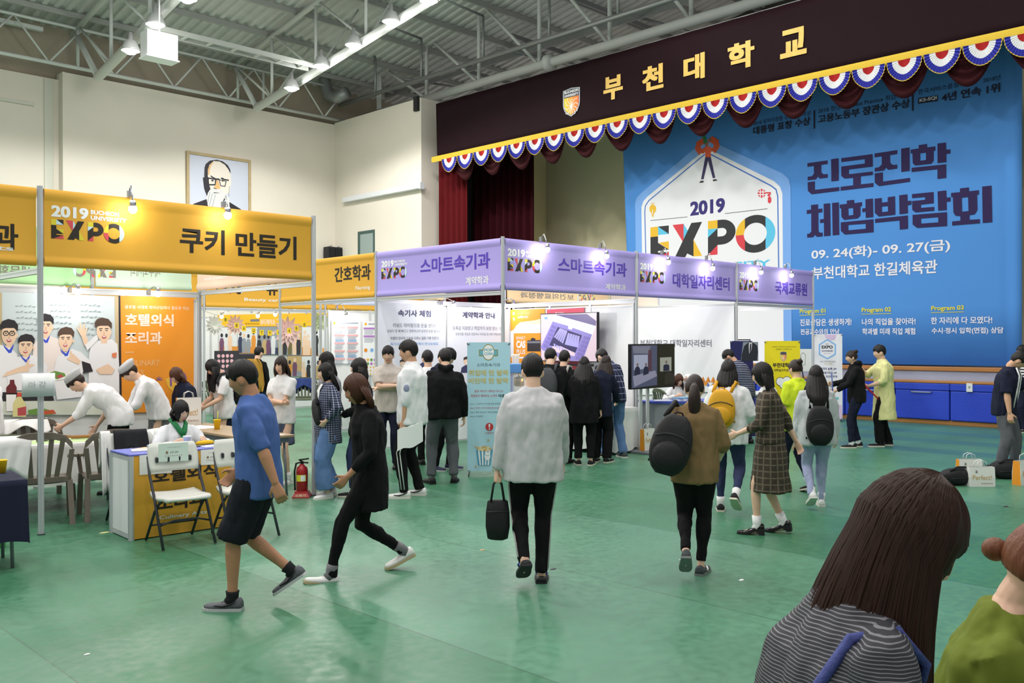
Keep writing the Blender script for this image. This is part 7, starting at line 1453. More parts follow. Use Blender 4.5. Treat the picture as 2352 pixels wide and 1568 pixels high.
def backpack(F, m, label, w=.3, h=.42, d=.16, dx=0, dz=0, dy=0, pocket=True, strap=None, straps=(-1, 1), tilt=0):
    s = F['s']; Tc = F['Tc'] @ Matrix.Rotation(math.radians(tilt), 3, 'Y'); c = F['nb']+F['Tc'] @ Vector((dx, -.125*s-d/2+dy, -.07-h/2+dz)); t = thing('backpack', label, 'backpack', c); b = MB(); n = 24; rows = []
    for i in range(13):
        q = i/12; k = math.sin(PI*min(max(q, .015), .985))**.3; row = []
        for j in range(n):
            a = 2*PI*j/n; x = math.copysign(abs(math.cos(a))**.55, math.cos(a)); y = math.copysign(abs(math.sin(a))**.55, math.sin(a)); row.append(c+Tc @ Vector((x*w/2*k*(1-.12*q), y*d/2*k*(1.1-.3*q), (q-.5)*h)))
        rows.append(row)
    b.loft(rows); b.build('bag_body', m, t)
    if pocket: b = MB(); b.ell(c+Tc @ Vector((0, -d*.45, -h*.18)), (w*.36, d*.22, h*.24), 16, 10, rot=Tc); b.build('front_pocket', m, t); b = MB(); b.tube([c+Tc @ Vector((x*w*.4, -d*.5*(1-.2*x*x), h*.18-.04*x*x)) for x in (-1, -.5, 0, .5, 1)], .004, 6); b.build('zip', CHF, t)
    for sg in straps:
        b = MB(); pts = [c+Tc @ Vector((sg*w*.3, d*.45, h*.42)), F['nb']+F['Tc'] @ Vector((sg*.1*s+dx*.3, -.07*s, .006*s)), F['nb']+F['Tc'] @ Vector((sg*.108*s+dx*.3, .03*s, .002*s)), F['nb']+F['Tc'] @ Vector((sg*.122*s, .105*s, -.08*s)), F['nb']+F['Tc'] @ Vector((sg*.16*s, .09*s, -.25*s)), c+Tc @ Vector((sg*w*.42, d*.4, -h*.35))]
        b.tube(pts, [.018, .022, .022, .02, .014, .01], 8); b.build('strap', strap or m, t)
    b = MB(); b.tube([c+Tc @ Vector((-.04, d*.3, h*.48)), c+Tc @ Vector((-.02, d*.3, h*.54)), c+Tc @ Vector((.02, d*.3, h*.54)), c+Tc @ Vector((.04, d*.3, h*.48))], .007, 6); b.build('carry_loop', strap or m, t); return t
# ================================================================== the visitors
walkL = lambda st=.3, lift=.0: ((-.08, st, 0, 0, 0), (.08, -st, lift, 0, 28))
walkR = lambda st=.3, lift=.0: ((-.08, -st, lift, 0, 28), (.08, st, 0, 0, 0))
def stripe_sheet(F, i, label, w, h, m=PAPER):
    c = F['wri'][i]+Vector((0, 0, -.17)); t = thing('paper_sheet', label, 'paper', c); b = MB(); n = 8
    d = RGT*.95+FWD*.2; b.loft([[c+d*(w*(k/n-.25))+Vector((0, 0, z+.09*(k/n)+.015*math.sin(k)))+FWD*(-.03-.02*math.sin(PI*k/n)) for k in range(n+1)]+[c+d*(w*(k/n-.25))+Vector((0, 0, z+.09*(k/n)+.015*math.sin(k)))+FWD*(-.026-.02*math.sin(PI*k/n)) for k in reversed(range(n+1))] for z in (-h*.7, h*.3)], smooth=False); b.build('sheet', m, t)
# --- walkers in front
person('blue', (597, 1392), -88, 'person in a blue shirt and black shorts walking past the folding chairs', H=1.7, sex='m', lean=7, feet=((-.09, .16, 0, 0, 0), (.07, -.2, .05, 0, 34)), hands=((-.24, -.2, .84), (.24, .24, .9)), hair='short', head=(0, 6, 0), skin='tan',
       top=dict(m=fold('shirt_blue', (78, 106, 168)), loose=1.12, sleeve=1.1, hem=.16), bottom=dict(k='shorts', m=fold('shorts_black', (30, 32, 40)), len=1.05, w=1.15),
       shoes=dict(m=mat('trainer_grey', (92, 94, 100), .6, bump=.4, bs=60), sole=mat('trainer_sole', (196, 198, 200), .6), lace=mat('trainer_lace', (40, 40, 44)), sock=mat('sock_black', (30, 30, 34), .9), sockh=.12, mark=mat('trainer_black', (30, 30, 34))))
person('black', (850, 1318), -112, 'person in a long black top and white shoes walking past the checked shirt', H=1.66, sex='f', lean=6, feet=((-.07, .33, 0, 4, -12), (.08, -.3, 0, 0, 22)), hands=((-.2, .22, .82), (.24, -.12, .84)), hair='long', hm=HCH, drop=.22, head=(10, 8, 0), skin='tan',
       top=dict(m=BKC, loose=1.1, sleeve=1.75, hem=.3, flare=1.05), bottom=dict(k='pants', m=BKT, w=.92, taper=.85), shoes=dict(m=SHW['m'], sole=mat('sole_beige', (196, 178, 140), .7), lace=PAPER, sock=mat('sock_grey', (120, 120, 124))))
F = person('grey', (1226, 1338), -3, 'person in a loose light grey sweater seen from behind, carrying a black handbag', H=1.71, sex='m', lean=2, feet=((-.08, -.16, .04, 6, 34), (.06, .03, 0, -6, 0)), hands=((-.29, .02, .72), (.24, .2, .84)), hair='short', bangs=.6, head=(0, 5, 0), grip=(1.0, .5),
       top=dict(m=fold('sweater_grey', (204, 202, 205), bs=6, bump=.3), loose=1.27, sleeve=2, hem=.16, flare=1.02), bottom=dict(k='pants', m=BKT, w=.95, taper=.9, stripe=mat('stripe_grey', (190, 186, 186)), sides=(0, 1), offs=(-.02, 0, .02)),
       shoes=dict(m=mat('slipper_black', (28, 28, 32), .5), sole=mat('sole_black'), h=.05, len=.95, mark=mat('slipper_blue', (60, 70, 170)), swoosh=((.3, .3, .03), (.42, .2, .055), (.3, .12, .07))))
c = F['wri'][0]+Vector((0, 0, -.13*1)); t = thing('handbag', 'black fabric handbag hanging from the hand of the person in grey', 'handbag', c); b = MB(); n = 24; rows = []
for q, w_, d_ in ((-.40, .05, .02), (-.39, .075, .035), (-.3, .09, .05), (-.2, .088, .045), (-.11, .075, .03), (-.1, .06, .02)): rows.append([c+RGT*(w_*math.copysign(abs(math.cos(a))**.6, math.cos(a)))+FWD*(d_*math.sin(a))+Vector((.01*math.sin(a*2), 0, q)) for a in [2*PI*k/n for k in range(n)]])
b.loft(rows); b.build('bag_body', BLK, t)
b = MB()
for s in (-1, 1): b.tube([c+RGT*(-.05)+FWD*.02*s+Vector((0, 0, -.11)), c+RGT*(-.03)+FWD*.015*s+Vector((0, 0, .02)), c+FWD*.01*s+Vector((0, 0, .055)), c+RGT*(.03)+FWD*.015*s+Vector((0, 0, .02)), c+RGT*(.05)+FWD*.02*s+Vector((0, 0, -.11))], .009, 8)
b.build('handle', BLK, t); b = MB(); b.tube([c+RGT*x-FWD*.046+Vector((0, 0, -.18)) for x in (-.08, 0, .08)], .003, 6); b.build('zip', CHF, t)
F = person('brown', (1596, 1322), 12, 'person in a brown top with a ponytail, black rucksack on one shoulder', H=1.56, sex='f', lean=5, feet=((-.07, -.22, .05, 4, 38), (.05, .06, 0, -14, 0)), hands=((-.2, .2, .98), (.2, .24, .95)), hair='pony', drop=.36, hm=HBR, head=(0, 6, 0),
       top=dict(m=fold('top_brown', (132, 108, 74)), loose=1.18, sleeve=1.25, hem=.14), bottom=dict(k='pants', m=BKT, w=1.0, taper=.8, len=.93), shoes=dict(m=mat('trainer_dark', (70, 76, 78), .6), sole=mat('sole_dusky', (120, 126, 124), .6), mark=mat('mark_white', (236, 236, 236)), swoosh=((.3, .3, .06), (.47, .2, .04), (.48, .12, .03)), lace=CHF))
backpack(F, BLK, 'big black rucksack slung on the left shoulder of the person in brown', w=.33, h=.46, d=.2, dx=-.17, dz=-.02, dy=.0, straps=(-1,), tilt=14)
F = person('yellowpack', (1672, 1178), 18, 'person in a white shirt and jeans wearing a yellow backpack', H=1.6, sex='f', lean=3, feet=((-.09, .12, 0, 6, 0), (.1, -.22, .05, -10, 36)), hands=(None, (.24, .2, .95)), hair='long', drop=.28, hback=.08, head=(-8, 4, 0),
       top=dict(m=WS, loose=1.28, sleeve=1.9, hem=.15), bottom=dict(k='pants', m=JND, w=.95, taper=.8), shoes=dict(SHC_))
backpack(F, mat('backpack_yellow', (222, 164, 30), .6, bump=.2, bs=14), 'yellow backpack worn over the white shirt', w=.3, h=.4, d=.13, dx=-.05)
PLD = band_mat('dress_check', (66, 58, 50), (108, 98, 84), 2, .06, .2, both='turn')
F = person('plaid', (1770, 1225), -68, 'person in a dark checked dress, white socks and black heeled shoes', H=1.6, sex='f', lean=3, feet=((-.09, .12, 0, 8, 0), (.08, -.12, 0, -4, 6)), hands=((-.15, .3, 1.0), (.24, -.26, .84)), hair='long', drop=.3, hback=.03, head=(5, 6, 0), skin='light',
       top=dict(m=PLD, loose=1.12, sleeve=1.5, hem=.02, name='dress_bodice', collar=.004), bottom=dict(k='dress', m=PLD, hem=.40, w=1.25, name='dress_skirt'), shoes=dict(m=mat('patent_black', (16, 16, 18), .15, coat=.6), sole=SHB['sole'], h=.06, heel=.05, sock=mat('sock_white', (236, 236, 236), .9), sockh=.26))
q = MB(); q.loft([[F['nb']+F['Tc'] @ Vector((r*1.0*math.cos(a), r*.95*math.sin(a)+.004, z)) for a in [2*PI*k/24 for k in range(24)]] for r, z in ((.09, -.035), (.075, -.008), (.06, .012))], cap=False); q.build('collar', WS, F['T'])
NEO = fold('tee_neon', (206, 224, 50))
person('neon', (1832, 1130), -25, 'person in a neon yellow top half hidden behind the checked dress', H=1.58, sex='f', feet=((-.09, .12, 0, 8, 0), (.1, -.1, 0, -8, 14)), hair='bun', hm=HBR, top=dict(m=NEO, loose=1.25, sleeve=.9, hem=.12), bottom=dict(k='pants', m=NVC, w=.95, taper=.8, len=.94), shoes=dict(SHC_))
F = person('longhair', (1876, 1166), 8, 'person with waist-length black hair, black backpack and pale jeans', H=1.53, sex='f', feet=((-.09, -.2, .03, 4, 30), (.08, .14, 0, -4, 0)), hair='long', drop=.46, hback=.13, hwide=1.2, top=dict(m=fold('shirt_pale_grey', (196, 200, 204)), loose=1.3, sleeve=1.95, hem=.16), bottom=dict(k='pants', m=JNL, w=1.0, taper=.85), shoes=dict(SHW, sock=mat('sock_white')))
backpack(F, BLK, 'black backpack under the waist-length black hair', w=.3, h=.42, d=.14, dz=-.12)
# --- group at the nursing side
CHK = band_mat('shirt_check', (34, 38, 64), (160, 166, 186), 2, .026, .15, both='turn')
F = person('check', (755, 1140), -118, 'person in an open checked shirt and wide jeans, hand on hip', H=1.55, sex='f', feet=((-.11, .05, 0, 14, 0), (.09, -.06, 0, -14, 0)), hands=((-.2, .1, .98), None), elbow=((-1, -.5, .1), None), hair='long', drop=.36, hback=.09, head=(8, 0, 0), grip=(.5, .4),
       top=dict(m=CHK, loose=1.22, sleeve=1.8, hem=.24, name='checked_shirt'), bottom=dict(k='pants', m=JNS, w=1.55, taper=1.45, len=.9), shoes=dict(SHW, lace=None))
q = MB(); Tc, nb = F['Tc'], F['nb']; q.loft([[nb+Tc @ Vector((x, .135-.5*abs(x)*.2+(.0 if z < -.1 else -.06*(1+z/.1)), z)) for x in (-w_, -w_*.5, 0, w_*.5, w_)] for w_, z in ((.045, -.01), (.05, -.08), (.055, -.16), (.05, -.3), (.045, -.42))], closed=False); q.build('inner_tee', WS, F['T'])
c = nb+Tc @ Vector((-.06, .16, -.33)); t = thing('sling_bag', 'black sling bag across the chest of the checked shirt', 'bag', c); b = MB(); b.ell(c, (.07, .05, .17), 16, 10, rot=Tc @ Matrix.Rotation(.5, 3, 'Y')); b.build('bag_body', BLK, t); b = MB(); b.tube([c+Tc @ Vector((-.04, 0, .1)), nb+Tc @ Vector((.02, .14, -.14)), nb+Tc @ Vector((.12, .02, -.02)), nb+Tc @ Vector((.1, -.14, -.14)), nb+Tc @ Vector((-.1, -.16, -.36)), c+Tc @ Vector((-.09, -.06, -.1))], .016, 8); b.build('strap', BLK, t)
person('bob', (832, 1136), -95, 'person in black with jeans and black canvas shoes behind the checked shirt', H=1.6, sex='f', feet=((-.1, .1, 0, 10, 0), (.1, -.08, 0, -6, 0)), hands=((-.12, .25, 1.0), None), hair='long', drop=.2, hback=.03, top=dict(m=BKC, loose=1.15, sleeve=1.9, hem=.2), bottom=dict(k='pants', m=JND, w=1.0, taper=.85, len=.95), shoes=dict(SHC_, sock=None))
person('cardi', (757, 1106), -110, 'person with black hair in a grey cardigan behind the checked shirt', H=1.66, sex='f', hair='long', drop=.3, top=dict(m=fold('cardigan_grey', (140, 140, 146)), loose=1.2, sleeve=2, hem=.2), bottom=dict(k='pants', m=fold('trousers_beige', (186, 172, 146)), w=1.1), shoes=dict(SHW))
person('beige', None, 178, 'person in a beige short-sleeved shirt with folded arms by the shorthand posters', wpos=(7.94, 10.44), H=1.73, sex='m', hands=((.13, .17, 1.13), (-.13, .2, 1.16)), grip=(.8, .8), elbow=((-1, .2, -.6), (1, .2, -.6)), hair='short', head=(0, 4, 0), top=dict(m=fold('shirt_beige', (206, 196, 188)), loose=1.12, sleeve=.85, hem=.14, collar=.015), bottom=dict(k='pants', m=NVC), shoes=dict(SHB))
F = person('chefstand', (948, 1140), -84, 'person in a white chef jacket and striped black track trousers holding a sheet', H=1.81, sex='m', feet=((-.11, .07, 0, 8, 0), (.1, -.06, 0, -6, 0)), hands=((-.2, .06, .74), None), hair='short', bangs=.8, head=(0, 3, 0), skin='mid', grip=(.9, .4),
       top=dict(m=CWT, loose=1.28, sleeve=1.35, hem=.13, collar=.03), bottom=dict(k='pants', m=BKT, w=1.05, taper=.9, stripe=mat('stripe_white', (226, 226, 226)), offs=(-.018, .018)), shoes=dict(SHW, mark=mat('swoosh_black', (24, 24, 26))))
stripe_sheet(F, 0, 'white printed sheet in the hand of the person in the chef jacket', .3, .24)
c = F['sh'][0].lerp(F['elb'][0], .62)-RGT*0-FWD*.0+(F['W'] @ Vector((-.075, 0, 0))); q = MB(); q.ell(c, (.01, .035, .045), 14, 8, rot=F['W']); q.build('sleeve_badge', mat('badge_blue_grey', (150, 156, 186)), F['T'])
person('hoodie', (1018, 1110), -8, 'person in a black hoodie and grey trousers seen from behind', H=1.71, sex='m', side=4, feet=((-.15, .0, 0, 22, 0), (.14, .05, 0, -12, 0)), hands=((-.2, .26, 1.05), (.27, .06, .84)), hair='short', head=(12, 14, 0), top=dict(m=BKC, loose=1.3, sleeve=2, hem=.1, hood=True, name='hoodie'), bottom=dict(k='pants', m=GRT, w=1.15, taper=.95, len=.95), shoes=dict(SHB, sock=mat('sock_grey')))
person('specs', (1009, 1078), 120, 'person with black hair and glasses looking down behind the black hoodie', H=1.74, sex='m', lean=8, hair='short', head=(0, 26, 0), feet=((-.12, .1, 0, 10, 0), (.1, 0, 0, -10, 0)), top=dict(m=NVC, loose=1.15, sleeve=2), bottom=dict(k='pants', m=BKT), shoes=dict(m=mat('trainer_navy', (36, 36, 70), .6), sole=mat('trainer_sole')))
person('chefsecond', (984, 1066), -20, 'person in a white chef jacket hidden behind the standing chef', H=1.66, sex='m', hair='short', hands=(None, (.26, .2, 1.12)), top=dict(m=CWT, loose=1.2, sleeve=1.4), bottom=dict(k='pants', m=BKT), shoes=dict(SHB))
# --- group at the shorthand booth
F = person('packman', (1262, 1082), 14, 'person in black with a dark grey backpack leaning over the popcorn table', H=1.72, sex='m', lean=10, feet=((-.1, .1, 0, 6, 0), (.12, -.16, 0, -24, 8)), hands=((-.1, .38, 1.0), (.1, .4, 1.0)), hair='short', head=(0, 12, -6), top=dict(m=BKC, loose=1.18, sleeve=2), bottom=dict(k='pants', m=JNL, w=1.0, taper=.9, len=.92), shoes=dict(SHW, mark=mat('swoosh_black'), sock=None))
backpack(F, mat('backpack_charcoal', (58, 60, 64), .6, bump=.15, bs=14), 'dark charcoal backpack on the person in black beside the grey sweater', w=.31, h=.44, d=.15, pocket=False)
F = person('packtwo', (1292, 1062), 20, 'person with a pale grey backpack half hidden at the big screen', H=1.66, sex='m', lean=8, hair='short', hands=((-.1, .34, 1.0), (.1, .34, 1.0)), top=dict(m=BKC, loose=1.1), bottom=dict(k='pants', m=BKT), shoes=dict(SHB))
backpack(F, mat('backpack_pale_grey', (168, 164, 160), .7, bump=.2, bs=14), 'pale grey backpack beside the dark charcoal one', w=.3, h=.42, d=.15)
person('longblack', (1342, 1068), 4, 'person with long black hair and a long black jacket at the white-clothed table', H=1.57, sex='f', lean=3, feet=((-.09, .03, 0, 10, 0), (.1, .0, 0, -14, 0)), hands=((-.14, .3, .98), (.27, .1, .78)), hair='long', drop=.5, hback=.14, hwide=2.2, hA=(1.8, 1.6), head=(-6, 12, 0), top=dict(m=fold('jacket_black', (22, 21, 25)), loose=1.3, sleeve=1.95, hem=.26, flare=1.03, name='jacket'), bottom=dict(k='pants', m=BKT, w=1.15, taper=.95, len=.93), shoes=dict(SHC_, sock=None))
person('longbrown', (1378, 1062), 24, 'person with long dark brown hair leaning toward the table beside the black jacket', H=1.6, sex='f', lean=10, side=4, feet=((-.08, .03, 0, 6, 0), (.1, .05, 0, -10, 0)), hands=((-.1, .36, .95), (.16, .36, .95)), hair='long', drop=.48, hback=.12, hwide=2, hA=(1.8, 1.6), hm=HBR, head=(0, 14, 4), top=dict(m=NVC, loose=1.15, hem=.2), bottom=dict(k='pants', m=BKT, w=1.2, taper=1.1), shoes=dict(SHC_))
PLS = band_mat('shirt_plaid_navy', (34, 38, 64), (150, 156, 190), 2, .09, .1, both='turn')
person('plaidman', (1410, 1050), -28, 'person in a navy plaid shirt and jeans bending over the table', H=1.76, sex='m', lean=26, feet=((-.12, .06, 0, 14, 0), (.12, -.08, 0, -8, 0)), hands=((-.12, .42, .85), (.12, .45, .85)), hair='short', head=(0, 14, -4), top=dict(m=PLS, loose=1.15, sleeve=1.5, hem=.1, name='plaid_shirt'), bottom=dict(k='pants', m=JNS, w=1.1), shoes=dict(m=mat('trainer_dark'), sole=SHW['sole'], mark=mat('swoosh_black')))
# --- exchange and job-centre booths
STN = band_mat('shirt_striped_navy', (36, 40, 66), (188, 192, 210), 2, .03, .25)
person('striped', None, -58, 'person in a navy striped shirt bending beside the suit banner', wpos=(14.1, 8.35), H=1.72, sex='m', lean=28, hands=((-.16, .36, .72), (.14, .4, .8)), hair='short', head=(0, 8, 0), skin='mid', top=dict(m=STN, loose=1.15, sleeve=.95), bottom=dict(k='pants', m=NVC), shoes=dict(SHB))
F = person('jobseat', None, 160, 'person in a white blouse with long brown hair sitting behind the job-centre counter', wpos=(13.87, 9.67), H=1.6, sex='f', lean=8, sit=.5, feet=((-.09, .16, 0, 0, 0), (.09, .16, 0, 0, 0)), hands=((-.1, .26, 1.18), (.2, .36, .86)), hair='long', hm=HCH, drop=.36, hback=.0, head=(0, 8, 0), top=dict(m=WS, loose=1.15, sleeve=1.95), bottom=dict(k='pants', m=NVC), shoes=dict(SHB))
armchair(13.93, 9.76, math.atan2(-1, .15)-PI/2+.9, 'plastic armchair under the person at the job-centre counter', PLG)
F = person('coat', (2031, 1024), -84, 'person in a long pale yellow coat holding red sticks', H=1.71, sex='m', lean=4, feet=((-.1, .1, 0, 6, 0), (.1, -.1, 0, -6, 0)), hands=((-.16, .3, 1.02), (.12, .36, 1.32)), hair='short', bangs=.9, grip=(1, .9), top=dict(m=fold('coat_pale_yellow', (226, 224, 160)), loose=1.2, sleeve=1.35, hem=.47, flare=1.22, collar=.02, name='coat'), bottom=dict(k='pants', m=BKT, w=1.2, taper=1.1), shoes=dict(SHC_, sock=None))
for i, dz in enumerate((0, .025, .05)):
    c = F['wri'][0]+Vector((0, 0, -.06)); d = (RGT*.72+FWD*(.05*i)+Vector((0, 0, -.7))).normalized(); b = MB(); b.tube([c-d*.14+RGT*.01*i, c+d*.42+RGT*.012*i+FWD*.02*i], .009, 8); solo(b, 'stick', mat('stick_red', (190, 24, 36), .35), ('red stick in the hand of the yellow coat, first of the bundle', 'red stick in the middle of the bundle by the yellow coat', 'red stick at the outside of the bundle by the yellow coat')[i], 'stick', 'red sticks')
c = F['wri'][1]; b = MB(); b.tube([c+Vector((0, 0, -.03)), c-RGT*.16+Vector((0, 0, .04))], .004, 6); b.tube([c-RGT*.14+Vector((0, 0, .035)), c-RGT*.18+Vector((0, 0, .05)), c+RGT*.05+Vector((0, 0, .06))], .003, 6); solo(b, 'red_ribbon', mat('stick_red'), 'thin red ribbon held up between the two people at the stage', 'ribbon')
F = person('bun', (1968, 1027), -82, 'person in a black hoodie with a hair bun holding blue sticks', H=1.63, sex='f', lean=5, feet=((-.09, .1, 0, 8, 0), (.1, -.05, 0, -8, 0)), hands=((-.14, .38, 1.0), (.14, .4, 1.1)), hair='bun', hm=HBR, grip=(1, 1), top=dict(m=BKC, loose=1.22, sleeve=1.9, hem=.14, hood=True, name='hoodie'), bottom=dict(k='pants', m=NVC, w=1.05, len=.93), shoes=dict(SHC_, sockh=.16))
for i in range(2):
    c = F['wri'][0]+F['W'] @ Vector((.02*i, .05, -.02)); d = (Vector((0, 0, -1))+RGT*.06+FWD*.05*i).normalized(); b = MB(); b.tube([c-d*.32, c+d*.42], .009, 8); solo(b, 'stick', mat('stick_blue', (60, 80, 150), .4), ('blue stick held by the person with the bun', 'second blue stick beside it, held by the person with the bun')[i], 'stick', 'blue sticks')
F = person('navyjacket', (2306, 1088), 128, 'person in an open navy jacket and grey trousers looking down at the bags', H=1.69, sex='m', lean=10, feet=((-.14, .1, 0, 18, 0), (.13, -.05, 0, -14, 0)), hands=((-.2, .42, .98), (.27, .12, .76)), hair='short', head=(22, 30, 0), skin='mid', top=dict(m=NVC, loose=1.16, sleeve=.95, hem=.13, name='jacket'), bottom=dict(k='pants', m=GRT, w=1.15, taper=1.0), shoes=dict(SHB))
q = MB(); Tc, nb = F['Tc'], F['nb']
q.loft([[nb+Tc @ Vector((x, .142-.8*x*x-(0 if z < -.08 else .05*(1+z/.08)), z)) for x in (-w_, -w_*.5, 0, w_*.5, w_)] for w_, z in ((.05, 0), (.065, -.08), (.075, -.2), (.075, -.36), (.07, -.5))], closed=False); q.build('inner_tee', BKC, F['T'])
q = MB()
for sg in (-1, 1): q.tube([nb+Tc @ Vector((sg*.055, .085, .01)), nb+Tc @ Vector((sg*.07, .142, -.09)), nb+Tc @ Vector((sg*.08, .15, -.3)), nb+Tc @ Vector((sg*.078, .145, -.52))], .011, 6)
q.build('white_placket', WS, F['T'])
vs, fs = text_geo('R1', .04); q = MB(); q.add([nb+Tc @ Vector((.05-.1*x, .149, -.26+.11*y)) for x, y, k in vs], fs); q.build('print', PAPER, F['T'], fix=False)
vs, fs = text_geo('alan', .02); q = MB(); q.add([nb+Tc @ Vector((.055-.11*x, .149, -.33+.045*y)) for x, y, k in vs], fs); q.build('print', PAPER, F['T'], fix=False)
person('breton', (2352, 992), -86, 'person in a black and white striped top at the picture edge', H=1.68, sex='f', hair='long', drop=.2, hands=((-.2, .2, .85), None), top=dict(m=band_mat('top_breton', (228, 228, 228), (34, 34, 38), 2, .055, .5), loose=1.2, sleeve=1.5, hem=.12), bottom=dict(k='pants', m=NVC, w=1.15), shoes=dict(SHC_, sock=None))
# --- cookie booth and aisle
F = person('chefseat', None, 132, 'person in a white chef coat with a green neckerchief sitting at the counter', wpos=(4.28, 9.3), H=1.6, sex='f', lean=5, sit=.5, feet=((-.09, .14, 0, 0, 0), (.09, .14, 0, 0, 0)), hands=((-.16, .36, .83), (.2, .34, .83)), hair='long', drop=.12, hback=.0, head=(8, 8, 0), top=dict(m=CWT, loose=1.15, sleeve=1.9, hem=.1, collar=.02), bottom=dict(k='pants', m=BKT), shoes=dict(SHB), hA=(1.5, 1.3))
q = MB(); Tc, nb, s = F['Tc'], F['nb'], F['s']; q.tube([nb+Tc @ (Vector(v)*s) for v in ((.0, -.075, .03), (.07, -.02, .03), (.06, .07, -.01), (.02, .125, -.09), (.0, .135, -.13))], [.02, .024, .026, .028, .02], 10); q.tube([nb+Tc @ (Vector(v)*s) for v in ((.0, -.075, .03), (-.07, -.02, .03), (-.06, .07, -.01), (-.02, .125, -.09), (.0, .135, -.13))], [.02, .024, .026, .028, .02], 10); q.tube([nb+Tc @ (Vector(v)*s) for v in ((0, .135, -.12), (.015, .15, -.17), (.01, .15, -.22))], [.018, .022, .008], 8); q.build('neckerchief', mat('neckerchief_green', (36, 128, 74), .7, bump=.3, bs=20), F['T'])
folding_chair(4.34, 9.38, math.radians(200), 'white folding chair under the seated chef')
F = person('chefbend', None, -104, 'person in a white chef coat bending over the cooking table', wpos=(4.42, 11.1), H=1.68, sex='f', lean=58, feet=((-.1, .05, 0, 8, 0), (.12, -.1, 0, -8, 0)), hands=((-.12, .62, .84), (.2, .3, .8)), hair='tied', hm=HBR, head=(0, -14, 0), top=dict(m=CWT, loose=1.22, sleeve=1.35, hem=.1), bottom=dict(k='pants', m=BKT), shoes=dict(SHB))
CAPG = mat('chef_cap_grey', (190, 190, 194), .8, bump=.2, bs=14)
def chef_cap(F, m):
    q = MB(); hc, Hm = F['hc'], F['Hm']; q.loft([[hc+Hm @ Vector((rx*math.cos(a), ry*math.sin(a)-.01+dy, z)) for a in [2*PI*k/24 for k in range(24)]] for rx, ry, z, dy in ((.083, .102, .05, 0), (.088, .108, .075, 0), (.1, .118, .1, -.015), (.098, .112, .125, -.02), (.06, .07, .14, -.02))]); q.build('chef_cap', m, F['T'])
chef_cap(F, CAPG)
F = person('chefback', None, -120, 'person in a white and grey chef outfit stooping before the culinary banner', wpos=(5.02, 11.35), H=1.66, sex='f', lean=36, hands=((-.14, .5, .9), (.14, .5, .92)), hair='tied', hm=HBR, head=(0, 6, 0), top=dict(m=CWT, loose=1.2, sleeve=1.3, hem=.08), bottom=dict(k='dress', hem=.42, w=1.0, m=fold('apron_grey', (110, 112, 116)), name='apron'), shoes=dict(SHB)); chef_cap(F, CAPG)
person('navyguest', (436, 1093), -140, 'person with brown hair in navy standing before the culinary banner', H=1.5, sex='f', hair='long', hm=HCH, drop=.2, lean=16, head=(0, 14, 0), top=dict(m=NVC, loose=1.15), bottom=dict(k='pants', m=NVC), shoes=dict(SHB))
person('chefedge', None, 172, 'person in a white chef coat at the picture edge behind the cooking table', wpos=(3.03, 11.35), H=1.6, sex='f', lean=8, hands=((-.16, .36, .85), (.16, .36, .85)), hair='tied', head=(0, 14, 0), top=dict(m=CWT, loose=1.2, sleeve=1.5), bottom=dict(k='pants', m=BKT), shoes=dict(SHB))
F = person('polodown', None, -128, 'person in a white polo shirt, black hair over the face, at the wood-topped table', wpos=(6.1, 11.72), H=1.6, sex='f', lean=10, hands=((-.1, .34, .98), (.12, .34, .96)), hair='long', drop=.36, hback=-.03, hA=(2.2, 1.8), head=(0, 28, 0), top=dict(m=WS, loose=1.18, sleeve=.8, hem=.13, collar=.012), bottom=dict(k='skirt', hem=.5, m=NVC, w=.95), shoes=dict(SHW))
backpack(F, BLK, 'black backpack on the person with hair over the face', w=.28, h=.4, d=.13)
F = person('armsfold', (650, 1110), -158, 'person in a white polo blouse with folded arms beside the aisle post', H=1.61, sex='f', hands=((.13, .15, 1.07), (-.13, .18, 1.1)), grip=(.8, .8), elbow=((-1, .1, -.6), (1, .1, -.6)), hair='long', hm=HBR, drop=.3, hback=.03, head=(10, 4, 0), top=dict(m=WS, loose=1.08, sleeve=.75, hem=.12, collar=.012), bottom=dict(k='skirt', hem=.5, m=fold('skirt_grey_blue', (84, 90, 112)), w=.95), shoes=dict(SHW, sock=mat('sock_white')))
q = MB(); w_ = F['wri'][0]; d = (w_-F['elb'][0]).normalized(); a_ = d.orthogonal().normalized(); c_ = d.cross(a_); q.loft([[w_-d*(.03+z)+(a_*math.cos(k)+c_*math.sin(k))*.031 for k in [2*PI*j/14 for j in range(14)]] for z in (0, .014)]); q.build('wristwatch', CHROME, F['T'])
F = person('tanjacket', (588, 990), 25, 'person in dark clothes carrying a mustard jacket across the aisle', H=1.74, sex='m', lean=6, feet=((-.09, -.3, 0, 0, 22), (.09, .3, 0, 0, 0)), hands=((-.24, .2, 1.0), None), hair='short', top=dict(m=BKC, loose=1.15), bottom=dict(k='pants', m=JND), shoes=dict(m=mat('shoe_pink', (206, 130, 140), .6), sole=SHW['sole']))
c = F['sh'][0]; q = MB(); X = Matrix.Translation(F['nb']+F['Tc'] @ Vector((0, -.13, -.1))) @ F['W'].to_4x4(); q.xf = X; n = 14
q.loft([[Vector(((-1+2*k/n)*w_, -.03*math.cos(3*(k/n*2-1))+.02*math.sin(k*1.7+z*9)-.02, z)) for k in range(n+1)]+[Vector(((1-2*k/n)*w_, .0-.0, z)) for k in range(n+1)] for w_, z in ((.16, .1), (.24, 0), (.27, -.2), (.28, -.4), (.25, -.55))])
solo(q, 'jacket', fold('jacket_mustard', (176, 132, 56)), 'mustard jacket hung over the back of the person crossing the aisle', 'jacket')
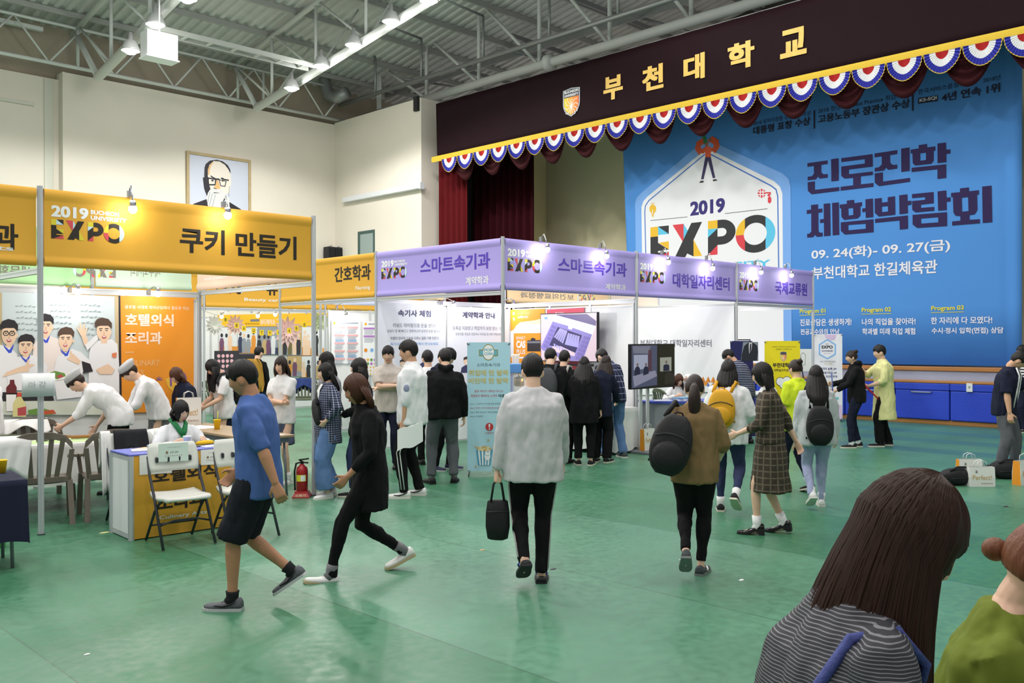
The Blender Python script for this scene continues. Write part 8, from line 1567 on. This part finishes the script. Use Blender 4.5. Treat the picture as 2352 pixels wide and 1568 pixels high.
for i, (x, lb, m) in enumerate(((505, 'person with brown hair sitting in the beauty booth, first of two', HCH), (549, 'person with brown hair sitting in the beauty booth, second of two', HRB))):
    Y = (19.4, 20.5)[i]; q = ray(x, 800); X = Y*q.x/q.y; person('beauty%d' % i, None, (20, -30)[i], lb, wpos=(X, Y), H=1.58, sex='f', sit=.48, feet=((-.09, .3, 0, 0, 0), (.09, .3, 0, 0, 0)), hands=((-.14, .36, .8), (.14, .36, .8)), hair='long', drop=.12, hm=m, top=dict(m=(BKC, NVC)[i], loose=1.1), bottom=dict(k='pants', m=BKT), shoes=dict(SHB), vox=.011)
    f = FWD*math.cos(math.radians((20, -30)[i]))+RGT*math.sin(math.radians((20, -30)[i])); armchair(X-f.x*.05, Y-f.y*.05, math.atan2(f.y, f.x)-PI/2, 'plastic armchair under the %s seated visitor of the beauty booth' % ('first', 'second')[i], PLG)
# --- the two women close to the viewer
KNT = band_mat('knit_grey_rib', (62, 61, 66), (128, 128, 134), 2, .006, .3)
HDC = mat('hair_deep_chestnut', (48, 27, 18), .5, spec=.22, var=.3, vs=90, stretch=(1, 1, .05))
p = atD(1862, 784, 1.66); F = person('close', None, 92, 'person with long chestnut hair in a grey ribbed knit, close to the viewer', wpos=(p.x, p.y), H=1.61, sex='f', lean=13, hands=((-.2, .3, .95), (.2, .3, .95)), hair='hero', hm=HDC, head=(0, 14, 0), top=dict(m=KNT, loose=1.12, sleeve=2, hem=.14, name='ribbed_knit', vox=.007), bottom=dict(k='pants', m=JND), shoes=dict(SHW), vox=.0045)
def locks(F, m, seed, n, spec):
    """long hair as many separate falling locks, one mesh"""
    rl = random.Random(seed); b = MB(); hc, Hm, s = F['hc'], F['Hm'], F['s']
    down = Vector((0, 0, -1)); zd = Hm @ Vector((0, 0, -1))
    for i in range(n):
        az = rl.uniform(spec[0], spec[1]); ly = rl.uniform(1.13, 1.2); e0 = rl.choice((1.5, 1.5, 1.2)); pts = []; back = max(0, -math.cos(az)); out = Hm @ Vector((math.sin(az), math.cos(az), 0))
        for k in range(5):
            el = e0+(-.12-e0)*k/4; pts.append(hc+Hm @ (head_pt(az, el)*(ly+.03*max(0, el-.6))*s))
        ln = spec[2]*rl.uniform(.82, 1.06); q = pts[-1]; K = 8
        for k in range(1, K+1):
            t = k/K; d = zd.lerp(down, min(1, (.35-.3*back)+t*(1.1-.55*back))); q = q+(d.normalized()+out*(.12*(1-t)-.1*t)).normalized()*(ln/K)+Vector((math.sin(i*2.3+t*3)*.0012, math.cos(i*1.7+t*2)*.0012, 0)); pts.append(q)
        r = rl.uniform(.0017, .0034); b.tube(pts, [r*.6, r*.9, r, r, r]+[r*1.05]*5+[r*.85, r*.6, r*.2], 5)
    b.v = [v-F['g'] for v in b.v]; me = bpy.data.meshes.new('hair'); me.from_pydata(b.v, [], b.f); me.materials.append(m); me.polygons.foreach_set('use_smooth', [True]*len(b.f)); o = bpy.data.objects.new('hair', me); COL.objects.link(o); o.parent = F['T']
locks(F, HDC, 3, 2600, (1.12, 2*PI-1.12, .46, .16))
q = MB(); Tc, nb, s = F['Tc'], F['nb'], F['s']; q.tube([nb+Tc @ (Vector(v)*s) for v in ((.07, .115, -.2), (.105, .1, -.08), (.125, .03, -.03), (.13, -.05, -.06), (.14, -.11, -.2), (.12, -.14, -.36))], [.005, .009, .01, .01, .01, .009], 10); q.build('blue_strap', mat('strap_blue', (62, 72, 134), .7, bump=.3, bs=60), F['T'])
p = atD(2268, 784, 2.0); F = person('green', None, 128, 'person in an olive green top with tied-up brown hair at the picture corner', wpos=(p.x, p.y), H=1.46, sex='f', lean=8, hands=((-.2, .34, .9), (-.02, .36, 1.0)), hair='lowbun', hm=HRB, bangs=.2, head=(0, 10, 0), top=dict(m=fold('top_olive_green', (108, 120, 44), bump=.25), loose=1.2, sleeve=1.6, hem=.14, vox=.008), bottom=dict(k='pants', m=JND), shoes=dict(SHW), vox=.005)
bpy.data.scenes.remove(TS)
